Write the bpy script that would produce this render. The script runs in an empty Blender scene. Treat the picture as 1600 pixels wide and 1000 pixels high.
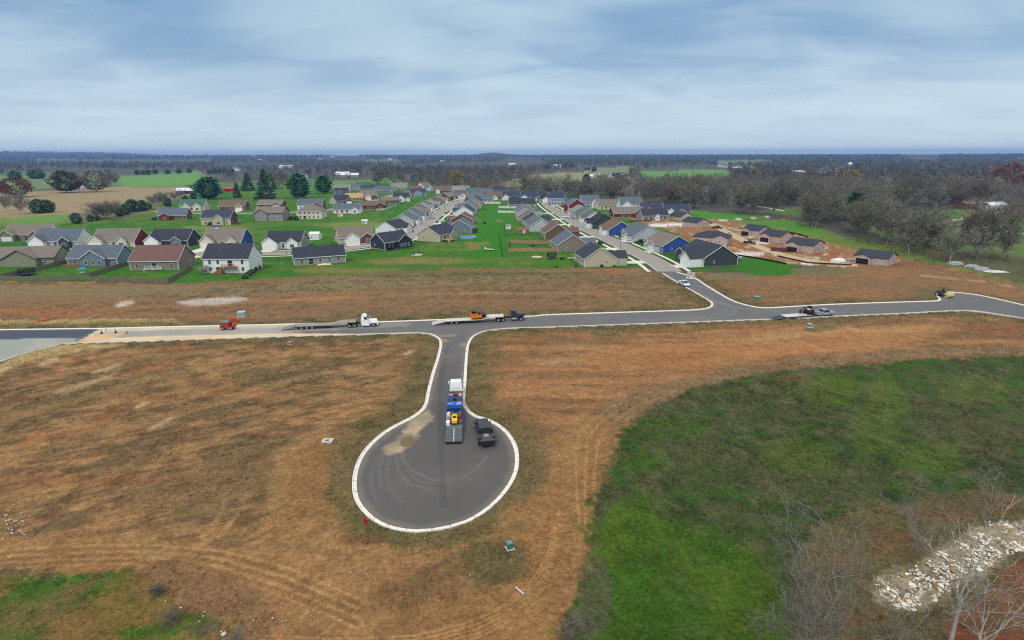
import bpy, math, random
import numpy as np
from mathutils import Vector, Matrix, geometry
random.seed(7)
RAD = math.radians
SC = bpy.context.scene
COL = SC.collection

# ------------------------------------------------------------------ camera model
CAM_H = 43.0
FPX = 900.0                       # focal length for a 1600 px wide frame
PITCH = RAD(16.05)
ROLL = RAD(0.16)
_fw = Vector((0, math.cos(PITCH), -math.sin(PITCH)))
_rt0 = Vector((1, 0, 0)); _up0 = Vector((0, math.sin(PITCH), math.cos(PITCH)))
RT = _rt0 * math.cos(ROLL) - _up0 * math.sin(ROLL)
UP = _up0 * math.cos(ROLL) + _rt0 * math.sin(ROLL)

def G(px, py, z=0.0):
    """point on the level z that is seen at that spot of the photograph"""
    d = _fw + RT * ((px - 800) / FPX) + UP * (-(py - 500) / FPX)
    t = (z - CAM_H) / min(d.z, -1e-3)
    return Vector((d.x * t, d.y * t, z))

def GG(pts, z=0.0):
    return [G(a, b, z) for a, b in pts]

# ------------------------------------------------------------------ colours / materials
KALB = 1.15
def lin(c):
    c = c / 255.0
    return c / 12.92 if c <= 0.04045 else ((c + 0.055) / 1.055) ** 2.4
def A(r, g, b):
    return (min(lin(r) / KALB, .85), min(lin(g) / KALB, .85), min(lin(b) / KALB, .85))

_mats = {}
def M(rgb, rough=0.75, metal=0.0, var=0.18, scale=3.0, spec=0.3, emit=None):
    key = (rgb, rough, metal, var, scale)
    if key in _mats: return _mats[key]
    m = bpy.data.materials.new('paint_%d_%d_%d' % rgb); m.use_nodes = True
    nt = m.node_tree; N = nt.nodes; L = nt.links
    b = N['Principled BSDF']
    b.inputs['Roughness'].default_value = rough
    b.inputs['Metallic'].default_value = metal
    b.inputs['Specular IOR Level'].default_value = spec
    c = A(*rgb)
    tc = N.new('ShaderNodeTexCoord')
    n = N.new('ShaderNodeTexNoise'); n.inputs['Scale'].default_value = scale; n.inputs['Detail'].default_value = 4
    L.new(tc.outputs['Object'], n.inputs['Vector'])
    mx = N.new('ShaderNodeMix'); mx.data_type = 'RGBA'
    mx.inputs['A'].default_value = (*[v * (1 - var) for v in c], 1)
    mx.inputs['B'].default_value = (*[min(v * (1 + var), .9) for v in c], 1)
    L.new(n.outputs['Fac'], mx.inputs['Factor'])
    L.new(mx.outputs['Result'], b.inputs['Base Color'])
    _mats[key] = m
    return m

def attr_mat(name, rough=0.9, attr='Col', nscale=8.0, var=0.3, trans=0.0):
    m = bpy.data.materials.new(name); m.use_nodes = True
    nt = m.node_tree; N = nt.nodes; L = nt.links
    b = N['Principled BSDF']; b.inputs['Roughness'].default_value = rough
    b.inputs['Specular IOR Level'].default_value = 0.15
    a = N.new('ShaderNodeAttribute'); a.attribute_name = attr
    tc = N.new('ShaderNodeTexCoord')
    n = N.new('ShaderNodeTexNoise'); n.inputs['Scale'].default_value = nscale; n.inputs['Detail'].default_value = 3
    L.new(tc.outputs['Object'], n.inputs['Vector'])
    mr = N.new('ShaderNodeMapRange'); mr.inputs['To Min'].default_value = 1 - var; mr.inputs['To Max'].default_value = 1 + var
    L.new(n.outputs['Fac'], mr.inputs['Value'])
    mu = N.new('ShaderNodeVectorMath'); mu.operation = 'SCALE'
    L.new(a.outputs['Color'], mu.inputs[0]); L.new(mr.outputs['Result'], mu.inputs['Scale'])
    L.new(mu.outputs['Vector'], b.inputs['Base Color'])
    return m

# ------------------------------------------------------------------ mesh helpers
class MB:
    def __init__(s): s.v = []; s.f = []
    def add(s, vs, fs, mat=None):
        o = len(s.v)
        s.v += [tuple(mat @ Vector(p)) if mat else tuple(p) for p in vs]
        s.f += [tuple(i + o for i in f) for f in fs]
        return s
    def box(s, x0, x1, y0, y1, z0, z1, mat=None):
        return s.add([(x0,y0,z0),(x1,y0,z0),(x1,y1,z0),(x0,y1,z0),(x0,y0,z1),(x1,y0,z1),(x1,y1,z1),(x0,y1,z1)],
                     [(0,3,2,1),(4,5,6,7),(0,1,5,4),(1,2,6,5),(2,3,7,6),(3,0,4,7)], mat)
    def frus(s, x0, x1, y0, y1, z0, X0, X1, Y0, Y1, z1, mat=None):
        return s.add([(x0,y0,z0),(x1,y0,z0),(x1,y1,z0),(x0,y1,z0),(X0,Y0,z1),(X1,Y0,z1),(X1,Y1,z1),(X0,Y1,z1)],
                     [(0,3,2,1),(4,5,6,7),(0,1,5,4),(1,2,6,5),(2,3,7,6),(3,0,4,7)], mat)
    def prism(s, prof, axis, t0, t1, mat=None):
        n = len(prof)
        def mk(a, b, t):
            return (t, a, b) if axis == 'x' else ((a, t, b) if axis == 'y' else (a, b, t))
        vs = [mk(a, b, t0) for a, b in prof] + [mk(a, b, t1) for a, b in prof]
        fs = [tuple(range(n)), tuple(range(2 * n - 1, n - 1, -1))]
        fs += [(i, (i + 1) % n, n + (i + 1) % n, n + i) for i in range(n)]
        return s.add(vs, fs, mat)
    def cyl(s, p0, p1, r0, r1=None, n=10, caps=True):
        r1 = r0 if r1 is None else r1
        p0 = Vector(p0); p1 = Vector(p1); d = (p1 - p0)
        if d.length < 1e-6: return s
        d.normalize()
        a = d.orthogonal().normalized(); b = d.cross(a)
        vs = []
        for p, r in ((p0, r0), (p1, r1)):
            for i in range(n):
                t = 2 * math.pi * i / n
                vs.append(p + a * (r * math.cos(t)) + b * (r * math.sin(t)))
        fs = [(i, (i + 1) % n, n + (i + 1) % n, n + i) for i in range(n)]
        if caps and n > 2: fs += [tuple(range(n))[::-1], tuple(range(n, 2 * n))]
        return s.add(vs, fs)
    def mesh(s, name, mat):
        me = bpy.data.meshes.new(name); me.from_pydata(s.v, [], s.f); me.update()
        if mat: me.materials.append(mat)
        return me
    def build(s, name, mat, parent=None, smooth=False):
        me = s.mesh(name, mat)
        if smooth: me.shade_smooth()
        return link(name, me, parent)

def link(name, me, parent=None, loc=None, rz=0.0):
    o = bpy.data.objects.new(name, me); COL.objects.link(o)
    if parent is not None: o.parent = parent
    if loc is not None: o.location = loc
    if rz: o.rotation_euler = (0, 0, rz)
    return o

def tag(o, label, cat, group=None, kind=None):
    o['label'] = label; o['category'] = cat
    if group: o['group'] = group
    if kind: o['kind'] = kind
    return o

def thing(name, label, cat, loc=(0, 0, 0), rz=0.0, group=None):
    o = bpy.data.objects.new(name, None); COL.objects.link(o)
    o.location = loc; o.rotation_euler = (0, 0, rz); o.empty_display_size = .5
    return tag(o, label, cat, group)

def struct(o):
    o['kind'] = 'structure'; return o

def np_mesh(name, V, F, mat, cols=None, smooth=False):
    """mesh from numpy arrays; F is (m,3) or (m,4)"""
    me = bpy.data.meshes.new(name)
    V = np.asarray(V, dtype=np.float32); F = np.asarray(F, dtype=np.int32)
    k = F.shape[1]
    me.vertices.add(len(V)); me.vertices.foreach_set('co', V.ravel())
    me.loops.add(F.size); me.loops.foreach_set('vertex_index', F.ravel())
    me.polygons.add(len(F)); me.polygons.foreach_set('loop_start', np.arange(0, F.size, k, dtype=np.int32))
    if smooth: me.polygons.foreach_set('use_smooth', np.ones(len(F), dtype=bool))
    me.update(calc_edges=True)
    if cols:
        for nm, C in cols.items():
            at = me.attributes.new(nm, 'FLOAT_COLOR', 'POINT')
            C4 = np.ones((len(V), 4), dtype=np.float32); C4[:, :3] = C
            at.data.foreach_set('color', C4.ravel())
    if mat: me.materials.append(mat)
    return me

# ------------------------------------------------------------------ noise
def _hash(xi, yi, seed):
    h = (xi.astype(np.int64) * 374761393 + yi.astype(np.int64) * 668265263 + seed * 1442695041) & 0xFFFFFFFF
    h = ((h ^ (h >> 13)) * 1274126177) & 0xFFFFFFFF
    h = (h ^ (h >> 16)) & 0xFFFFFF
    return h / float(0xFFFFFF)
def vnoise(x, y, seed=0):
    x = np.asarray(x, dtype=np.float64); y = np.asarray(y, dtype=np.float64)
    xi = np.floor(x); yi = np.floor(y); fx = x - xi; fy = y - yi
    fx = fx * fx * (3 - 2 * fx); fy = fy * fy * (3 - 2 * fy)
    a = _hash(xi, yi, seed); b = _hash(xi + 1, yi, seed); c = _hash(xi, yi + 1, seed); d = _hash(xi + 1, yi + 1, seed)
    return a + (b - a) * fx + (c - a) * fy + (a - b - c + d) * fx * fy
def fbm(x, y, seed=0, octv=4):
    s = 0; amp = .5; tot = 0
    for i in range(octv):
        s = s + amp * vnoise(x * 2 ** i + 17.3 * i, y * 2 ** i - 9.1 * i, seed + i); tot += amp; amp *= .55
    return s / tot
def sstep(a, b, x):
    t = np.clip((x - a) / (b - a), 0, 1); return t * t * (3 - 2 * t)
def inside(poly, x, y):
    n = len(poly); r = np.zeros(x.shape, dtype=bool); j = n - 1
    for i in range(n):
        xi, yi = poly[i][0], poly[i][1]; xj, yj = poly[j][0], poly[j][1]
        if yi != yj:
            c = ((yi > y) != (yj > y)) & (x < (xj - xi) * (y - yi) / (yj - yi) + xi)
            r ^= c
        j = i
    return r
def pdist(pts, x, y):
    """distance to an open polyline"""
    best = np.full(x.shape, 1e9)
    for (a, b) in zip(pts[:-1], pts[1:]):
        ax, ay, bx, by = a[0], a[1], b[0], b[1]
        L2 = (bx - ax) ** 2 + (by - ay) ** 2 + 1e-9
        t = np.clip(((x - ax) * (bx - ax) + (y - ay) * (by - ay)) / L2, 0, 1)
        d = (x - ax - t * (bx - ax)) ** 2 + (y - ay - t * (by - ay)) ** 2
        best = np.minimum(best, d)
    return np.sqrt(best)
def crom(pts, step=2.0, closed=False):
    """Catmull-Rom through 2D/3D points"""
    P = [Vector((p[0], p[1])) for p in pts]; n = len(P); out = []
    rng = range(n if closed else n - 1)
    for i in rng:
        p1 = P[i]; p2 = P[(i + 1) % n]
        p0 = P[i - 1] if (i > 0 or closed) else p1 * 2 - p2
        p3 = P[(i + 2) % n] if (i + 2 < n or closed) else p2 * 2 - p1
        k = max(1, int((p2 - p1).length / step))
        for j in range(k):
            t = j / k
            out.append(0.5 * ((2 * p1) + (p2 - p0) * t + (2 * p0 - 5 * p1 + 4 * p2 - p3) * t * t + (3 * p1 - p0 - 3 * p2 + p3) * t ** 3))
    if not closed: out.append(P[-1])
    return out

def hgt(x, y):
    """height of the land"""
    x = np.asarray(x, dtype=np.float64); y = np.asarray(y, dtype=np.float64)
    r = np.hypot(x, y); az = np.degrees(np.arctan2(x, y))
    far = sstep(2300, 8000, r) * (25 + 16 * fbm(x / 1500, y / 1500, 5, 3))
    far += sstep(6800, 8300, r) * (44 * np.exp(-((az + 40) / 4.5) ** 2) + 24 * np.exp(-((az + 34) / 3) ** 2) + 34 * np.exp(-((az + 1.8) / 1.6) ** 2))
    return far
def hz(x, y): return float(hgt(np.array([x]), np.array([y]))[0])
# ------------------------------------------------------------------ roads: outlines of the kerb backs
K_TOP = [(-200,518),(0,515),(110,513.5),(160,513),(240,511),(330,509),(440,506.6),(590,502.8),(675,499.8),(820,494.4),(860,491.5),(980,487.6),(1060,485),(1090,483.6),(1105,481),(1111,476.3),(1108,470.5),(1094,462.4),(1072.7,450),(1053,438.8),(1033.7,426.6)]
K_RIGHT = [(1058,425),(1085.7,434),(1103.6,445.3),(1126,459),(1147.5,470.5),(1172,477.8),(1191,480.8),(1214,480.2),(1240,478.6),(1311,475),(1416,471.5),(1455,470.4),(1465,469.2),(1466.5,466.5),(1463,463),(1462,459.5),(1466,457.2),(1475,456.2),(1495,457),(1534,462),(1600,476.7),(1760,515)]
K_BOT = [(1760,528),(1600,498),(1560.6,491.7),(1526.5,486.5),(1489.7,486),(1416,489.8),(1311,494.3),(1240,498),(1180,500),(1110,502.5),(980,507.2),(860,511.5),(800,513.2),(764,517),(744,524),(735,535),(731.5,553),(730,576),(728.6,602),(727,622),(728,632),(736,644),(746,650.3),(763,655),(777.5,662),(794,675),(807,695),(811.3,715),(809,738),(799,759),(781,782),(757.6,802),(731,817),(705,825.4),(675,831),(649,832.6),(616,828.6),(589,818.7),(569.5,803.8),(554.7,784),(549.8,761),(553,734.5),(563,711.4),(579.4,691.6),(599.3,675),(619,663.5),(638.8,653.6),(653.7,643.7),(662.5,632),(667.5,609),(675,581),(682,559.6),(686.7,536.4),(680,526.5),(660,521),(600,521.8),(550,523.5),(470,525.3),(395,527.8),(320,530),(240,533),(150,535.5),(105,537.2),(75,543),(37,553),(0,566),(-200,645)]
kT = crom(GG(K_TOP), 1.2); kR = crom(GG(K_RIGHT), 1.2); kB = crom(GG(K_BOT), 1.2)
ROAD = kT + kR + kB
ROADxy = [(p.x, p.y) for p in ROAD]

def ribbon(line, w0, w1, z0, z1):
    """quads between two offsets of a line (left side positive)"""
    n = len(line); vs = []
    for i, p in enumerate(line):
        a = line[max(i - 1, 0)]; b = line[min(i + 1, n - 1)]
        t = (b - a); t = Vector((t[0], t[1])); 
        if t.length < 1e-6: t = Vector((1, 0))
        t.normalize(); nn = Vector((-t.y, t.x))
        vs.append((p[0] + nn.x * w0, p[1] + nn.y * w0, z0)); vs.append((p[0] + nn.x * w1, p[1] + nn.y * w1, z1))
    fs = [(2 * i, 2 * i + 1, 2 * i + 3, 2 * i + 2) for i in range(n - 1)]
    return vs, fs

concrete = M((228, 225, 217), .85, var=.17, scale=1.6)
old_conc = M((196, 192, 182), .85, var=.12, scale=1.0)
def kerb(line, side, name='kerb'):
    m = MB(); s = side
    for (a, b, za, zb) in ((0, .02, -.25, .15), (.02, .19, .15, .15), (.19, .24, .15, .045), (.24, .62, .045, .03)):
        m.add(*ribbon(line, a * s, b * s, za, zb))
    o = struct(m.build(name, concrete)); j = MB(); acc = 0; nxt = 1.5
    for p, q in zip(line[:-1], line[1:]):
        d = (q - p); L_ = d.length; acc += L_
        if acc > nxt and L_ > 1e-4:
            nxt += 3.0; u = d / L_; n = Vector((-u.y, u.x)) * s; a = p + n * .0; b = p + n * .62; e = u * .035
            j.add([(a.x - e.x, a.y - e.y, .158), (a.x + e.x, a.y + e.y, .158), (a.x + n.x * .2 + e.x, a.y + n.y * .2 + e.y, .158), (a.x + n.x * .2 - e.x, a.y + n.y * .2 - e.y, .158)], [(0, 1, 2, 3)])
            c = p + n * .25; j.add([(c.x - e.x, c.y - e.y, .056), (c.x + e.x, c.y + e.y, .056), (b.x + e.x, b.y + e.y, .042), (b.x - e.x, b.y - e.y, .042)], [(0, 1, 2, 3)])
    k = j.build('joint_line', M((112, 106, 96), .9)); k.parent = o
    return o
kerb(kT, -1); kerb(kR, -1); kerb(kB, -1)

# streets of the housing estate (older, paler surface)
S_RIGHT = [(1046,424.5),(1028,412),(1006,400),(962,379.5),(926,362.5),(900,348.5),(882,338),(866,328),(857,321.5),(853,317.5)]
S_LEFT = [(-60,391),(60,393.5),(200,396.5),(310,397.5),(435,396.2),(500,392.5),(548,387.5),(592,381.5),(622,375),(645,367.5),(662,354),(676,340.5),(690,330.5),(705,321.5),(716,315.8),(728,311.5)]
S_CROSS = [(728,311.5),(750,317),(790,321),(853,317.5)]
S_UP = [(240,330),(310,333.5),(385,333.5),(450,332),(500,329.5),(545,322),(590,312),(620,303.5),(655,296.5)]
S_NEW = [(1085,341),(1110,349.5),(1156,373),(1195,389.5),(1225,398.5),(1262,406.5),(1300,411.5),(1340,415)]
def wline(px): return crom(GG(px), 4.0)
LR, LL, LU, LN = wline(S_RIGHT), wline(S_LEFT), wline(S_UP), wline(S_NEW)
street_m = M((150, 146, 138), .9, var=.1, scale=.4)
def strip_obj(name, line, w0, w1, z, mat):
    m = MB(); m.add(*ribbon(line, w0, w1, z, z)); return struct(m.build(name, mat))
strip_obj('street', LR, -4.2, 4.2, .03, street_m); strip_obj('street', LL, -4.2, 4.2, .03, street_m)
strip_obj('street', LU, -3.6, 3.6, .03, street_m)
for L_ in (LR, LL):
    for s in (-1, 1):
        strip_obj('kerb', L_, s * 4.2, s * 4.75, .12, old_conc)
        strip_obj('sidewalk', L_, s * 7.0, s * 8.5, .06, M((222, 218, 205), .85, var=.08, scale=.6))
for s in (-1, 1):
    strip_obj('kerb', LU, s * 3.6, s * 4.1, .12, old_conc)
strip_obj('gravel_road', LN, -2.9, 2.9, .05, M((186, 165, 132), .95, var=.25, scale=.35))

# ------------------------------------------------------------------ the ground sheet
FAN = {}
def fan():
    az_in = np.linspace(-50, 50, 860)
    az = np.concatenate([np.linspace(-105, -50.8, 46), az_in, np.linspace(50.8, 105, 46)])
    t = np.linspace(1.12, .0075, 430)
    d = np.concatenate([np.linspace(3, 36.5, 22), CAM_H / t, np.linspace(6000, 9000, 14)])
    FAN['az'] = az; FAN['d'] = d
    a, dd = np.meshgrid(np.radians(az), d)
    return dd * np.sin(a), dd * np.cos(a), len(d), len(az)
gx, gy, nr, nc = fan()
X = gx.ravel(); Y = gy.ravel(); R_ = np.hypot(X, Y)
Z = hgt(X, Y)
near = 1 - sstep(170, 230, R_)
BAS = [(p.x, p.y) for p in GG([(965,680),(1010,640),(1100,605),(1240,578),(1400,563),(1720,553),(1900,700),(1900,1100),(870,1100),(900,930),(935,830),(950,760)])]
inb = inside(BAS, X, Y)
db = pdist(BAS + BAS[:1], X, Y)
basin_drop = lambda i, d: -np.where(i, sstep(0, 14, d), 0) * 1.6
def land(x, y):
    x = np.asarray(x, dtype=np.float64); y = np.asarray(y, dtype=np.float64)
    return hgt(x, y) + basin_drop(inside(BAS, x, y), pdist(BAS + BAS[:1], x, y))
def lz(x, y): return float(land(np.array([x]), np.array([y]))[0])
Z = Z + basin_drop(inb, db)
in_road = inside(ROADxy, X, Y) & (R_ < 420)
rd = np.full(X.shape, 99.0)
sel = R_ < 330
rd[sel] = np.minimum(np.minimum(pdist([(p.x, p.y) for p in kT[::3]], X[sel], Y[sel]), pdist([(p.x, p.y) for p in kR[::3]], X[sel], Y[sel])), pdist([(p.x, p.y) for p in kB[::3]], X[sel], Y[sel]))
micro = (fbm(X / 9, Y / 9, 3, 4) - .5) * .7 + (fbm(X / 1.6, Y / 1.6, 9, 3) - .5) * .16
Z = Z + micro * near * sstep(0.3, 5, rd) * (~in_road) - .22 * in_road
Z = Z + .06 * near * (~in_road)

def alb(c): return np.array(A(*c))
C = np.tile(alb((84, 84, 74)), (len(X), 1))
KIND = np.zeros((len(X), 3)); KIND[:, 1] = .5       # r: bare earth, g: grass, b: wild growth
n_big = fbm(X / 60, Y / 60, 21, 4); n_mid = fbm(X / 14, Y / 14, 31, 4); n_sm = fbm(X / 3.2, Y / 3.2, 41, 4)
n_str = fbm((X * .94 + Y * .34) / 22, (-X * .34 + Y * .94) / 3.2, 51, 4)   # streaks left by the graders
n_hor = fbm(X / 40, Y / 3.5, 61, 4)

def blend(mask, rgb, kind=None):
    if kind is not None and kind[0] and rgb[0] > rgb[2] + 30: rgb = (rgb[0] * .985 - 2, rgb[1] * .99, rgb[2] * .98)
    m = np.clip(mask, 0, 1)[:, None]
    C[:] = C * (1 - m) + alb(rgb) * m if not isinstance(rgb, np.ndarray) else C * (1 - m) + rgb * m
    if kind is not None: KIND[:] = KIND * (1 - m) + np.array(kind) * m
def zmask(px, warp=1.5, ws=8.0, taps=4):
    P = [(p.x, p.y) for p in GG(px)]
    xs = [p[0] for p in P]; ys = [p[1] for p in P]; pad = warp * 1.5 + 1
    s = np.where((X > min(xs) - pad) & (X < max(xs) + pad) & (Y > min(ys) - pad) & (Y < max(ys) + pad))[0]
    out = np.zeros(X.shape)
    x, y = X[s], Y[s]
    for k in range(taps):
        wx = (fbm(x / ws, y / ws, 100 + k % 2, 4) - .5) * 2 * warp + (vnoise(x * 1.3, y * 1.3, 300 + k) - .5) * warp * .7
        wy = (fbm(x / ws, y / ws, 200 + k % 2, 4) - .5) * 2 * warp + (vnoise(x * 1.3, y * 1.3, 400 + k) - .5) * warp * .7
        out[s] += inside(P, x + wx, y + wy) / taps
    return out
def blob(cx, cy, rx, ry, rgb, kind=None, amount=.8, ang=0, warp=None):
    ca, sa = math.cos(RAD(ang)), math.sin(RAD(ang))
    px = [(cx + rx * math.cos(t) * ca - ry * math.sin(t) * sa, cy + rx * math.cos(t) * sa + ry * math.sin(t) * ca) for t in [i * math.pi / 8 for i in range(16)]]
    if rgb[0] - rgb[2] > 76: amount *= .5; rgb = (rgb[0] - 12, rgb[1] - 2, rgb[2])
    w = G(cx + rx, cy) - G(cx, cy)
    wp = warp if warp else max(.6, w.length * .45)
    blend(zmask(px, wp, wp * 3, 6) * amount, rgb, kind)
def trail(px, width, rgb, amount=.6, kind=None, brk=0.0):
    L = [(p.x, p.y) for p in crom(GG(px), 3)]
    xs = [p[0] for p in L]; ys = [p[1] for p in L]
    s = np.where((X > min(xs) - 6) & (X < max(xs) + 6) & (Y > min(ys) - 6) & (Y < max(ys) + 6))[0]
    m = np.zeros(X.shape)
    d = pdist(L, X[s], Y[s]) + (n_sm[s] - .5) * width * .8
    m[s] = (1 - sstep(width * .35, width * .65, d)) * np.clip(1 - brk * 2 * (1 - n_mid[s]) + brk * .3, 0, 1)
    blend(m * amount, rgb, kind)

GRASS = (0, 1, 0); EARTH = (1, 0, 0); WILD = (0, 0, 1)
# ---- far country
far_mix = sstep(.45, .62, n_big)
blend(far_mix * sstep(300, 900, R_) * .6, (92, 86, 74), WILD)
blend(zmask([(-200,352),(-200,300),(100,297),(190,292),(290,291),(303,305),(262,319),(200,331),(110,339),(0,341)], 4, 30), (152, 136, 102), GRASS)
blend(zmask([(-200,300),(-200,262),(60,268),(180,274),(310,267),(332,279),(290,291),(185,293),(100,294)], 6, 60), (106, 130, 78), GRASS)
blend(zmask([(180,279),(312,269),(310,288),(200,292)], 6, 50), (104, 148, 70), GRASS)
blend(zmask([(-200,365),(-200,342),(0,341),(125,334),(112,352),(60,355)], 2, 20), (104, 140, 66), GRASS)
blend(zmask([(100,338),(190,318),(270,306),(300,305),(250,330),(190,342),(130,347)], 3, 20), (112, 108, 82), WILD)
blend(zmask([(330,286),(410,282),(500,280),(520,290),(500,312),(330,312)], 3, 20), (86, 122, 58), GRASS)
blend(zmask([(500,282),(620,279),(640,286),(600,291),(500,292)], 5, 40), (104, 138, 72), GRASS)
blend(zmask([(780,290),(800,281),(840,272),(920,268),(918,284),(900,291),(820,292)], 5, 40), (150, 140, 110), GRASS)
blend(zmask([(835,274),(918,269),(918,278),(870,285),(830,288)], 5, 60) * .6, (132, 140, 98), GRASS)
blend(zmask([(1000,268),(1130,264),(1142,270),(1125,282),(1060,286),(1010,284)], 6, 50), (100, 146, 70), GRASS)
blend(zmask([(1120,252),(1200,251),(1210,255),(1120,258)], 10, 90), (120, 136, 92), GRASS)
blend(zmask([(60,252),(330,252),(330,256),(60,257)], 10, 90) * .5, (110, 130, 92), GRASS)
blend(zmask([(560,252),(620,251),(640,255),(570,257)], 10, 90) * .6, (128, 138, 98), GRASS)
blend(zmask([(920,262),(990,260),(985,286),(925,288)], 5, 40), (124, 134, 92), GRASS)
blend(zmask([(1270,264),(1320,262),(1330,268),(1280,271)], 6, 40), (130, 140, 96), GRASS)
blend(zmask([(1325,345),(1360,332),(1440,328),(1540,328),(1760,336),(1760,420),(1600,404),(1540,398),(1440,384),(1380,372)], 3, 25), (98, 116, 66), GRASS)
for a in ((1470,338,34,5),(1560,352,50,8),(1480,382,40,6),(1420,352,24,4),(1650,360,50,8)):
    blob(*a, (72, 128, 46), GRASS, .75)
blend(zmask([(1180,330),(1260,322),(1300,330),(1240,338)], 3, 20) * .7, (82, 118, 52), GRASS)
blend(zmask([(1330,372),(1450,386),(1600,400),(1760,410),(1760,470),(1600,442),(1500,420),(1400,398)], 3, 12) * .85, (98, 100, 66), WILD)
# ---- housing estate lawns
blend(zmask([(-200,440),(-200,356),(0,356),(60,353),(112,349),(190,343),(250,329),(290,306),(330,296),(420,300),(520,296),(560,284),(640,288),(700,296),(860,301),(960,314),(1060,332),(1090,340),(1060,352),(1090,380),(1150,398),(1246,417),(1252,427),(1190,430),(1120,420),(1090,424),(1050,409),(1020,417),(940,419),(860,424),(830,420),(760,421),(700,420),(600,431),(520,429),(470,437),(400,445),(270,443),(200,440),(0,440)], 1.0, 14), (58, 110, 26), GRASS)
est = zmask([(-200,436),(-200,354),(190,340),(300,300),(860,300),(1090,340),(1090,400),(1020,415),(760,419),(600,428),(400,442),(0,438)], 1, 14)
blend(est * sstep(.48, .66, n_mid) * .55, (76, 112, 34), GRASS)
blend(est * sstep(.5, .7, fbm(X / 34, Y / 9, 77, 4)) * .55, (108, 124, 56), GRASS)
blend(est * sstep(.58, .72, n_sm) * .4, (44, 92, 22), GRASS)
blend(zmask([(739,402),(742,372),(752,340),(764,322),(782,321),(800,345),(795,375),(790,402)], .8, 10) * .85, (50, 120, 20), GRASS)
for a in ((130,376,60,4),(60,361,60,3),(350,363,40,4),(560,352,60,6),(470,366,40,3),(330,356,50,3)):
    blob(*a, (128, 138, 72), GRASS, .7)
for a in ((745,381,22,3.5),(740,388,14,2.4),(610,410,60,5),(550,424,90,6),(670,408,60,6),(780,345,6,3)):
    blob(*a, (134, 118, 72), GRASS, .7)
# front yards and verges
for L_ in (LR, LL):
    Lx = [(p.x, p.y) for p in L_[::2]]
    d = np.full(X.shape, 99.); s = (R_ > 180) & (R_ < 700); d[s] = pdist(Lx, X[s], Y[s])
    blend((d < 20) * est * .55, (42, 90, 22), GRASS)
    blend((d < 7.0) * est * .6, (84, 100, 48), GRASS)
# ---- bare plots of the houses being built
blend(zmask([(1060,352),(1085,338),(1130,340),(1200,352),(1300,378),(1400,398),(1440,410),(1330,420),(1246,414),(1150,398),(1092,382),(1062,366),(990,344),(975,338),(1040,338)], 2.0, 10), (150, 108, 74), EARTH)
bp = zmask([(1000,338),(1085,338),(1200,350),(1430,408),(1330,418),(1246,414),(1092,382)], 3, 12)
blend(bp * sstep(.52, .68, n_sm) * .7, (196, 176, 150), EARTH)
blend(bp * sstep(.55, .7, n_mid) * .6, (158, 98, 62), EARTH)
for a in ((1060,351,24,3),(1035,352,22,2.5),(1170,397,28,4),(1190,379,14,2.6),(1172,368,8,2),(1260,411,10,3),(1310,408,11,3),(1080,346,10,2.4),(1218,397,12,2)):
    blob(*a, (226, 222, 212), EARTH, .9)
for a in ((1070,372,24,5),(1290,398,30,4),(1200,374,20,4),(1180,394,20,3)):
    blob(*a, (168, 94, 52), EARTH, .8)
blend(zmask([(1075,339),(1078,328),(1130,333),(1195,338),(1196,341),(1130,345)], 1.5, 12), (74, 132, 44), GRASS)
blend(zmask([(1135,347),(1225,342),(1265,350),(1310,367),(1390,384),(1440,398),(1560,432),(1640,455),(1600,448),(1480,415),(1390,398),(1310,384),(1230,362)], 2, 16), (104, 124, 56), GRASS)
blend(zmask([(1150,349),(1225,344),(1265,352),(1300,366),(1250,362),(1200,354)], 1.5, 12) * .8, (76, 132, 44), GRASS)
trail([(1096,346),(1140,343.5),(1180,340.5),(1200,339)], 3.0, (205, 200, 186), .9, EARTH)
blend(zmask([(1145,400),(1200,404),(1240,414),(1252,428),(1195,432),(1150,420)], 1.2, 10), (56, 112, 24), GRASS)
# ---- the graded land in front
DIRT = [(-300,444),(0,439),(200,441),(270,444),(400,444),(470,437),(520,430),(600,431),(700,419),(780,421),(830,419),(860,423),(940,419.5),(1000,419),(1030,425),(1070,428),(1092,425),(1150,430),(1192,434),(1252,428),(1330,419),(1420,406),(1500,420),(1600,446),(1760,480),(1760,1100),(-300,1100)]
dm = zmask(DIRT, 1.2, 8)
blend(dm, (138, 104, 70), EARTH)
blend(dm * sstep(.44, .60, n_str) * .75, (168, 125, 82), EARTH)
blend(dm * sstep(.52, .62, n_mid) * .55, (108, 82, 57), EARTH)
blend(dm * sstep(.56, .70, n_big) * .5, (142, 98, 64), EARTH)
wild = sstep(.50, .60, n_mid * .55 + n_sm * .25 + n_big * .2)
blend(dm * wild * .6, (108, 94, 64), WILD)
blend(dm * sstep(.56, .68, n_sm) * .55, (90, 76, 54), WILD)
blend(dm * sstep(.48, .62, fbm(X / 26, Y / 20, 97, 4)) * .35, (104, 80, 57), WILD)
n_fs = fbm((X * .9 + Y * .44) / 3.0, (-X * .44 + Y * .9) / .8, 57, 3)
blend(dm * sstep(.5, .64, n_fs) * .5, (172, 132, 90), EARTH); blend(dm * sstep(.52, .66, 1 - n_fs) * .5, (92, 72, 50), EARTH)
blend(dm * sstep(.62, .74, n_hor) * .45, (150, 98, 62), EARTH)
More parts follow.
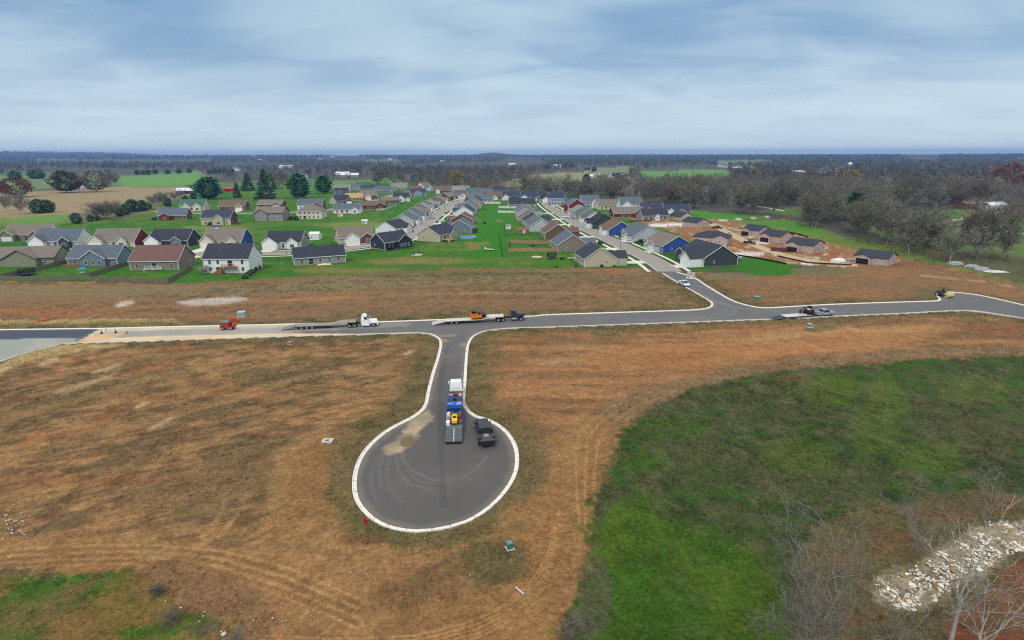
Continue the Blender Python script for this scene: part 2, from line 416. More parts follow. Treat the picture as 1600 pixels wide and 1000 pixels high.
# strip behind the main road
strip = zmask([(-300,444),(270,444),(520,430),(700,419),(830,419),(1000,419),(1030,428),(1100,474),(1060,484),(860,490),(600,500),(300,508),(-300,516)], 1.5, 10)
blend(strip * .85, (132, 102, 74), EARTH)
blend(strip * sstep(.46, .6, n_hor) * .7, (124, 102, 72), WILD)
blend(strip * sstep(.5, .66, fbm(X / 30, Y / 5, 71, 4)) * .6, (158, 112, 78), EARTH)
blend(zmask([(-300,448),(270,446),(400,447),(520,433),(700,422),(800,426),(900,430),(830,442),(600,452),(400,462),(200,464),(-300,466)], 2.0, 12) * .8, (130, 116, 82), WILD)
blend(zmask([(830,424),(1000,424),(1095,472),(1060,481),(960,482),(860,470),(700,450)], 2.5, 12) * .6, (124, 108, 76), WILD)
blend(zmask([(520,433),(640,420),(760,424),(860,426),(960,424),(860,431),(700,432)], 1.5, 8) * .6, (92, 92, 58), WILD)
trail([(300,478),(470,468),(620,462),(760,458),(900,459),(985,455)], 3.0, (176, 128, 88), .6, EARTH, .3)
trail([(400,487),(560,478),(700,470),(860,470),(960,466)], 2.4, (150, 104, 70), .6, EARTH, .3)
for a in ((330,471,52,5.5,-4),(355,468,24,3,-6)): blob(*a[:4], (186, 177, 165), EARTH, .85, a[4], 3.6)
blob(195,474.5,16,3.4, (196, 186, 172), EARTH, .9, -12)
for a in ((965,426,16,3.5),(950,459,30,2.6),(325,493,12,4),(105,492,30,4),(368,497,10,6),(20,487,60,6),(822,411,12,2)): blob(*a, (186, 104, 62), EARTH, .75)
blend(zmask([(-300,500),(60,500),(180,497),(270,499),(290,506),(160,512),(0,514),(-300,520)], 1.2, 8) * .75, (190, 168, 112), WILD)
for a in ((640,470,60,5),(80,470,120,5),(560,490,60,5),(720,482,70,5)): blob(*a, (122, 104, 72), WILD, .5)
# right of the branch road
rs = zmask([(1092,430),(1150,432),(1250,430),(1330,420),(1420,406),(1600,446),(1760,480),(1760,505),(1600,470),(1480,452),(1450,466),(1240,474),(1180,474),(1130,458)], 1.5, 10)
blend(rs * .8, (136, 102, 72), EARTH)
blend(rs * sstep(.46, .6, n_hor) * .6, (126, 102, 70), WILD)
blend(rs * sstep(.52, .66, n_mid) * .5, (160, 112, 76), EARTH)
for a in ((1150,455,60,8),(1400,425,60,6),(1480,440,60,4)): blob(*a, (164, 112, 74), EARTH, .5)
blob(1290,424,50,6, (112, 106, 74), WILD, .8); blob(1130,432,60,5, (120, 112, 74), WILD, .8); blob(1420,415,40,3.5, (156,82,50), EARTH, .7)
trail([(1440,430),(1520,438),(1600,452)], 2.2, (196,168,136), .6, EARTH, .3)
# below the main road
bl = zmask([(735,535),(760,518),(860,513),(1240,500),(1526,489),(1760,530),(1760,556),(1500,556),(1240,574),(1100,598),(1010,636),(960,682),(945,760),(900,900),(860,1010),(780,1010),(850,760),(820,680),(740,645)], 1.5, 8)
blend(bl * .6, (144, 104, 70), EARTH)
blend(bl * sstep(.52, .66, fbm(X / 9, Y / 1.6, 63, 4)) * .5, (116, 84, 58), EARTH)
blend(bl * sstep(.5, .66, n_hor) * .6, (178, 128, 86), EARTH)
blend(zmask([(900,555),(1000,540),(1240,520),(1420,505),(1500,512),(1420,535),(1240,556),(1100,575),(960,580)], 3, 10) * .65, (176, 124, 78), EARTH)
for a in ((1290,520,90,7,-5),(1180,533,90,6,-6),(1420,515,60,5,-3),(870,565,50,7,0),(900,540,60,6,0)): blob(*a[:4], (196, 154, 106), EARTH, .6, a[4])
for a in ((1120,545,60,10,-8),(1040,560,60,10,-8),(1560,515,60,6,4),(1220,512,80,4,-3)): blob(*a[:4], (164, 96, 56), EARTH, .6, a[4])
for a in ((1280,512,26,6),(1520,500,30,4),(945,520,24,8)): blob(*a, (112, 104, 64), WILD, .8)
blend(zmask([(940,640),(1000,610),(1100,586),(1240,560),(1420,545),(1760,538),(1760,556),(1420,562),(1240,577),(1100,603),(1020,638),(970,676)], 2.5, 7) * .8, (128, 108, 78), WILD)
# weeds along the kerbs
wk = (1 - sstep(2.0, 7.5, rd + (n_mid - .5) * 7)) * (~in_road) * (R_ < 240)
blend(wk * dm * .85, (108, 98, 64), WILD)
blend(wk * dm * sstep(.5, .62, n_sm) * .6, (86, 84, 50), WILD)
# left field
for a in ((250,560,70,10,-8),(220,600,90,12,-14),(60,640,120,18,-18),(330,640,60,12,-10),(420,590,60,14,0),(400,700,70,16,-14),(120,690,60,14,-20)): blob(*a[:4], (108, 94, 64), WILD, .6, a[4])
for a in ((235,572,44,6,-14),(60,682,34,8,-20),(290,545,26,5,-8),(345,610,26,5,4),(400,617,16,4,0),(280,540,14,4,-20),(150,665,60,6,-24)): blob(*a[:4], (176, 100, 58), EARTH, .75, a[4])
for a in ((250,662,26,4,-24),(225,632,12,3,-20),(75,565,22,4,-20),(165,577,26,3,-16),(130,600,50,4,-18),(640,550,10,3,-20)): blob(*a[:4], (192, 164, 128), EARTH, .7, a[4])
blend(zmask([(30,545),(70,541),(105,539),(200,537),(170,545),(100,552),(40,565),(0,585),(-200,660),(-200,640),(0,570)], 1.2, 6) * .85, (190, 166, 116), WILD)
for a in ((620,545,40,9,0),(590,575,40,14,0),(560,620,40,14,0),(470,560,60,14,0)): blob(*a[:4], (160, 118, 78), EARTH, .55, a[4])
for k in range(9):
    y0 = 620 + 26 * k
    trail([(-60, y0 + 46), (120, y0 + 6), (300, y0 - 30), (430, y0 - 62)], .55, (176, 136, 94), .5, EARTH, .45)
    trail([(-60, y0 + 58), (140, y0 + 12), (320, y0 - 26), (450, y0 - 60)], .5, (104, 82, 58), .5, EARTH, .45)
for pp in ([(0,660),(120,625),(250,588),(380,560),(520,545)], [(0,725),(140,680),(300,640),(430,600),(560,575)], [(0,610),(100,585),(220,560),(340,548)], [(40,790),(180,740),(330,690),(450,640)], [(300,800),(400,740),(470,690),(520,660)]):
    trail(pp, 3.6, (176, 134, 90), .42, EARTH, .3)
# haul track in front of the cul-de-sac
track = zmask([(-200,846),(0,842),(120,838),(260,846),(380,850),(430,800),(420,740),(480,690),(520,700),(505,770),(540,830),(640,858),(760,838),(850,760),(850,690),(930,640),(965,690),(945,770),(910,870),(870,960),(845,1100),(300,1100),(360,985),(260,915),(180,880),(0,890),(-200,890)], 2.0, 7)
blend(track * .8, (154, 114, 73), EARTH)
blend(track * sstep(.5, .64, n_sm) * .4, (146, 104, 64), EARTH)
blend(track * sstep(.54, .68, n_mid) * .45, (172, 130, 88), EARTH)
blend(track * sstep(.54, .68, n_fs) * .4, (122, 88, 56), EARTH)
lob = zmask([(560,930),(640,905),(720,860),(800,840),(830,850),(812,900),(780,930),(700,945),(610,950)], 1.6, 4)
blend(lob * sstep(.40, .56, n_sm * .6 + n_mid * .4) * .8, (116, 96, 62), WILD)
blob(770,885,50,34, (96, 90, 56), WILD, .85); blob(560,820,40,18, (104, 96, 60), WILD, .6, 30); blob(700,845,90,10, (104, 96, 60), WILD, .7, -6)
blob(560,845,30,10, (112, 78, 52), WILD, .6); blob(640,915,60,14, (116, 78, 56), WILD, .6, -16); blob(700,920,20,22, (112, 76, 54), WILD, .5)
for off in range(10):
    o = off * 5.5
    trail([(350,985+o*.6),(520,1000+o*.5),(690,985+o*.6),(790,945+o*.7),(850,880+o*.9),(875,800+o*.9)], .34, (128, 90, 56) if off % 2 else (192, 146, 98), .55, EARTH, .25)
for off in range(7):
    o = off * 5
    trail([(0,862+o),(150,852+o),(300,858+o*1.1),(420,880+o*1.5),(560,935+o*1.6)], .3, (132, 94, 58) if off % 2 else (190, 146, 100), .5, EARTH, .25)
for off in range(6):
    o = off * 9
    trail([(905+o*.6,820),(900+o*.8,740),(905+o,680),(950+o,640),(1020+o,612)], .35, (134, 96, 60) if off % 2 else (186, 142, 96), .5, EARTH, .3)
trail([(352,766),(350,790),(335,815),(318,838)], .9, (186, 144, 92), .7, EARTH); trail([(382,770),(378,790),(362,815),(345,838)], .7, (186, 144, 92), .5, EARTH)
trail([(430,825),(400,842),(350,858)], .5, (100, 78, 56), .6, EARTH)
for a in ((400,745,36,46,0),(350,745,60,30,-10),(330,790,60,26,-10),(250,770,70,20,-18),(110,815,60,12,-20),(210,720,90,16,-18)): blob(*a[:4], (112, 92, 64), WILD, .55, a[4])
blob(435,765,18,46, (182, 138, 86), EARTH, .7, 8); blob(60,815,40,5, (170, 110, 74), EARTH, .7, -20); blob(180,850,90,8, (182, 136, 88), EARTH, .6)
blob(250,868,36,7, (188, 150, 104), EARTH, .7); blob(900,700,20,60, (178, 134, 84), EARTH, .6, 10)
blob(330,905,30,8, (172, 110, 68), EARTH, .7); blob(420,930,70,20, (166, 112, 66), EARTH, .6, 20)
blend(zmask([(190,895),(300,880),(420,915),(420,1000),(330,1100),(250,960)], 2, 5) * .7, (132, 100, 72), WILD)
# bottom-left meadow corner
ml = zmask([(-300,905),(0,899),(70,902),(130,896),(190,893),(255,920),(262,945),(330,965),(375,985),(390,1010),(380,1100),(-300,1100)], 1.6, 4)
blend(ml, (88, 98, 48), GRASS)
blend(ml * sstep(.46, .6, n_mid) * .8, (140, 106, 64), EARTH)
blend(ml * sstep(.50, .62, n_sm) * .7, (66, 100, 30), GRASS)
blend(ml * sstep(.54, .64, 1 - n_sm) * .6, (122, 100, 60), WILD)
blend(ml * sstep(.44, .6, fbm(X / 5, Y / 5, 93, 4)) * .6, (140, 100, 60), EARTH)
blob(40,965,40,30, (140, 100, 60), EARTH, .6)
blob(250,990,60,14, (62, 106, 32), GRASS, .7); blob(100,905,60,5, (62, 112, 34), GRASS, .8)
for a in ((270,965,18,20),(320,980,30,14),(245,928,16,8),(20,893,20,7),(85,905,20,5)): blob(*a, (78, 76, 60), WILD, .6)
# green basin on the right
mb = zmask([(963,690),(975,668),(1010,642),(1060,618),(1130,598),(1240,578),(1400,563),(1500,560),(1760,553),(1900,700),(1900,1100),(872,1100),(884,985),(900,930),(925,850),(940,780)], 2.6, 5)
blend(mb, (66, 82, 42), GRASS)
n_mead = fbm((X * .5 + Y * .86) / 16, (-X * .86 + Y * .5) / 6, 81, 4)
blend(mb * sstep(.46, .58, n_mead) * .5, (60, 84, 32), GRASS)
blend(mb * sstep(.48, .62, n_mid) * .7, (76, 78, 52), WILD)
blend(mb * sstep(.54, .66, n_sm) * .6, (92, 90, 62), WILD)
blend(mb * sstep(.52, .64, 1 - fbm(X / 1.5, Y / 1.2, 89, 3)) * .5, (46, 58, 32), GRASS)
blend(mb * sstep(.58, .68, fbm(X / 1.8, Y / 1.8, 88, 3)) * .5, (52, 96, 26), GRASS)
blend(zmask([(925,860),(960,800),(1010,770),(1080,800),(1180,840),(1230,900),(1235,1100),(880,1100),(895,960)], 4.5, 9) * .7, (62, 98, 20), GRASS)
blend(zmask([(925,860),(960,800),(1010,770),(1080,800),(1180,840),(1230,900),(1235,1100),(880,1100),(895,960)], 4.5, 9) * sstep(.5, .62, n_mid) * .5, (84, 106, 28), GRASS)
blend(zmask([(1010,660),(1060,640),(1120,640),(1060,700),(1000,760),(975,740)], 3, 8) * .4, (64, 98, 30), GRASS)
for a in ((1380,640,40,60,30),(1300,600,60,18,0),(1460,700,60,26,0),(1520,600,60,18,0),(1250,700,60,30,10)): blob(*a[:4], (88, 104, 38), GRASS, .5, a[4])
for a in ((1480,640,80,30),(1120,720,80,26),(1200,640,60,16),(1150,790,60,20),(1350,730,60,20),(1560,660,60,20),(1050,690,60,16)): blob(*a, (74, 78, 50), WILD, .45)
for a in ((930,930,26,60),(905,985,24,26)): blob(*a, (84, 82, 64), WILD, .6)
blob(1235,590,30,4, (146, 96, 58), EARTH, .6); blob(1360,566,30,4, (134, 96, 64), WILD, .7); blob(975,715,8,10, (134, 92, 56), EARTH, .6)
blend(zmask([(1270,800),(1340,770),(1420,770),(1500,755),(1560,760),(1700,740),(1800,1100),(1250,1100),(1230,960)], 2.5, 5) * .8, (104, 92, 64), WILD)
for a in ((1400,830,40,22),(1480,790,40,14),(1330,860,30,12),(1560,770,40,14),(1430,880,26,10),(1350,950,30,16)): blob(*a, (144, 84, 56), EARTH, .65)
blend(zmask([(1480,1000),(1500,950),(1540,905),(1600,850),(1800,760),(1800,1100),(1480,1100)], 1.5, 4) * .85, (128, 70, 46), EARTH)
rs_ = zmask([(1300,1000),(1400,940),(1540,905),(1600,850),(1800,760),(1800,1100),(1300,1100)], 1.5, 4)
blend(rs_ * sstep(.48, .6, n_sm) * .75, (98, 76, 54), WILD)
blend(rs_ * sstep(.5, .62, fbm(X / 5, Y / 5, 99, 4)) * .5, (112, 90, 62), WILD)
blend(zmask([(1370,925),(1372,880),(1420,865),(1455,850),(1490,830),(1530,808),(1600,796),(1760,770),(1760,820),(1600,842),(1540,880),(1490,905),(1440,935)], 1.2, 3) * .8, (176, 160, 134), EARTH)

gm = bpy.data.materials.new('ground_cover'); gm.use_nodes = True
nt = gm.node_tree; N = nt.nodes; L = nt.links
bs = N['Principled BSDF']; bs.inputs['Roughness'].default_value = .95; bs.inputs['Specular IOR Level'].default_value = .1
ac = N.new('ShaderNodeAttribute'); ac.attribute_name = 'Col'
ak = N.new('ShaderNodeAttribute'); ak.attribute_name = 'Kind'
geo = N.new('ShaderNodeNewGeometry')
sepk = N.new('ShaderNodeSeparateColor'); L.new(ak.outputs['Color'], sepk.inputs['Color'])
def gnoise(scale, detail=3, rough=.6, vec=None, dist=0):
    n = N.new('ShaderNodeTexNoise'); n.inputs['Scale'].default_value = scale; n.inputs['Detail'].default_value = detail
    n.inputs['Roughness'].default_value = rough; n.inputs['Distortion'].default_value = dist
    L.new(vec or geo.outputs['Position'], n.inputs['Vector']); return n.outputs['Fac']
def mrange(v, a, b, c, d):
    m = N.new('ShaderNodeMapRange'); m.inputs['From Min'].default_value = a; m.inputs['From Max'].default_value = b
    m.inputs['To Min'].default_value = c; m.inputs['To Max'].default_value = d; L.new(v, m.inputs['Value']); return m.outputs['Result']
def math2(op, a, b):
    m = N.new('ShaderNodeMath'); m.operation = op
    for i, v in enumerate((a, b)):
        if isinstance(v, (int, float)): m.inputs[i].default_value = v
        else: L.new(v, m.inputs[i])
    return m.outputs[0]
f1 = mrange(gnoise(.35, 5, .65), .3, .7, .76, 1.24)
f2 = mrange(gnoise(1.7, 5, .75), .32, .68, .62, 1.38)
f3 = mrange(gnoise(7.0, 3, .7), .32, .68, .72, 1.28)
tot = math2('MULTIPLY', math2('MULTIPLY', f1, f2), f3)
# dead straw and dark stalks in the wild growth
straw = mrange(gnoise(5.5, 3, .75, dist=1.5), .50, .68, 0, 1)
stalk = mrange(gnoise(4.0, 3, .75, dist=1.0), .52, .70, 0, 1)
sc_ = N.new('ShaderNodeVectorMath'); sc_.operation = 'SCALE'
L.new(ac.outputs['Color'], sc_.inputs[0]); L.new(tot, sc_.inputs['Scale'])
m1 = N.new('ShaderNodeMix'); m1.data_type = 'RGBA'; m1.inputs['B'].default_value = (*A(158, 140, 100), 1)
L.new(sc_.outputs['Vector'], m1.inputs['A']); L.new(math2('MULTIPLY', math2('MULTIPLY', straw, sepk.outputs['Blue']), .5), m1.inputs['Factor'])
m2 = N.new('ShaderNodeMix'); m2.data_type = 'RGBA'; m2.inputs['B'].default_value = (*A(66, 58, 42), 1)
L.new(m1.outputs['Result'], m2.inputs['A']); L.new(math2('MULTIPLY', math2('MULTIPLY', stalk, sepk.outputs['Blue']), .5), m2.inputs['Factor'])
# clods and pale stones on the bare earth
st = mrange(gnoise(3.2, 4, .8), .66, .72, 0, 1)
m3 = N.new('ShaderNodeMix'); m3.data_type = 'RGBA'; m3.inputs['B'].default_value = (*A(196, 166, 126), 1)
L.new(m2.outputs['Result'], m3.inputs['A']); L.new(math2('MULTIPLY', math2('MULTIPLY', st, sepk.outputs['Red']), .5), m3.inputs['Factor'])
L.new(m3.outputs['Result'], bs.inputs['Base Color'])
bp_ = N.new('ShaderNodeBump'); bp_.inputs['Strength'].default_value = .8; bp_.inputs['Distance'].default_value = .45
L.new(math2('ADD', gnoise(1.1, 6, .7), math2('MULTIPLY', gnoise(6, 3, .7), .35)), bp_.inputs['Height'])
L.new(bp_.outputs['Normal'], bs.inputs['Normal'])

idx = np.arange(nr * nc).reshape(nr, nc)
Fq = np.stack([idx[:-1, :-1], idx[:-1, 1:], idx[1:, 1:], idx[1:, :-1]], -1).reshape(-1, 4)
ground = link('ground', np_mesh('ground', np.stack([X, Y, Z], 1), Fq[:, ::-1], gm, {'Col': C, 'Kind': KIND}, smooth=True))
struct(ground)
g_col = C.copy(); g_wild = KIND[:, 2].reshape(nr, nc); g_grass = KIND[:, 1].reshape(nr, nc)

# ------------------------------------------------------------------ road surface (fine sheet, own colours)
def road_sheet():
    pts = [Vector((p.x, p.y)) for p in ROAD]
    nb = len(pts)
    xs = [p.x for p in pts]; ys = [p.y for p in pts]
    def grid(x0, x1, y0, y1, sx, sy):
        a, b = np.meshgrid(np.arange(x0, x1, sx), np.arange(y0, y1, sy))
        a = a + ((np.arange(a.shape[0]) % 2) * sx * .5)[:, None]; return a.ravel(), b.ravel()
    A1 = grid(-30, 20, 45, 118, .28, .32); A2 = grid(-170, 190, 110, 240, 1.0, .8)
    gx_ = np.concatenate([A1[0], A2[0]]); gy_ = np.concatenate([A1[1], A2[1]])
    keep = np.ones(len(gx_), bool); keep[len(A1[0]):] = ~((A2[0] > -30) & (A2[0] < 20) & (A2[1] < 118))
    ins = inside(ROADxy, gx_, gy_) & keep
    ins[ins] &= pdist(ROADxy[::2] + ROADxy[:1], gx_[ins], gy_[ins]) > .35
    allp = pts + [Vector((a, b)) for a, b in zip(gx_[ins], gy_[ins])]
    r = geometry.delaunay_2d_cdt(allp, [(i, (i + 1) % nb) for i in range(nb)], [], 1, 1e-4)
    V = np.array([(v.x, v.y, .015) for v in r[0]]); F = np.array([f for f in r[2]])
    return V, F
RV, RF = road_sheet()
GXs, GYs = X, Y
X, Y = RV[:, 0], RV[:, 1]; R_ = np.hypot(X, Y)
C = np.tile(alb((104, 104, 105)), (len(X), 1)); KIND = np.zeros((len(X), 3))
n_big = fbm(X / 30, Y / 30, 21, 4); n_mid = fbm(X / 7, Y / 7, 31, 4); n_sm = fbm(X / 1.6, Y / 1.6, 41, 4)
blend(zmask([(500,560),(860,560),(860,900),(500,900)], .1), (94, 92, 90))
blend(zmask([(668,560),(690,522),(735,522),(735,560)], 2, 6) * .8, (98, 98, 100))
blend(zmask([(-300,516),(0,515.5),(157,513),(150,518),(135,524),(122,529.5),(-300,533)], .3), (74, 82, 98))
blend(zmask([(-300,531),(0,530),(122,528),(100,545),(0,566),(-300,660)], .3), (150, 156, 148))
blend(zmask([(-300,531),(0,530),(122,528),(100,545),(0,566),(-300,660)], .3) * sstep(.5, .62, n_mid) * .6, (176, 176, 164))
blend(zmask([(122,534),(150,516),(160,512),(300,508),(440,505),(520,503),(440,512),(380,513),(300,515),(220,517),(160,523)], 1.2, 8), (214, 196, 164))
blend(zmask([(300,508.5),(440,506.8),(600,502.5),(640,502),(560,505),(440,511),(300,515)], 1.0, 8) * .7, (206, 184, 148))
blend(zmask([(300,528),(440,524),(640,520.5),(660,520.5),(560,524),(440,527),(300,532)], 1.0, 8) * .6, (212, 188, 150))
blend(zmask([(300,512),(520,507),(640,504),(640,510),(520,516),(300,524)], 1.0, 8) * .35, (170, 164, 152))
blend(zmask([(122,537),(150,527),(300,523),(420,521),(560,521),(470,527),(300,532),(150,537)], 1.0, 8), (220, 196, 154))
blend(zmask([(140,528),(150,518),(300,514),(440,511),(560,511),(440,521),(300,524),(150,529)], 1.0, 8) * .8, (166, 164, 156))
blend(zmask([(122,536),(128,530),(160,522),(200,521),(160,533)], 1, 5) * .8, (220, 176, 128))
# dust on the cul-de-sac
dust = zmask([(668,638),(678,650),(660,668),(646,690),(630,706),(602,712),(596,698),(620,688),(630,672),(640,655)], 1.3, 4, 6)
blend(dust * (.45 + .55 * sstep(.36, .6, n_sm * .5 + n_mid * .5)), (186, 166, 134))
blob(636,690,12,8.0, (118, 98, 72), None, .95, -22, .35)
for (pp, w, a) in (([(625,702),(632,722),(648,738),(672,749),(700,751),(725,745),(745,733),(760,712)], .34, .55), ([(618,708),(622,735),(640,757),(672,765)], .3, .4), ([(600,708),(592,735),(597,765)], .4, .28), ([(610,708),(603,740),(612,768),(630,785)], .4, .25), ([(595,712),(580,735),(580,762),(592,790)], .5, .2), ([(636,735),(655,752),(680,757)], .3, .3)):
    trail(pp, w * 1.2, (138, 131, 120), a * .55)
trail([(700,520),(694,560),(688,620),(690,700),(694,790)], .9, (72, 72, 72), .45); trail([(722,524),(722,560),(720,620),(716,700),(712,800)], .9, (84, 83, 82), .35)
for pp in ([(1100,470),(1135,478),(1120,492),(1060,497),(980,499)], [(1085,455),(1120,470),(1160,482),(1220,486)], [(1110,470),(1148,482),(1128,496),(1040,501)]):
    trail(pp, 1.0, (136, 134, 130), .45, None, .3)
for pp in ([(560,512),(700,506),(860,499),(980,496),(1100,492),(1300,484),(1500,474)], [(500,518),(660,514),(860,505),(1000,501),(1200,494),(1400,484)], [(560,508),(700,503),(860,496),(1000,492)]):
    trail(pp, .9, (124, 122, 120), .4, None, .3)
for a in ((672,523,12,2.5),(724,540,5,4),(700,525,14,2),(695,532,6,3)): blob(*a, (158, 142, 116), None, .6)
blob(721,543,3.2,1.3, (60, 60, 62), None, .9, 0, .2)
rdk = np.minimum(np.minimum(pdist([(p.x, p.y) for p in kT[::2]], X, Y), pdist([(p.x, p.y) for p in kR[::2]], X, Y)), pdist([(p.x, p.y) for p in kB[::2]], X, Y))
blend((1 - sstep(.8, 1.8, rdk + (n_sm - .5))) * .35, (150, 138, 118))
blend(sstep(.5, .7, n_mid) * .18, (126, 122, 116)); blend(sstep(.55, .7, n_big) * .2, (84, 84, 86))
rm = attr_mat('asphalt', .82, nscale=5.0, var=.14)
struct(link('road', np_mesh('road', RV, RF, rm, {'Col': C})))
X, Y = GXs, GYs
# ------------------------------------------------------------------ houses
WALLS = dict(white=(232,235,234), cream=(214,208,186), beige=(186,180,156), sage=(150,156,134), taupe=(136,126,114), bluegray=(116,128,142),
             navy=(48,56,74), charcoal=(66,70,78), gray=(150,150,148), palegray=(186,190,192), blue=(46,82,150), red=(128,44,46), brick=(112,70,58),
             brown=(112,88,72), tan=(180,150,108), paleblue=(150,166,184), olive=(140,144,120), barnred=(160,52,40), grayblue=(120,134,150), steel=(214,222,228))
ROOFS = dict(dark=(54,59,70), slate=(92,102,114), taupe=(122,114,106), maroon=(112,84,80), black=(44,47,54), green=(72,108,96), gray=(132,132,128),
             brown=(112,92,80), navy=(58,66,86), teal=(88,104,104), white=(222,228,232), tan=(186,152,104), red=(170,84,74))
def wallm(n): return M(WALLS[n], .75, var=.07, scale=.8)
def roofm(n): return M(ROOFS[n], .9, var=.16, scale=1.6)
TRIM = M((232, 234, 232), .6, var=.04, scale=.5)
DTRIM = M((70, 62, 56), .7, var=.06, scale=.5)
GLASS = M((38, 44, 52), .15, var=.25, scale=.6, spec=.5)
GARAGE = M((226, 230, 230), .6, var=.04, scale=.5)
DOOR = M((84, 60, 48), .6, var=.1, scale=.5)
FOUND = M((168, 164, 156), .9, var=.1, scale=.8)
WOOD = M((150, 104, 66), .85, var=.2, scale=1.5)
GREYWOOD = M((124, 114, 102), .9, var=.22, scale=1.2)
TANWOOD = M((168, 140, 106), .9, var=.2, scale=1.2)
VINYL = M((226, 228, 224), .6, var=.04, scale=.6)
BLACKM = M((26, 27, 30), .5, var=.2, scale=2)

def win_mesh(w, h):
    f = MB(); t = .09
    f.box(-w/2, w/2, -.07, .03, -t, 0); f.box(-w/2, w/2, -.07, .03, h, h + t)
    f.box(-w/2 - t, -w/2, -.07, .03, -t, h + t); f.box(w/2, w/2 + t, -.07, .03, -t, h + t)
    f.box(-w/2, w/2, -.055, .03, h/2 - .03, h/2 + .03)
    p = MB(); p.box(-w/2, w/2, -.03, .02, 0, h)
    return f.mesh('window', TRIM), p.mesh('pane', GLASS)
WIN = {k: win_mesh(*k) for k in ((.9, 1.4), (1.7, 1.4), (1.8, 2.1), (.7, .8))}
def window(par, key, loc, rz):
    o = link('window', WIN[key][0], par, loc, rz); link('pane', WIN[key][1], o); return o

def chevron(hw, ze, p, t, dz=0.0):
    zr = ze + hw * p
    return [(-hw, ze + dz), (0, zr + dz), (hw, ze + dz), (hw, ze + t), (0, zr + t), (-hw, ze + t)]

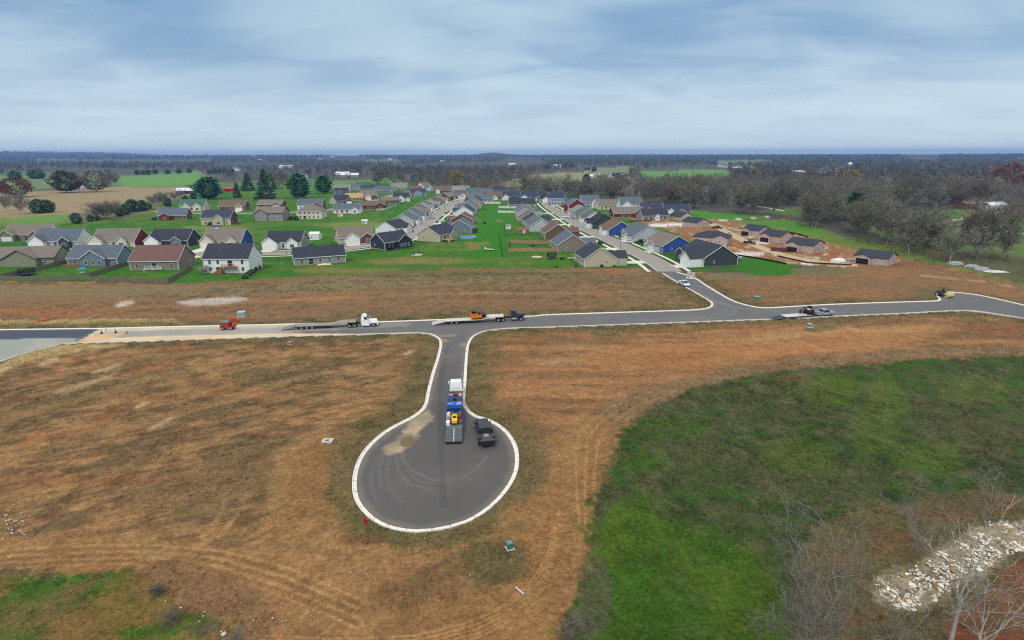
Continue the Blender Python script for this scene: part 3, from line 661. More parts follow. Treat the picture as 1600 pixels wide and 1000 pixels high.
HOUSES = []
def house(px, py, yaw, w, d, label, wall='gray', roof='dark', h=2.9, pitch=.5, gl=None, gr=None, wings=(), hip=False, back='w2', front='gdw', frame=False,
          trim=True, vents=True, zc=2.6, sides=True, cat='house', group='houses of the estate', name='house', loc=None, deck=None, slim=False):
    """px,py: where the middle of the building shows in the photo"""
    side_on = abs(math.sin(RAD(yaw))) > .8
    k_ = 1.0 if frame else (1.1 if side_on else 1.34); w = w * (1.12 if side_on and not frame else 1.0); pitch = pitch * k_; h = h * (1.0 if frame else 1.12); d = d * (1.0 if frame else 1.08)
    p = G(px, py, .47 * (h + d / 2 * pitch)) if loc is None else Vector(loc)
    r = thing(name, label, cat, (p.x, p.y, lz(p.x, p.y)), RAD(yaw), group)
    HOUSES.append((r, w, d))
    wm, rm_ = (FRAMED if frame else wallm(wall)), roofm(roof)
    hd, ov, rt = d / 2, .4, .16
    zr = h + hd * pitch
    tm = TRIM if trim is True else (DTRIM if trim == 'dark' else None)
    body = MB()
    if hip: body.box(-w/2, w/2, -hd, hd, 0, h)
    else: body.prism([(-hd, 0), (hd, 0), (hd, h), (0, zr), (-hd, h)], 'x', -w/2, w/2)
    body.build('wall', wm, r)
    f = MB(); f.box(-w/2 - .03, w/2 + .03, -hd - .03, hd + .03, -.6, .28); f.build('foundation', FOUND, r)
    ro = MB()
    if hip:
        k = min(hd, w/2 - .3); e = h - .1; a, b = w/2 + ov, hd + ov; zt = e + b * pitch
        ro.add([(-a,-b,e),(a,-b,e),(a,b,e),(-a,b,e),(-(w/2-k),0,zt),((w/2-k),0,zt),(-a,-b,e-.14),(a,-b,e-.14),(a,b,e-.14),(-a,b,e-.14)],
               [(0,1,5,4),(1,2,5),(2,3,4,5),(3,0,4),(0,6,7,1),(1,7,8,2),(2,8,9,3),(3,9,6,0),(9,8,7,6)])
    else:
        ro.prism(chevron(hd + ov, h - ov * pitch + .03, pitch, rt), 'x', -w/2 - ov, w/2 + ov)
    wr = []
    for wg in wings:
        side, xo, ww, proj = wg[:4]; o = dict(wg[4]) if len(wg) > 4 else {}
        s = -1 if side == 'f' else 1
        wp = o.get('pitch', pitch); wh = o.get('h', h)
        y0, y1 = s * (hd - .3), s * (hd + proj)
        q = MB(); q.prism([(xo - ww/2, -.4), (xo + ww/2, -.4), (xo + ww/2, wh), (xo, wh + ww/2 * wp), (xo - ww/2, wh)], 'y', min(y0, y1), max(y0, y1))
        q.build('wing', FRAMED if frame else wallm(o.get('wall', wall)), r)
        zw = wh + ww/2 * wp
        back_in = max(0.3, (zw - h) / pitch + .3)
        yb = s * max(hd - back_in, 0.0)
        ch = chevron(ww/2 + ov * .8, wh - ov * .8 * wp + .035, wp, rt)
        ro.prism([(xo + a_, z_) for a_, z_ in ch], 'y', min(yb, y1 + s * .35), max(yb, y1 + s * .35))
        wr.append((xo, ww, wh, wp, y1 + s * .35, s))
        kind = o.get('face', 'garage')
        if kind == 'garage':
            g = MB(); gw = min(4.9, ww - 1.0); g.box(xo - gw/2, xo + gw/2, min(y1, y1 + s*.05), max(y1, y1 + s*.05), .05, 2.25)
            for k in range(1, 4): g.box(xo - gw/2, xo + gw/2, min(y1, y1 + s*.065), max(y1, y1 + s*.065), .05 + .55*k, .08 + .55*k)
            g.build('garage_door_or_shade', DARKHOLE if frame else GARAGE, r)  # on half-built houses a dark panel paints the shade of the open garage
            fm = MB()
            for a_, b_, c_, e_ in ((-gw/2 - .15, -gw/2, .05, 2.4), (gw/2, gw/2 + .15, .05, 2.4), (-gw/2, gw/2, 2.25, 2.4)):
                fm.box(xo + a_, xo + b_, min(y1, y1 + s*.07), max(y1, y1 + s*.07), c_, e_)
            if not frame: fm.build('garage_trim', TRIM, r)
        elif kind == 'window':
            window(r, (.9, 1.4), (xo - .5, y1, .9), 0 if s < 0 else math.pi); window(r, (.9, 1.4), (xo + .5, y1, .9), 0 if s < 0 else math.pi)
        elif kind == 'windows3':
            for k in (-1, 0, 1): window(r, (.9, 1.4), (xo + k * ww * .27, y1, .9), 0 if s < 0 else math.pi)
        elif kind == 'small':
            window(r, (.7, .8), (xo, y1, 1.4), 0 if s < 0 else math.pi)
    ro.build('roof', rm_, r)
    if tm:
        t = MB()
        if not hip:
            for s in (-1, 1):
                x0 = s * (w/2 + ov); t.prism(chevron(hd + ov + .02, h - ov * pitch + .02, pitch, rt - .01, -.12), 'x', min(x0, x0 + s*.06), max(x0, x0 + s*.06))
        for s in (-1, 1):
            yy = s * (hd + ov); e = h - ov * pitch
            t.box(-w/2 - ov, w/2 + ov, min(yy, yy + s*.09), max(yy, yy + s*.09), e - .1, e + .12)
        for xo, ww, wh, wp, ye, s in wr:
            ch = chevron(ww/2 + ov * .8 + .02, wh - ov * .8 * wp + .02, wp, rt - .01, -.12)
            t.prism([(xo + a_, z_) for a_, z_ in ch], 'y', min(ye, ye + s*.06), max(ye, ye + s*.06))
        for sx in (-1, 1):
            for sy in (-1, 1):
                t.box(sx*w/2 - .09, sx*w/2 + .09, sy*hd - .09, sy*hd + .09, .0, h - .25)
        t.build('trim', tm, r)
    for s, c in ((-1, gl), (1, gr)):
        if c:
            q = MB(); q.prism([(-hd + .12, .1), (hd - .12, .1), (hd - .12, h - .05), (0, zr - .12), (-hd + .12, h - .05)], 'x', min(s*w/2, s*(w/2 + .04)), max(s*w/2, s*(w/2 + .04)))
            q.build('gable_wall', wallm(c), r)
    occ = [(wg[0], wg[1] - wg[2]/2 - .6, wg[1] + wg[2]/2 + .6) for wg in wings]
    def free(side, x): return all(not (o_[0] == side and o_[1] < x < o_[2]) for o_ in occ)
    xs = [(-.36 + .18 * k) * w for k in range(5)] if w > 12 else [-.3 * w, 0, .3 * w]
    if not slim:
        lv = [.95] if h < 4.5 else [.95, 3.6]
        if 'n' not in front:
            done = False
            for x in xs:
                if not free('f', x): continue
                if not done and h < 9:
                    dd = MB(); dd.box(x - .5, x + .5, -hd - .05, -hd + .02, .3, 2.35); dd.build('front_door', DOOR, r); done = True
                    if not frame and 'p' in front:
                        pc = MB(); pc.box(x - 2.4, x + 2.4, -hd - 1.9, -hd - .02, -.2, .22); pc.build('porch_floor', FOUND, r)
                        for k in (-2.2, 2.2):
                            po = MB(); po.box(x + k - .11, x + k + .11, -hd - 1.8, -hd - 1.58, .2, h - .2); po.build('porch_post', TRIM, r)
                    continue
                for z in lv: window(r, (1.7, 1.4) if z < 2 else (.9, 1.4), (x, -hd, z), 0)
        if back != 'n':
            for k, x in enumerate(xs):
                if not free('b', x) or (deck and abs(x - deck[0]) < deck[1]/2 + .4): continue
                key = (1.8, 2.1) if (k == 3 and back == 'w2') else (.9, 1.4)
                for z in lv: window(r, key if z < 2 else (.9, 1.4), (x, hd, .3 if key[1] > 2 and z < 2 else z), math.pi)
        if sides:
            for s in (-1, 1):
                rz = RAD(90) * s
                yw = (-.2 * d) if (int(px) + s) % 2 else .22 * d
                window(r, (.7, .8), (s * (w/2 + (.04 if (gl if s < 0 else gr) else 0)), yw, 1.4), rz)
        if vents:
            rr = random.Random(int(px * 7 + py))
            for k in range(2):
                v = MB(); x = rr.uniform(-.35, .35) * w; y = rr.uniform(.15, .6) * hd * rr.choice((-1, 1))
                zz = h + (hd - abs(y)) * pitch
                v.cyl((x, y, zz), (x, y, zz + .5), .08, n=6)
                v.build('vent_pipe', TRIM if tm is TRIM else FOUND, r)
    if deck:
        x0, dw, dd, dz = deck[:4]; dk = MB(); y0 = hd + .02
        dk.box(x0 - dw/2, x0 + dw/2, y0, y0 + dd, dz - .15, dz)
        for a_ in (-dw/2 + .1, 0, dw/2 - .1): dk.box(x0 + a_ - .08, x0 + a_ + .08, y0 + dd - .2, y0 + dd - .04, 0, dz + 1.0)
        dk.box(x0 - dw/2, x0 + dw/2, y0 + dd - .12, y0 + dd - .06, dz + .9, dz + 1.0)
        for k in range(int(dw / .3)): dk.box(x0 - dw/2 + .3*k, x0 - dw/2 + .3*k + .05, y0 + dd - .11, y0 + dd - .07, dz, dz + .9)
        db_ = dk.build('deck', deck[4] if len(deck) > 4 else WOOD, r)
        window(r, (1.8, 2.1), (x0, hd, dz + .05), math.pi)
        st = MB()
        for k in range(max(1, int(dz / .2))): st.box(x0 + dw/2 + .02 + .28*k, x0 + dw/2 + .28*(k+1), y0 + dd - 1.2, y0 + dd, 0, max(dz - .2*k - .05, .1))
        st.build('deck_stairs', deck[4] if len(deck) > 4 else WOOD, r)
    return r

def framed_mat():
    m = bpy.data.materials.new('house_wrap_and_block'); m.use_nodes = True
    nt = m.node_tree; N = nt.nodes; L = nt.links; b = N['Principled BSDF']; b.inputs['Roughness'].default_value = .85
    tc = N.new('ShaderNodeTexCoord'); mp = N.new('ShaderNodeMapping'); mp.inputs['Rotation'].default_value = (RAD(8), RAD(38), RAD(12))
    L.new(tc.outputs['Object'], mp.inputs['Vector'])
    wv = N.new('ShaderNodeTexWave'); wv.inputs['Scale'].default_value = .55; wv.inputs['Distortion'].default_value = 5; wv.inputs['Detail'].default_value = 2; wv.inputs['Detail Scale'].default_value = 2.5
    L.new(mp.outputs['Vector'], wv.inputs['Vector'])
    rp = N.new('ShaderNodeValToRGB'); e = rp.color_ramp.elements
    e[0].position = .2; e[0].color = (*A(160, 128, 120), 1); e[1].position = .75; e[1].color = (*A(208, 194, 186), 1)
    L.new(wv.outputs['Fac'], rp.inputs['Fac']); L.new(rp.outputs['Color'], b.inputs['Base Color']); return m
FRAMED = framed_mat()
DARKHOLE = M((34, 30, 28), .9, var=.2)

g1 = lambda x, ww=6.6, pr=2.4, **k: ('f', x, ww, pr, dict(k))
b1 = lambda x, ww=7, pr=1.2, **k: ('b', x, ww, pr, dict(k))
win = dict(face='window')
# ---- nearest row, seen from behind (south side of the lower street)
house(47,399,188,25,12,'olive sided ranch with wide taupe roof, nearest to the left edge, behind the trampoline','olive','taupe',trim='dark',wings=[b1(-1,12,2.5,face='small')],pitch=.42)
house(158,398,184,19,11.5,'blue grey ranch house with white trimmed rear gable beside the blue umbrella','bluegray','slate',wings=[b1(-1,9.5,1.6,face='windows3')],gr='bluegray',gl='grayblue')
house(254,401,182,18.5,12.5,'taupe ranch house under a large reddish brown roof inside the fenced yard','taupe','maroon',pitch=.55,h=3.2,deck=(0,6.5,1.2,.5,VINYL))
house(364,403,180,17,11,'tall white two storey house with charcoal roof and wooden rear balcony','white','dark',h=5.1,pitch=.58,deck=(-1.5,5.4,1.8,2.7,WOOD),gl='white',gr='white')
house(498,398,204,20,8.5,'long grey ranch with charcoal roof and small cream patio on its own in the grass','gray','dark',pitch=.55,trim=True,back='w2')
house(610,375,228,15,10.5,'dark navy house with white trimmed rear gable and black deck at the street bend','navy','dark',h=3.3,wings=[b1(-3.5,8,1.2,face='windows3')],deck=(4,4,2.2,1.2,BLACKM))
# ---- north side of the lower street, fronts to the viewer
house(52,363,4,22,11,'taupe roofed house with white right gable, leftmost of the second row','taupe','taupe',gr='white',gl='white',wings=[g1(-7.5,7,3,wall='taupe'),g1(5,5,1,**win)],pitch=.55)
house(99,371,4,21,12,'slate blue roofed house with white gables and dark stone porch gable','palegray','slate',gr='white',gl='white',wings=[g1(-7,7,3,wall='white'),g1(5,5,1.5,wall='charcoal',face='window')],pitch=.6)
house(189,371,2,20,12,'taupe roofed house with a bright red right gable wall','cream','taupe',gr='red',wings=[g1(-7,7,3,wall='cream'),g1(4.5,5,1.5,wall='cream',face='window')],pitch=.58)
house(273,371,0,19,11.5,'dark slate house with white garage gable, behind the reddish roofed house','charcoal','dark',gr='charcoal',wings=[g1(-6.5,7,3,wall='white'),g1(4.6,5,1.5,wall='bluegray',face='window')],pitch=.55)
house(356,371,0,18.5,11.5,'taupe roofed house with a royal blue right gable and cream garage','cream','taupe',gr='blue',wings=[g1(-6.3,6.6,3,wall='cream'),g1(4.8,4.8,1.5,wall='cream',face='window')],pitch=.58)
house(449,374,0,17,11,'charcoal roofed house with two white front gables next to the white shed','white','dark',gr='gray',wings=[g1(-5.3,7,3.2,wall='white'),g1(4.8,5.2,1.6,wall='white',face='window')],front='p',pitch=.55)
house(553,367,26,17,11,'beige sided house with taupe roof, white garage gable and brick porch','beige','taupe',gl='beige',gr='brick',wings=[g1(-2.5,7,3.0,wall='white'),g1(5.2,5,1.2,wall='brick',face='window')],front='p',pitch=.55)
house(614,354,72,15,12,'white gabled house with dark roof just behind the navy house','white','dark',gl='white',wings=[g1(2,6.6,3,wall='white')],pitch=.52)
# ---- west side of the left street
YL = 86
house(634,342,YL,13,12,'pale house with slate blue roof, third up the left side of the left street','palegray','slate',wings=[g1(-1,6.4,2.6,wall='white')])
house(643,335,YL,12,13,'sage green gabled house with white trim above the slate blue roof','sage','slate',gl='sage',wings=[g1(0,6.4,2.6,wall='white')],pitch=.55)
house(652,330,YL,13,12,'taupe house with taupe roof next above the sage green one','taupe','taupe',wings=[g1(1,6.4,2.4,wall='taupe')])
house(659,323.5,YL,13,12,'brown taupe house with shallow roof, sixth up the left street','taupe','gray',wings=[g1(-1,6.4,2.4,wall='white')])
house(669,318.5,YL,14,13,'grey blue walled house with wide grey roof beside the left street','grayblue','gray',wings=[g1(2,6.4,2.6,wall='paleblue')],pitch=.42)
house(684,311.5,YL,14,13,'taupe grey house with a white garage end high on the left street','taupe','taupe',wings=[g1(-1,6.4,2.4,wall='white')])
house(695,306.5,YL,14,12,'brown roofed brick house near the top of the left street','brick','taupe',wings=[g1(2,6.4,2.4,wall='brick')])
house(708,305,70,14,12,'slate roofed house with white garage facing the head of the left street','gray','slate',wings=[g1(0,6.6,2.4,wall='white')])
# ---- east side of the left street, backs to the green strip
YR = -94
house(684,363,-112,18,12,'beige corner house with dark roof beside the swimming pool','beige','dark',gl='beige',gr='beige',h=3.2,wings=[b1(-3.5,8,1.5,wall='beige',face='small')],deck=(4.5,6,5,.9,TANWOOD),pitch=.55)
house(721,352.5,YR,13,13,'blue grey house with white edged gable above the pool house','bluegray','slate',gr='bluegray',wings=[g1(-1,6.4,2.4,wall='bluegray')],pitch=.55)
house(724,341.5,YR,13,13,'maroon roofed house in the row backing on the green strip','brown','maroon',wings=[g1(1,6.4,2.4,wall='brown')])
house(727,329,YR,14,12,'navy roofed house with a white gable facing the viewer, in the strip row','white','navy',gr='white',wings=[g1(-1,6.4,2.4,wall='white')],pitch=.58)
house(733,321.5,YR,13,13,'slate roofed grey house, fifth along the green strip','gray','slate',wings=[g1(-1,6.4,2.4,wall='gray')],pitch=.58)
house(740,318.5,YR,12,12,'grey house with a beige gable trimmed white, sixth along the green strip','beige','taupe',gr='beige',wings=[g1(-1,6,2.4,wall='beige')],pitch=.58)
house(742,313.5,YR,14,12,'charcoal navy roofed house, farthest of the row backing on the green strip','gray','navy',wings=[g1(-1,6.4,2.4,wall='gray')],pitch=.55)
house(751,309.5,2,24,12,'long slate roofed house above the white vinyl fence','paleblue','slate',pitch=.42)
# ---- upper left street
house(273,334.5,12,18,12,'brown brick house with blue roof and red rear porch','brick','slate',gr='brick',wings=[b1(2,6,1.5,wall='brick',face='window'),g1(-4,6,2.0,wall='red',face='window')],pitch=.48)
house(304,320.5,6,19,11,'cream house with green metal roof and two front gables','cream','green',h=3.4,wings=[g1(-4,6,1.5,face='window'),g1(4.5,6,1.5,face='window')],pitch=.6)
house(343,340,184,18,11.5,'greige two level house with blue slate roof and brown brick end','beige','navy',h=4.2,gl='brick',wings=[b1(-2,6,1.2,wall='beige',face='window')],pitch=.5)
house(366,321,4,20,11,'brown roofed brown house beside the pale driveway on the upper street','brown','brown',h=3.4,wings=[g1(6,6.6,1.5,wall='tan')],pitch=.5)
house(425,334,182,19,12,'grey two level house with taupe roof and dark recessed rear','gray','taupe',h=4.8,wings=[b1(5,8,.8,wall='gray',face='small')],trim='dark',pitch=.42)
house(425,318.5,2,20,11,'low taupe roofed brown brick house behind the grey two level house','brick','taupe',wings=[g1(6,7,2,wall='taupe')],pitch=.42)
house(487,319,4,20,12,'white walled house with slate roof and brown front gable on upper street','white','slate',gl='white',gr='brown',h=3.6,wings=[g1(6,6.6,2,wall='brown')],pitch=.5)
house(487,331,182,17,12,'cream house with taupe hipped roof and two rows of windows','cream','taupe',h=5.0,hip=True,wings=(),pitch=.45)
house(544,326,4,20,10,'long white ranch house with slate roof beside the small beige shed','white','slate',gl='white',gr='white',pitch=.5,wings=[g1(6,5,1,wall='white',face='window')])
house(532,312,42,15,12,'beige gabled house with dark roof, below the plain tan roof','beige','dark',gl='beige',wings=[g1(4,6,2,wall='brown')],pitch=.5)
house(553,308,20,16,12,'unfinished house with bare tan plywood roof','tan','tan',trim=None,pitch=.45,vents=False)
house(584,320.5,8,20,11,'brown brick ranch with brown roof in front of the low white fence','brick','brown',gr='brick',wings=[g1(6,6,2,wall='brick',face='window')],trim='dark',pitch=.42)
house(574,305.5,30,17,12,'taupe roofed house with white garage doors at the upper street bend','beige','taupe',wings=[g1(-2,6.6,2.4,wall='cream'),g1(5,5,1.4,wall='brick',face='window')],pitch=.5)
house(609,313.5,20,16,10,'low taupe roofed house behind the brown brick ranch','taupe','taupe',trim='dark',pitch=.38)
house(627,308,14,15,11,'white gabled house with dark roof below the upper street','white','dark',gl='white',wings=[g1(-1,7,2,wall='white',face='window'),g1(6,3,1,wall='white',face='small')],pitch=.6)
house(653,301,10,17,12,'pale blue house with navy roof and wide front gable','paleblue','navy',wings=[g1(0,9,2,wall='paleblue',face='windows3')],pitch=.5)
house(535,294,10,20,12,'grey roofed house with white edged gables beyond the round evergreen','palegray','gray',wings=[g1(3,7,2,wall='white')],pitch=.5,slim=True)
house(533,299,30,15,11,'slate blue house with an open dark garage under the evergreen','bluegray','dark',wings=[g1(-3,6.6,1,wall='bluegray',face='small')],pitch=.5)
house(556,292,8,18,12,'slate roofed pale blue house with a white end gable at the back','paleblue','slate',gr='white',pitch=.5,slim=True)
house(577,294,4,20,12,'dark navy roofed grey house in the back row of the estate','gray','navy',pitch=.45,slim=True)
house(600,296.5,4,19,12,'wide slate roofed house with pale gable end in the back row','grayblue','slate',gr='cream',pitch=.5,slim=True)
house(624,291.5,6,20,12,'grey gabled house with slate roof at the far end of upper street','gray','gray',wings=[g1(-4,6,1.5,wall='gray',face='small')],pitch=.6,slim=True)
house(663,292,60,14,11,'tall narrow white gabled house before the woods','white','taupe',h=4.6,pitch=.75,wings=[g1(3,5,2,wall='white',face='window')],slim=True)
house(650,295,10,14,11,'purplish brown roofed house behind the pale blue house','taupe','maroon',pitch=.45,slim=True)
house(690,296.5,4,20,12,'brown roofed house with two small white gables near the woods','brick','brown',wings=[g1(-4,5,1.5,wall='white',face='small'),g1(4,5,1.5,wall='brick',face='small')],pitch=.55,slim=True)
house(720,297.5,4,19,12,'pale grey roofed two storey house at the head of left street','palegray','gray',h=5,pitch=.45,slim=True)
house(718,304,20,13,11,'red roofed house with small white dormer at the head of left street','brown','maroon',wings=[g1(2,5,1.5,wall='white',face='small')],pitch=.5)
house(741,300,6,18,12,'dark green roofed house with a beige end gable before the woods','beige','teal',gr='beige',pitch=.6,slim=True)
house(757,300,4,17,11,'slate roofed house with a white garage gable before the woods','gray','slate',wings=[g1(-5,6.6,2,wall='white')],pitch=.5)
house(774,306,4,19,12,'brown roofed tan brick house left of the navy houses','tan','brown',wings=[g1(-1,6.4,2,wall='cream')],pitch=.5,trim='dark')
house(779,297,4,16,11,'dark brown house close under the bare woods','brown','dark',pitch=.5,slim=True)
# ---- top of the right street
house(800,306,0,19,12,'navy roofed house with white garage gable facing down between both streets','charcoal','navy',wings=[g1(-6,6.6,2.4,wall='white'),g1(2,5,1.2,wall='charcoal',face='window')],pitch=.55)
house(827,307,-6,16,12,'white gabled house with navy roof in the top row','white','navy',wings=[g1(-4,7,2,wall='white',face='small')],pitch=.55)
house(839,306,-10,17,12,'dark green grey house with charcoal roof at the top of right street','charcoal','dark',wings=[g1(4,5,1.5,wall='sage',face='window')],pitch=.6)
house(856,310.5,-14,13,11,'black roofed house with white double garage at the street end','palegray','black',wings=[g1(0,7,2.4,wall='white')],h=3.2,pitch=.5)
house(871,311,-20,15,11,'pale blue two storey house at the end of right street','paleblue','navy',h=5.4,gr='paleblue',pitch=.55)
# ---- west side of the right street
YW = 96
house(930,398,98,13.5,12,'sage beige house with slate roof nearest the new road, gable to the viewer','beige','dark',gl='beige',wings=[g1(-3.0,6.4,5,wall='beige',face='small')],pitch=.6,h=3.0)
house(889,377,97,15,13,'mauve grey house with slate grey roof by the brown fenced yard','taupe','slate',gl='taupe',wings=[g1(-2,6.6,4.5,wall='taupe')],pitch=.6)
house(868,360,YW,14,13,'house with maroon roof and brown gable behind the black fence','brown','maroon',gl='brown',wings=[g1(-1,6.6,5,wall='brown')],pitch=.6)
house(842,350,YW,14,12,'grey lilac gabled house with slate roof above the red shed','gray','slate',gl='palegray',wings=[g1(-1,6.6,4,wall='gray')],pitch=.58)
house(834,343,YW,13,12,'dark slate roofed house, fifth along the west of right street','gray','dark',wings=[g1(-1,6.6,4,wall='gray')],pitch=.55)
house(822.5,335,YW,13,12,'grey house with pale roof and beige edge, beside the white fenced yard','beige','gray',gl='gray',wings=[g1(-1,6,3,wall='brown')],pitch=.6)
house(819,326.5,YW,14,12,'slate roofed grey house above the white fenced yard','gray','slate',wings=[g1(-1,6,3,wall='gray')],pitch=.55)
house(815,317.5,8,22,12,'long charcoal roofed beige house at the head of the green strip','beige','dark',gl='beige',pitch=.5)
# ---- east side of the right street
YE = -84
house(898,320.5,YE,14,12,'red two storey house with arched looking gable on the right street','red','slate',h=4.8,gr='red',wings=[g1(-1,6,2.4,wall='red')],pitch=.6)
house(907,329,YE,13,12,'taupe grey house just below the red two storey house','taupe','gray',wings=[g1(1,6,2.4,wall='palegray')],pitch=.55)
house(917,333,YE,14,12,'teal grey roofed house on the east side of the right street','sage','teal',gr='sage',wings=[g1(1,6,2.4,wall='sage')],pitch=.58)
house(926,338.5,YE,13,12,'pale walled house with grey teal roof next to the black one','white','teal',gr='white',wings=[g1(1,6,2.4,wall='white')],pitch=.58)
house(940,345,YE,14,13,'black and charcoal farmhouse style house with white porch trim','charcoal','black',gr='charcoal',wings=[g1(1,6.4,3,wall='white',face='window')],pitch=.65,trim='dark')
house(963,355,-82,15,13,'brown roofed house with a royal blue gable beside the right street','blue','brown',gr='blue',wings=[g1(3.5,6.6,3,wall='white')],pitch=.55)
house(1003,362.5,-80,17,14,'pale grey house with slate grey roof and twin white edged gables','palegray','slate',gr='palegray',wings=[g1(4,6.6,3,wall='palegray'),g1(-4,6,1.2,wall='palegray',face='window')],pitch=.55)
house(1044,378,-78,17,14,'taupe roofed house with a vivid blue gable wall toward the new road','blue','taupe',gr='blue',wings=[g1(4.5,6.8,3,wall='palegray'),g1(-4,5,1.2,wall='cream',face='window')],pitch=.5)
house(1106,395,-76,17,14,'charcoal sided house with dark slate roof, last before the weeds','charcoal','dark',gr='charcoal',h=3.2,wings=[g1(5.5,7,6,wall='white'),g1(-4.5,7,2.4,wall='charcoal',face='window')],front='p',pitch=.55)
# ---- second row behind the right street
house(950,319.5,8,19,12,'taupe roofed pale yellow house under the bare woods','cream','taupe',gr='cream',pitch=.5)
house(920,315,10,15,12,'pale blue two storey house behind the red house','paleblue','slate',h=5,wings=[g1(3,5,1,wall='white',face='window')],pitch=.55)
house(983,319,4,17,12,'white and grey two storey house beside the leaning white pole','white','slate',h=4.8,gr='palegray',wings=[g1(-4,7,2.5,wall='white')],pitch=.6)
house(979,331.5,6,22,11,'red brick ranch with grey brown roof','red','taupe',wings=[g1(6,5.5,1.5,wall='red',face='window')],pitch=.45)
house(1017,326.5,8,18,12,'white house with navy roof behind the slate roofed house','white','navy',gr='white',wings=[g1(-5,6.6,2.5,wall='white')],pitch=.55)
house(1020,335,6,18,11,'grey house with dark slate roof on the second street','gray','dark',gr='gray',wings=[g1(1,3,1,wall='white',face='small')],pitch=.5)
house(1055,328,4,19,12,'dark roofed stone house with white garage at the wood edge','taupe','navy',wings=[g1(-6,6.6,2,wall='white'),g1(2,5,1.5,wall='taupe',face='window')],pitch=.55)
# ---- houses under construction
cg = 'houses under construction on the bare plots'
house(1064,337.5,-62,11,11,'half built house with pinkish block walls and dark roof beside the stone house',frame=True,roof='dark',trim=None,vents=False,pitch=.45,group=cg,slim=True)
house(1087,347.5,-58,11.5,11,'half built house with dark roof at the head of the gravel road',frame=True,roof='dark',trim=None,vents=False,pitch=.4,h=3.4,group=cg,slim=True)
house(1113,370,-28,17,12,'large half built house with broad dark roof behind the charcoal house',frame=True,roof='dark',trim=None,vents=False,pitch=.4,h=3.4,hip=True,group=cg,wings=[g1(5,7,2.5,face='small')],slim=True)
house(1182,360,-58,10,10,'half built pink walled house, farthest of the three beside the green strip',frame=True,roof='dark',trim=None,vents=False,pitch=.42,h=3.4,group=cg,wings=[g1(-2,5.5,2)],slim=True)
house(1214,369,-58,11,10.5,'half built pink walled house, middle of the three beside the green strip',frame=True,roof='dark',trim=None,vents=False,pitch=.42,h=3.5,group=cg,wings=[g1(-2,5.6,2)],slim=True)
house(1259,383,-52,12,11.5,'half built house with open garage beside the silt fence, nearest of the three',frame=True,roof='dark',trim=None,vents=False,pitch=.36,h=3.6,group=cg,wings=[g1(-2.5,6,2)],slim=True)
house(1369,401.5,-50,12,11,'lone half built house at the far end of the red earth',frame=True,roof='dark',trim=None,vents=False,pitch=.36,h=3.0,group=cg,wings=[g1(-2.5,5.6,2)],slim=True)

# ---- driveways from each house on the two streets to the kerb
drive_m = M((214, 208, 194), .88, var=.08, scale=.5)
def driveways():
    lines = [( [(p.x, p.y) for p in LR], 4.6), ([(p.x, p.y) for p in LL], 4.6), ([(p.x, p.y) for p in LU], 4.0)]
    for r, w, d in HOUSES:
        a = r.rotation_euler.z; f = Vector((math.sin(a), -math.cos(a))); s = Vector((math.cos(a), math.sin(a)))
        if str(r.get('group')) != 'houses of the estate': continue
        gx_ = 0
        for ch in r.children:
            if ch.name.startswith('garage_door_or_shade'): gx_ = sum(v.co.x for v in ch.data.vertices) / len(ch.data.vertices)
        st = Vector(r.location[:2]) + s * gx_ + f * (d / 2 + .5)
        for L_, hw in lines:
            for t in np.arange(0, 26, .5):
                q = st + f * t
                if pdist(L_, np.array([q.x]), np.array([q.y]))[0] < hw:
                    if t < 1.5: break
                    m = MB(); a0 = st - s * 2.7; a1 = st + s * 2.7; b0 = q - s * 3.2; b1_ = q + s * 3.2
                    m.add([(a0.x, a0.y, .045), (a1.x, a1.y, .045), (b1_.x, b1_.y, .045), (b0.x, b0.y, .045)], [(0, 1, 2, 3)])
                    struct(m.build('driveway', drive_m)); break
driveways()
# ------------------------------------------------------------------ vehicles and machines (local x = forward)
TYRE = M((30, 30, 31), .9, var=.15, scale=4)
RIM = M((196, 198, 200), .35, metal=.6, var=.08, scale=2)
CHASSIS = M((40, 41, 43), .7, var=.2, scale=2)
CHROME = M((205, 208, 210), .2, metal=.9, var=.05)
DECK = M((176, 170, 158), .85, var=.22, scale=1.1)
ALU = M((214, 214, 208), .45, metal=.3, var=.12, scale=1.0)
STEEL = M((92, 98, 106), .6, var=.18, scale=1.5)
REDL = M((96, 20, 18), .3, var=.1); LAMP = M((232, 230, 220), .2, var=.05)
HOSE = M((176, 62, 40), .7, var=.2, scale=3)
def car_paint(rgb): return M(rgb, .28, metal=.1, var=.06, scale=1.0, spec=.6)

def wheel(par, x, y, r, wd, rim=True):
    m = MB(); m.cyl((x, y - wd/2, r), (x, y + wd/2, r), r, n=16); w = m.build('wheel', TYRE, par, smooth=False)
    if rim:
        s = 1 if y > 0 else -1
        k = MB(); k.cyl((x, y + s * (wd/2 - .02), r), (x, y + s * (wd/2 + .02), r), r * .58, n=12); k.build('rim', RIM, w)
    return w

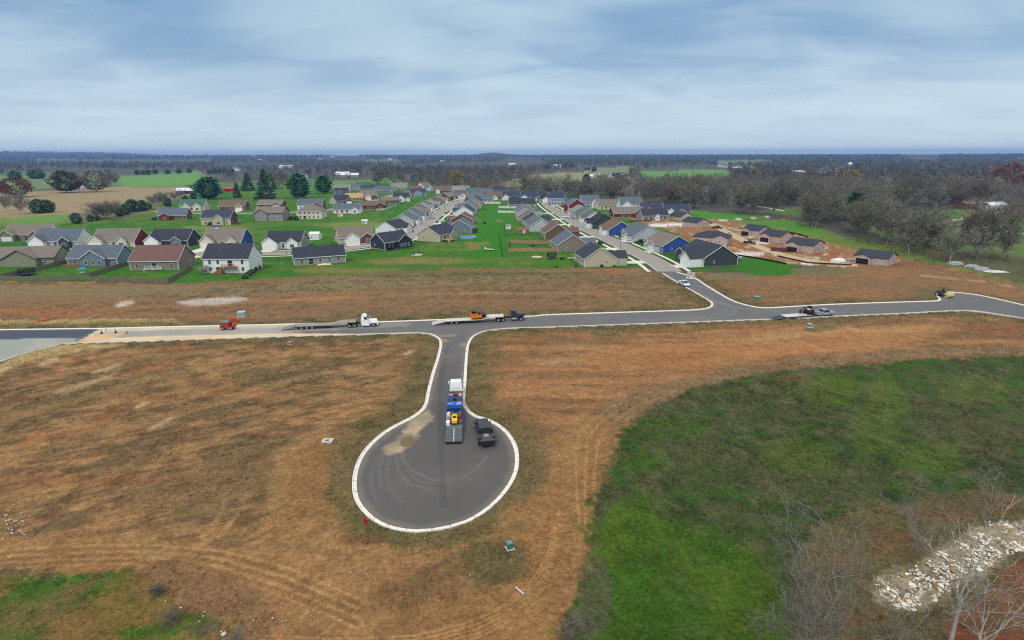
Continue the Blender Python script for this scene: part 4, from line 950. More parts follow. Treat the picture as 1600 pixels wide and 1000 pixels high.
def lowboy(name, label, loc, rz, L=19.0, deckm=DECK, ramps='split', axles=3, width=2.6, group=None):
    r = thing(name, label, 'trailer', loc, rz, group)
    hw = width / 2; gn = 3.9; rl = 3.4
    zt = .95
    d = MB()
    xd0, xd1 = -L + rl, -gn - 2.2
    d.box(xd0, xd1, -hw, hw, zt - .12, zt)
    for k in range(int((xd1 - xd0) / .6)):
        d.box(xd0 + .6*k, xd0 + .6*k + .06, -hw + .1, hw - .1, zt, zt + .025)
    d.build('deck', deckm, r)
    f = MB(); f.box(xd0, xd1, -hw + .12, -hw + .5, .55, zt - .12); f.box(xd0, xd1, hw - .5, hw - .12, .55, zt - .12); f.box(xd0, xd1, -.25, .25, .5, zt - .12)
    for k in range(7): f.box(xd0 + 1.4*k, xd0 + 1.4*k + .14, -hw, hw, .62, zt - .12)
    f.build('frame', CHASSIS, r)
    g = MB(); g.prism([(xd1, zt - .12), (xd1, zt), (-gn, 1.55), (-gn, 1.3)], 'y', -hw, hw); g.build('gooseneck_slope', deckm, r)
    g = MB(); g.box(-gn, 0, -hw, hw, 1.36, 1.55); g.box(-.12, 0, -hw, hw, 1.55, 1.85); g.build('gooseneck', deckm, r)
    if ramps == 'split':
        for s in (-1, 1):
            q = MB(); y0, y1 = (s * .28, s * hw); y0, y1 = min(y0, y1), max(y0, y1)
            q.prism([(xd0, zt - .16), (xd0, zt), (-L, .14), (-L, .04)], 'y', y0, y1)
            for k in range(6):
                t = (k + .5) / 6; x = xd0 + (-L - xd0) * t; z = zt + (.14 - zt) * t
                q.box(x - .05, x + .05, y0 + .03, y1 - .03, z, z + .06)
            q.build('ramp', ALU if deckm is ALU else deckm, r)
    else:
        for s in (-1, 1):
            q = MB(); y0, y1 = (s * .06, s * hw); y0, y1 = min(y0, y1), max(y0, y1)
            q.prism([(xd0, zt - .16), (xd0, zt), (-L, .42), (-L, .3)], 'y', y0, y1)
            for k in range(9):
                t = (k + .5) / 9; x = xd0 + (-L - xd0) * t; z = zt + (.42 - zt) * t
                q.box(x - .04, x + .04, y0 + .06, y1 - .06, z, z + .04)
            q.build('tail_plate', STEEL, r)
        q = MB(); q.box(-L - .06, -L, -hw, hw, .12, .42); q.build('rear_bumper', CHASSIS, r)
        for s in (-1, 1):
            for k in (0, 1):
                q = MB(); y = s * (hw - .3 - .35 * k); q.box(-L - .09, -L - .06, y - .1, y + .1, .22, .36); q.build('tail_light', REDL, r)
        q = MB(); q.prism([(xd0, zt), (xd0, zt + .05), (-L, .47), (-L, .42)], 'y', -.06, .06); q.build('tail_seam', ALU, r)
    for k in range(axles):
        for s in (-1, 1): wheel(r, xd0 + 1.7 + 1.3*k, s * (hw - .28), .42, .5)
    return r

def tractor(name, label, paint, loc, rz, style='rounded', group=None):
    r = thing(name, label, 'truck', loc, rz, group)
    f = MB(); f.box(-2.6, 4.6, -.48, -.3, .75, 1.05); f.box(-2.6, 4.6, .3, .48, .75, 1.05)
    for x in (-2.6, -1, .6, 2.2): f.box(x, x + .2, -.48, .48, .78, 1.0)
    f.build('frame', CHASSIS, r)
    c = MB(); hw = 1.12
    if style == 'rounded':
        c.frus(.9, 3.0, -hw, hw, .8, .95, 2.95, -hw, hw, 1.95); c.frus(.95, 2.95, -hw, hw, 1.95, 1.1, 2.35, -hw + .12, hw - .12, 2.85)
        c.build('cab', paint, r)
        q = MB(); q.prism([(1.3, 2.85), (2.36, 2.85), (2.05, 3.1), (1.4, 3.22)], 'y', -.95, .95); q.build('roof_fairing', paint, r)
        q = MB(); q.frus(3.0, 5.15, -.98, .98, .95, 3.0, 4.85, -.78, .78, 1.75); q.build('hood', paint, r)
        q = MB(); q.box(5.0, 5.2, -1.15, 1.15, .45, .9); q.build('bumper', paint, r)
    else:
        c.frus(1.5, 3.0, -1.0, 1.0, .9, 1.5, 2.98, -1.0, 1.0, 2.0); c.frus(1.5, 2.98, -1.0, 1.0, 2.0, 1.55, 2.7, -.9, .9, 2.95)
        c.build('cab', paint, r)
        q = MB(); q.frus(3.0, 5.1, -.72, .72, 1.0, 3.0, 5.05, -.6, .6, 1.95); q.build('hood', paint, r)
        q = MB(); q.box(5.1, 5.16, -.62, .62, .95, 1.95); q.build('grille', CHROME, r)
        q = MB(); q.box(5.15, 5.35, -1.15, 1.15, .5, .82); q.build('bumper', CHROME, r)
        for s in (-1, 1):
            q = MB(); q.prism([(3.4, .9), (3.5, 1.3), (4.0, 1.45), (4.6, 1.3), (4.9, .9), (4.7, .9), (4.4, 1.2), (4.0, 1.3), (3.65, 1.15), (3.55, .9)], 'y', s * .72 if s > 0 else -1.15, 1.15 if s > 0 else -.72); q.build('fender', paint, r)
            q = MB(); q.cyl((1.7, s * 1.0, .65), (2.9, s * 1.0, .65), .3, n=12); q.build('fuel_tank', CHROME, r)
    ws = MB(); ws.add([(2.985, -.92, 2.0), (2.985, .92, 2.0), (2.42 if style == 'rounded' else 2.73, .8, 2.78), (2.42 if style == 'rounded' else 2.73, -.8, 2.78)], [(0, 1, 2, 3)]); ws.build('windshield', GLASS, r)
    for s in (-1, 1):
        q = MB(); y = s * (hw if style == 'rounded' else 1.0); yt = s * ((hw - .1) if style == 'rounded' else .91)
        q.add([(1.75, y + s*.015, 2.02), (2.75, y + s*.015, 2.02), (2.4, yt + s*.015, 2.7), (1.75, yt + s*.015, 2.7)], [(0, 1, 2, 3)]); q.build('side_window', GLASS, r)
        q = MB(); q.box(1.2 if style == 'rounded' else 1.6, 3.1, s * 1.1 - .12, s * 1.1 + .12, .42, .8)
        if style == 'rounded': q.build('side_skirt', paint, r)
        q = MB(); q.box(2.95, 3.05, s * 1.38 - .1, s * 1.38 + .1, 1.75, 2.3); q.box(2.9, 3.0, min(s*1.02, s*1.38), max(s*1.02, s*1.38), 2.2, 2.25); q.build('mirror', CHASSIS if style != 'rounded' else paint, r)
        q = MB(); q.box(5.02 if style == 'rounded' else 5.0, 5.18 if style == 'rounded' else 5.15, s*.85 - .14, s*.85 + .14, .98, 1.22); q.build('headlight', LAMP, r)
        q = MB(); q.cyl((1.38, s * .95, .9), (1.38, s * .95, 3.6 if style != 'rounded' else 2.9), .08, n=8); q.build('exhaust_stack', CHROME, r)
        wheel(r, 4.1, s * 1.02, .5, .3)
        for x in (-2.0, -.7): wheel(r, x, s * .9, .5, .56)
    q = MB(); q.box(-2.0, -.6, -.4, .4, 1.05, 1.2); q.build('fifth_wheel', CHASSIS, r)
    return r

def pickup(name, label, paint, loc, rz, bed='open', L=5.9, group=None, dually=False):
    r = thing(name, label, 'pickup truck', loc, rz, group)
    hl = L / 2; hw = .98
    b = MB(); b.prism([(-hl, .5), (-hl + .1, .95), (hl - 2.1, 1.05), (hl - .15, .98), (hl, .8), (hl, .45), (hl - .6, .42), (-hl + .6, .42)], 'y', -hw, hw)
    b.build('body', paint, r)
    cx0, cx1 = -hl + 1.95, hl - 1.5
    c = MB(); c.frus(cx0, cx1, -hw + .03, hw - .03, 1.0, cx0 + .2, cx1 - .75, -hw + .2, hw - .2, 1.78); c.build('cab', paint, r)
    rf = MB(); rf.box(cx0 + .22, cx1 - .78, -hw + .22, hw - .22, 1.78, 1.82); rf.build('roof', paint, r)
    w = MB(); w.add([(cx1 - .02, -hw + .12, 1.08), (cx1 - .02, hw - .12, 1.08), (cx1 - .70, hw - .26, 1.73), (cx1 - .70, -hw + .26, 1.73)], [(0, 1, 2, 3)]); w.build('windshield', GLASS, r)
    w = MB(); w.add([(cx0 + .02, -hw + .14, 1.12), (cx0 + .02, hw - .14, 1.12), (cx0 + .16, hw - .24, 1.70), (cx0 + .16, -hw + .24, 1.70)], [(0, 1, 2, 3)]); w.build('rear_window', GLASS, r)
    for s in (-1, 1):
        q = MB(); q.add([(cx0 + .2, s * (hw - .03), 1.1), (cx1 - .2, s * (hw - .03), 1.1), (cx1 - .82, s * (hw - .17), 1.7), (cx0 + .28, s * (hw - .17), 1.7)], [(0, 1, 2, 3)]); q.build('side_window', GLASS, r)
        q = MB(); q.box(cx1 - .55, cx1 - .4, s * (hw + .16) - .1, s * (hw + .16) + .1, 1.1, 1.32); q.build('mirror', paint, r)
        q = MB(); q.box(hl - .12, hl + .02, s * .72 - .16, s * .72 + .16, .72, .9); q.build('headlight', LAMP, r)
        q = MB(); q.box(-hl - .02, -hl + .08, s * .86 - .08, s * .86 + .08, .62, .9); q.build('tail_light', REDL, r)
        wheel(r, hl - 1.0, s * (hw - .1), .4, .26); wheel(r, -hl + 1.25, s * (hw - (.02 if dually else .1)), .4, .45 if dually else .26)
    q = MB(); q.box(hl - .02, hl + .12, -hw, hw, .42, .62); q.build('front_bumper', CHROME if paint is not None else CHASSIS, r)
    q = MB(); q.box(-hl - .14, -hl, -hw, hw, .45, .62); q.build('rear_bumper', CHROME if bed == 'open' else CHASSIS, r)
    q = MB(); x0, x1 = -hl + .06, cx0 - .05
    if bed == 'open':
        for y0, y1 in ((-hw, -hw + .1), (hw - .1, hw)): q.box(x0, x1, y0, y1, .95, 1.28)
        q.box(x0 - .02, x0 + .06, -hw, hw, .9, 1.28); q.build('bed_wall', paint, r)
    else:
        q.box(x0 - .25, x1 + .05, -1.12, 1.12, 1.0, 1.14); q.build('flat_bed', M((72, 74, 76), .55, var=.2, scale=2), r)
        q = MB(); q.box(x1 - .05, x1 + .05, -1.0, 1.0, 1.14, 1.78); q.build('headache_rack', CHASSIS, r)
        q = MB(); q.box(x1 - .95, x1 - .2, -.35, .35, 1.14, 1.22); q.build('hitch_cover', M((150, 152, 154), .4, var=.1), r)
        for s in (-1, 1):
            q = MB(); q.box(x0 + .2, x0 + .75, s * .95 - .15, s * .95 + .15, 1.14, 1.32); q.build('tool_box', CHASSIS, r)
    return r

def car(name, label, paint, loc, rz, L=4.7, group=None, suv=False, cat='car'):
    r = thing(name, label, cat, loc, rz, group)
    hl = L / 2; hw = .9; ht = 1.68 if suv else 1.42
    b = MB(); b.prism([(-hl, .5), (-hl + .05, .9), (-hl + .5, .98), (hl - 1.4, .95), (hl - .3, .82), (hl, .65), (hl - .05, .35), (-hl + .1, .35)], 'y', -hw, hw); b.build('body', paint, r)
    x0, x1 = (-hl + .15, hl - 1.25) if suv else (-hl + .55, hl - 1.35)
    c = MB(); c.frus(x0, x1, -hw + .05, hw - .05, .93, x0 + (.25 if suv else .6), x1 - .8, -hw + .22, hw - .22, ht); c.build('cabin', GLASS, r)
    rf = MB(); rf.box(x0 + (.22 if suv else .56), x1 - .76, -hw + .2, hw - .2, ht - .02, ht + .04)
    for s in (-1, 1):
        for xa, xb in ((x1 - .06, x1 - .82), (x0 + .03, x0 + (.26 if suv else .6)), ((x0 + x1) / 2 - .2, (x0 + x1) / 2 - .2)):
            rf.cyl((xa, s * (hw - .06), .94), (xb, s * (hw - .2), ht), .045, n=4)
    rf.build('roof', paint, r)
    for s in (-1, 1):
        wheel(r, hl - .85, s * (hw - .08), .33, .22); wheel(r, -hl + .9, s * (hw - .08), .33, .22)
        q = MB(); q.box(hl - .2, hl - .02, s * .66 - .16, s * .66 + .16, .62, .76); q.build('headlight', LAMP, r)
        q = MB(); q.box(-hl - .01, -hl + .1, s * .7 - .14, s * .7 + .14, .68, .86); q.build('tail_light', REDL, r)
        q = MB(); q.box(x1 - .5, x1 - .35, s * (hw + .1) - .08, s * (hw + .1) + .08, .95, 1.08); q.build('mirror', paint, r)
    return r

white_p = M((246, 249, 250), .35, var=.04, scale=1.0, spec=.5); black_p = car_paint((44, 48, 56)); silver_p = car_paint((176, 184, 190)); navy_p = car_paint((40, 48, 66)); red_p = car_paint((150, 40, 34))

# white semi truck and its lowboy on the main road
a0 = G(441, 514.5); a1 = G(592, 508.5)
dv = (a1 - a0); rzA = math.atan2(dv.y, dv.x); Lw = dv.length
hitch = a1 - dv.normalized() * 6.2
zr_ = .02
up = lambda p, z=zr_: (p.x, p.y, z)
tractor('semi_truck', 'white semi truck with rounded hood hitched to a grey empty lowboy trailer', white_p, up(a1 - dv.normalized() * 5.3), rzA, 'rounded')
lowboy('lowboy_trailer', 'grey weathered empty lowboy trailer behind the white semi truck', up(a1 - dv.normalized() * 5.6), rzA, Lw - 5.6, M((150, 146, 136), .9, var=.3, scale=1.4))
# black semi truck with the paler lowboy carrying the orange machine
b0 = G(675, 506.5); b1p = G(820, 499.5); dv2 = b1p - b0; rzB = math.atan2(dv2.y, dv2.x)
tractor('semi_truck', 'black long nosed semi truck with chrome tank and grille', car_paint((58, 60, 64)), up(b1p - dv2.normalized() * 5.4), rzB, 'classic')
lbL = dv2.length - 5.9
lowboy('lowboy_trailer', 'pale lowboy trailer with split ramps carrying the orange machine', up(b1p - dv2.normalized() * 5.9), rzB, lbL, M((206, 202, 190), .8, var=.14, scale=1.2), axles=2)

def crawler(name, label, paint, loc, rz, cat='skid steer'):
    """small tracked loader: tracks, body, open cab, boom arms, bucket"""
    r = thing(name, label, cat, loc, rz)
    for s in (-1, 1):
        m = MB(); m.prism([(-1.2, .12), (-1.0, 0), (.95, 0), (1.25, .3), (1.0, .62), (-.95, .62), (-1.25, .35)], 'y', s * .62 if s > 0 else -.98, .98 if s > 0 else -.62); m.build('track', TYRE, r)
        m = MB(); m.prism([(-1.35, 1.25), (-1.2, 1.5), (.6, 1.15), (1.35, .5), (1.35, .25), (.5, .9)], 'y', s * .8 - .09, s * .8 + .09); m.build('boom_arm', paint, r)
    m = MB(); m.prism([(-1.4, .5), (-1.45, 1.45), (-.7, 1.55), (-.6, .95), (.75, .8), (.85, .45)], 'y', -.68, .68); m.build('body', paint, r)
    m = MB(); m.frus(-.75, .65, -.6, .6, .9, -.7, .35, -.55, .55, 1.95); m.build('cab', M((34, 36, 40), .3, var=.2), r)
    m = MB(); m.box(-.78, .42, -.64, .64, 1.95, 2.05); m.build('canopy', M((60, 60, 62), .5, var=.1), r)
    m = MB(); m.prism([(1.3, .1), (1.4, .75), (1.55, .7), (1.6, .15), (2.0, .02), (1.95, 0), (1.4, 0)], 'y', -.95, .95); m.build('bucket', CHASSIS, r)
    return r
orange_p = M((232, 120, 26), .45, var=.1, scale=1.5)
om = b0 + dv2.normalized() * ((745 - 675) / 145 * dv2.length)
r_ = thing('asphalt_paver', 'small orange and black tracked machine riding on the pale lowboy', 'paver', (om.x, om.y, .97), rzB)
m = MB(); m.prism([(-1.75, .35), (-1.75, 1.5), (-.2, 1.6), (.2, 1.1), (1.1, 1.1), (1.2, .4)], 'y', -1.05, 1.05); m.build('body', orange_p, r_)
for s in (-1, 1):
    m = MB(); m.prism([(-1.5, .1), (-1.3, 0), (1.1, 0), (1.35, .25), (1.1, .5), (-1.4, .5)], 'y', s * .8 - .2, s * .8 + .2); m.build('track', TYRE, r_)
m = MB(); m.box(-1.6, -.1, -.9, .9, 1.9, 2.1); m.build('engine_cover', M((36, 34, 34), .5, var=.2), r_)
m = MB(); m.box(-1.55, -.2, -.85, .85, 1.5, 1.9); m.build('engine_bay', M((40, 34, 30), .7, var=.2), r_)
m = MB(); m.frus(1.15, 2.1, -1.0, 1.0, .5, 1.05, 2.3, -1.2, 1.2, 1.25); m.build('hopper', CHASSIS, r_)
m = MB(); m.box(.25, .75, -.35, .35, 1.1, 1.75); m.build('operator_seat', M((50, 40, 34), .6, var=.2), r_)
m = MB(); m.cyl((.9, .5, 1.1), (.9, .5, 1.9), .05, n=6); m.build('exhaust_pipe', CHASSIS, r_)

# truck and trailer on the stem of the cul-de-sac
c0 = G(709, 694); c1 = G(713.5, 607); dv3 = c1 - c0; rzC = math.atan2(dv3.y, dv3.x); u3 = dv3.normalized(); n3 = Vector((-u3.y, u3.x, 0))
lenC = dv3.length
tractor('semi_truck', 'white cabbed truck pulling the blue loaded trailer into the cul-de-sac', white_p, up(c1 - u3 * 4.9), rzC, 'rounded')
T = lowboy('lowboy_trailer', 'trailer with grey tail plates carrying blue and yellow paving machines', up(c1 - u3 * 5.6), rzC, lenC - 5.6, M((112, 110, 108), .8, var=.25, scale=1.5), ramps='tail', axles=3)
BLUE = M((28, 92, 180), .4, var=.1, scale=1.2); DBLUE = M((34, 58, 112), .45, var=.15, scale=1.2)
YEL = M((236, 200, 40), .4, var=.08, scale=1.2)
Lt = lenC - 5.6
for s_ in (-1, 1):
    m = MB(); m.box(-Lt + 3.4, -6.1, min(s_*1.3, s_*1.36), max(s_*1.3, s_*1.36), .78, 1.12)
    for k in range(9): m.box(-Lt + 3.6 + .85*k, -Lt + 3.7 + .85*k, min(s_*1.36, s_*1.4), max(s_*1.36, s_*1.4), .8, 1.3)
    m.build('side_rail', BLUE, T)
def onT(x, y, z=.98): q = (c1 - u3 * 5.6) + u3 * x + n3 * y; return (q.x, q.y, z)
# big blue paver standing crosswise on the deck
r_ = thing('asphalt_paver', 'big blue paving machine with white emblem on top, behind the white cab', 'paver', onT(-7.2, 0), rzC)
m = MB(); m.box(-1.0, 2.6, -1.2, 1.2, .35, 1.3); m.build('body', DBLUE, r_)
m = MB(); m.frus(-1.15, .55, -1.32, 1.32, 1.3, -1.1, .45, -1.28, 1.28, 1.85); m.build('hood', BLUE, r_)
em = MB()
for k in range(5): em.box(-.42, -.28, .35 + .16*k, .46 + .16*k, 1.853, 1.862)
em.build('lettering', LAMP, r_)
em = MB()
for (xa, ya, xb, yb) in ((-.75, -.35, .2, -.7), (.2, -.7, -.1, -1.1), (-.1, -1.1, -.75, -1.05), (-.75, -1.05, -.75, -.35), (-.35, -.5, -.4, -.95)):
    em.cyl((xa, ya, 1.86), (xb, yb, 1.86), .05, n=4)
em.build('emblem', LAMP, r_)
for s in (-1, 1):
    m = MB(); m.prism([(-.9, .1), (-.7, 0), (2.1, 0), (2.4, .3), (2.1, .6), (-.8, .6)], 'y', s * .85 - .25, s * .85 + .25); m.build('track', TYRE, r_)
    m = MB(); m.box(.8, 1.4, s * .75 - .3, s * .75 + .3, 1.3, 1.75); m.build('operator_seat', M((46, 50, 70), .6, var=.2), r_)
    m = MB(); m.cyl((.75, s * 1.1, 1.3), (.75, s * 1.1, 2.3), .04, n=6); m.build('handrail', BLUE, r_)
m = MB(); m.frus(2.6, 3.7, -1.1, 1.1, .4, 2.5, 3.9, -1.28, 1.28, 1.3); m.build('hopper', DBLUE, r_)
m = MB(); m.box(1.6, 2.3, -.25, .25, 1.3, 1.9); m.build('console', CHASSIS, r_)
m = MB(); m.box(-1.6, -1.0, -1.25, 1.25, .15, .6); m.build('screed', BLUE, r_)
# yellow roller behind it
r_ = thing('road_roller', 'small yellow roller with black seat on the trailer deck', 'roller', onT(-10.7, -.05), rzC); r_.scale = (.86, .86, .8)
for x in (-1.05, 1.05):
    m = MB(); m.cyl((x, -.5, .42), (x, .5, .42), .42, n=18); m.build('drum', M((70, 70, 72), .45, metal=.4, var=.15), r_)
m = MB(); m.prism([(-1.5, .45), (-1.5, 1.05), (-.5, 1.1), (-.4, .6), (.5, .6), (.6, 1.0), (1.45, .95), (1.45, .45)], 'y', -.5, .5); m.build('body', YEL, r_)
m = MB(); m.box(-.48, .45, -.46, .46, .6, .66); m.box(-.35, .2, -.3, .3, .66, 1.05); m.box(-.4, -.25, -.3, .3, 1.0, 1.4); m.build('seat', BLACKM, r_)
m = MB()
for y in (-.42, .42): m.cyl((-.5, y, 1.0), (-.5, y, 2.0), .04, n=6)
m.cyl((-.5, -.42, 2.0), (-.5, .42, 2.0), .04, n=6); m.build('roll_bar', YEL, r_)
m = MB(); m.cyl((.35, 0, .6), (.1, 0, 1.2), .03, n=5); m.cyl((.1, -.16, 1.2), (.1, .16, 1.2), .03, n=5); m.build('steering_wheel', BLACKM, r_)
# loose gear on the deck
def bundle(label, x, y, paint, seed, cat='hose', name='hose_coil', z=.98, n=3, rad=.3):
    r = thing(name, label, cat, onT(x, y, z), rzC)
    rr = random.Random(seed)
    for k in range(n):
        m = MB(); cx, cy = rr.uniform(-.12, .12), rr.uniform(-.1, .1); R0 = rad * rr.uniform(.8, 1.1); pts = []
        for t in range(15): pts.append((cx + R0 * math.cos(t * .45), cy + R0 * math.sin(t * .45), .06 + .11 * k))
        for a_, b_ in zip(pts[:-1], pts[1:]): m.cyl(a_, b_, .06, n=5, caps=False)
        m.build('loop', paint, r)
    return r
bundle('red hose coil lying ahead of the yellow roller, left', -9.0, .45, HOSE, 1, rad=.42); bundle('red hose coil lying ahead of the yellow roller, middle', -8.95, -.4, HOSE, 2, rad=.4)
bundle('orange red hose coil lying on top of the blue machine rear', -8.35, .6, M((216, 84, 40), .7, var=.2), 14, z=1.5, rad=.36); bundle('tangled red hose coil at the front right of the yellow roller', -9.75, -.7, M((186, 52, 36), .7, var=.2), 15, rad=.38)
bundle('red orange hose coil to the right of the yellow roller', -10.6, -.95, M((206, 70, 34), .7, var=.2), 3, rad=.34); bundle('dull red hose coil to the left of the yellow roller', -10.9, .85, M((150, 60, 46), .7, var=.2), 4, rad=.3)
def drumcan(label, x, y, paint, h=.85, rd_=.29, z=.98):
    r = thing('drum', label, 'drum', onT(x, y, z), rzC)
    m = MB(); m.cyl((0, 0, 0), (0, 0, h), rd_, n=14)
    for k in (.33, .66): m.cyl((0, 0, h * k), (0, 0, h * k + .04), rd_ + .015, n=14)
    m.build('barrel', paint, r); m = MB(); m.cyl((.1, .1, h), (.1, .1, h + .04), .05, n=8); m.build('cap', CHASSIS, r)
drumcan('white drum at the front left corner behind the blue machine', -9.0, 1.0, white_p); drumcan('pale grey drum left of the yellow roller', -10.1, 1.02, M((176, 180, 180), .5, var=.1)); 
r_ = thing('cooler_box', 'white cooler box at the rear left of the trailer deck', 'cooler', onT(-11.6, 1.0), rzC)
m = MB(); m.box(-.4, .4, -.28, .28, 0, .45); m.build('tub', white_p, r_); m = MB(); m.box(-.42, .42, -.3, .3, .45, .55); m.build('lid', M((236, 238, 236), .4, var=.03), r_)
r_ = thing('tool_rack', 'dark rack of rakes and shovels at the right side of the deck', 'tool rack', onT(-9.6, -1.1), rzC)
m = MB(); m.box(-.9, .9, -.06, .06, 0, .12); m.box(-.9, -.84, -.06, .06, .12, .9); m.box(.84, .9, -.06, .06, .12, .9); m.box(-.9, .9, -.05, .05, .84, .9); m.build('rack', DBLUE, r_)
for k in range(4):
    m = MB(); m.cyl((-.6 + .4*k, 0, .1), (-.7 + .45*k, .05, 1.7), .03, n=5); m.build('tool_handle', M((190, 150, 90) if k % 2 else (60, 60, 64), .7, var=.1), r_)
rr = random.Random(21)
for k, (x, y, w_, d_, h_, c_, l_) in enumerate(((-8.7, .05, .7, .4, .5, (150, 60, 50), 'dull red fuel can between the two hose coils'), (-9.5, .55, .6, .5, .4, (198, 196, 188), 'pale crate left of the front of the yellow roller'), (-10.0, -.62, .5, .4, .45, (60, 62, 66), 'black case beside the right of the yellow roller'), (-11.4, -1.0, .7, .45, .3, (96, 92, 88), 'flat grey case at the rear right of the deck'), (-8.6, -.95, .5, .5, .7, (204, 120, 70), 'orange tool bin at the front right behind the blue machine'))):
    r_ = thing('tool_case', l_, 'case', onT(x, y), rzC + rr.uniform(-.4, .4))
    m = MB(); m.frus(-w_/2, w_/2, -d_/2, d_/2, 0, -w_/2 - .04, w_/2 + .04, -d_/2 - .04, d_/2 + .04, h_ * .8); m.build('box', M(c_, .6, var=.2, scale=3), r_)
    m = MB(); m.box(-w_/2 - .05, w_/2 + .05, -d_/2 - .05, d_/2 + .05, h_ * .8, h_); m.build('lid', M(tuple(int(v * .85) for v in c_), .6, var=.2, scale=3), r_)
# equipment on the neck of that trailer
r_ = thing('generator', 'dark blue generator set on the trailer neck, left side', 'generator', onT(-2.6, .75, 1.56), rzC)
m = MB(); m.box(-.9, .9, -.4, .4, 0, .75); m.build('housing', DBLUE, r_); m = MB(); m.box(-.5, .1, -.3, .3, .75, .85); m.build('cover', M((150, 160, 176), .5, var=.1), r_); m = MB(); m.cyl((.6, .1, .75), (.6, .1, 1.1), .05, n=6); m.build('exhaust_pipe', CHASSIS, r_)
r_ = thing('propane_tank', 'orange and white tank on the trailer neck, right side', 'gas tank', onT(-2.4, -.85, 1.56), rzC)
m = MB(); m.cyl((-.6, 0, .35), (.6, 0, .35), .3, n=14); m.build('tank', M((226, 150, 110), .5, var=.12), r_); m = MB(); m.box(-.4, -.3, -.25, .25, 0, .12); m.box(.3, .4, -.25, .25, 0, .12); m.build('foot', CHASSIS, r_)
bundle('black hose coil in the middle of the trailer neck', -1.9, -.05, BLACKM, 8, z=1.56, rad=.36); bundle('red hose coil right behind the white cab', -.55, .7, HOSE, 9, z=1.56, rad=.3)

# black crew cab truck by the kerb
d0 = G(763, 703); d1 = G(750, 661); dv4 = d1 - d0
mid = (d0 + d1) / 2
bk = pickup('pickup_truck', 'black crew cab pickup with flat bed parked at the cul-de-sac kerb', car_paint((26, 31, 42)), up(mid), math.atan2(dv4.y, dv4.x) , 'flat', L=7.2, dually=True); bk.scale = (1.12, 1.12, 1.18)
# silver pickup and equipment trailer on the right branch
e0 = G(1206, 499.0); e1 = G(1301, 491.5); dv5 = e1 - e0; u5 = dv5.normalized(); rzE = math.atan2(dv5.y, dv5.x)
pickup('pickup_truck', 'silver grey pickup towing a flat trailer toward the road bend', car_paint((160, 172, 182)), up(e1 - u5 * 3.0), rzE, 'open', L=5.9)
tl = dv5.length - 6.6
r_ = thing('equipment_trailer', 'low flatbed trailer with pale deck and lowered dark ramp', 'trailer', up(e1 - u5 * 6.6), rzE)
m = MB(); m.box(-tl + 3.4, -1.6, -1.25, 1.25, .62, .74)
for k in range(int(tl - 5)): m.box(-tl + 3.5 + k, -tl + 3.56 + k, -1.2, 1.2, .74, .76)
m.build('deck', M((206, 208, 204), .7, var=.12, scale=1.1), r_)
m = MB(); m.prism([(-tl + 3.4, .62), (-tl + 3.4, .74), (-tl, .12), (-tl, .04)], 'y', -1.2, 1.2)
for k in range(7): m.box(-tl + .4 + .42*k, -tl + .46 + .42*k, -1.2, 1.2, .16 + .077*k, .22 + .077*k)
m.build('ramp', M((66, 76, 78), .7, var=.2), r_)
m = MB(); m.prism([(-1.6, .5), (-1.6, .74), (.2, .66), (.2, .5)], 'y', -.15, .15); m.box(-tl + 3.4, -1.6, -1.25, -1.1, .5, .62); m.box(-tl + 3.4, -1.6, 1.1, 1.25, .5, .62); m.build('frame', CHASSIS, r_)
for s in (-1, 1):
    for k in (0, 1): wheel(r_, -tl * .5 - .4 + .9*k, s * 1.1, .36, .26)
q5 = e1 - u5 * 7.9
r_ = thing('mini_excavator', 'dark red machine with black boom standing at the front of the flat trailer', 'excavator', (q5.x, q5.y, .78), rzE)
for s in (-1, 1):
    m = MB(); m.prism([(-1.2, .12), (-1, 0), (1, 0), (1.2, .2), (1, .5), (-1, .5)], 'y', s * .8 - .2, s * .8 + .2); m.build('track', TYRE, r_)
m = MB(); m.box(-1.1, .9, -.85, .85, .55, 1.25); m.build('body', M((78, 36, 38), .6, var=.25), r_)
m = MB(); m.frus(-.2, .9, -.05, .8, 1.25, -.1, .8, 0, .75, 2.1); m.build('cab', M((40, 44, 48), .3, var=.2), r_)
m = MB(); m.box(-1.0, -.1, -.8, .1, 1.25, 1.55); m.build('engine_cover', M((196, 190, 188), .5, var=.1), r_)
m = MB(); m.cyl((-.9, -.3, 1.2), (-2.2, -.4, 2.2), .13, n=6); m.cyl((-2.2, -.4, 2.2), (-3.2, -.4, 1.2), .1, n=6); m.build('boom_arm', CHASSIS, r_)
m = MB(); m.prism([(-3.5, .75), (-3.1, 1.25), (-2.9, 1.1), (-2.85, .6), (-3.2, .5)], 'y', -.7, -.1); m.build('bucket', CHASSIS, r_)
m = MB(); m.box(-2.6, -1.3, .1, 1.0, .9, 1.0); m.cyl((-2.4, .5, 0), (-2.4, .5, .9), .05, n=5); m.cyl((-1.5, .5, 0), (-1.5, .5, .9), .05, n=5); m.build('attachment_frame', M((76, 88, 88), .6, var=.2), r_)
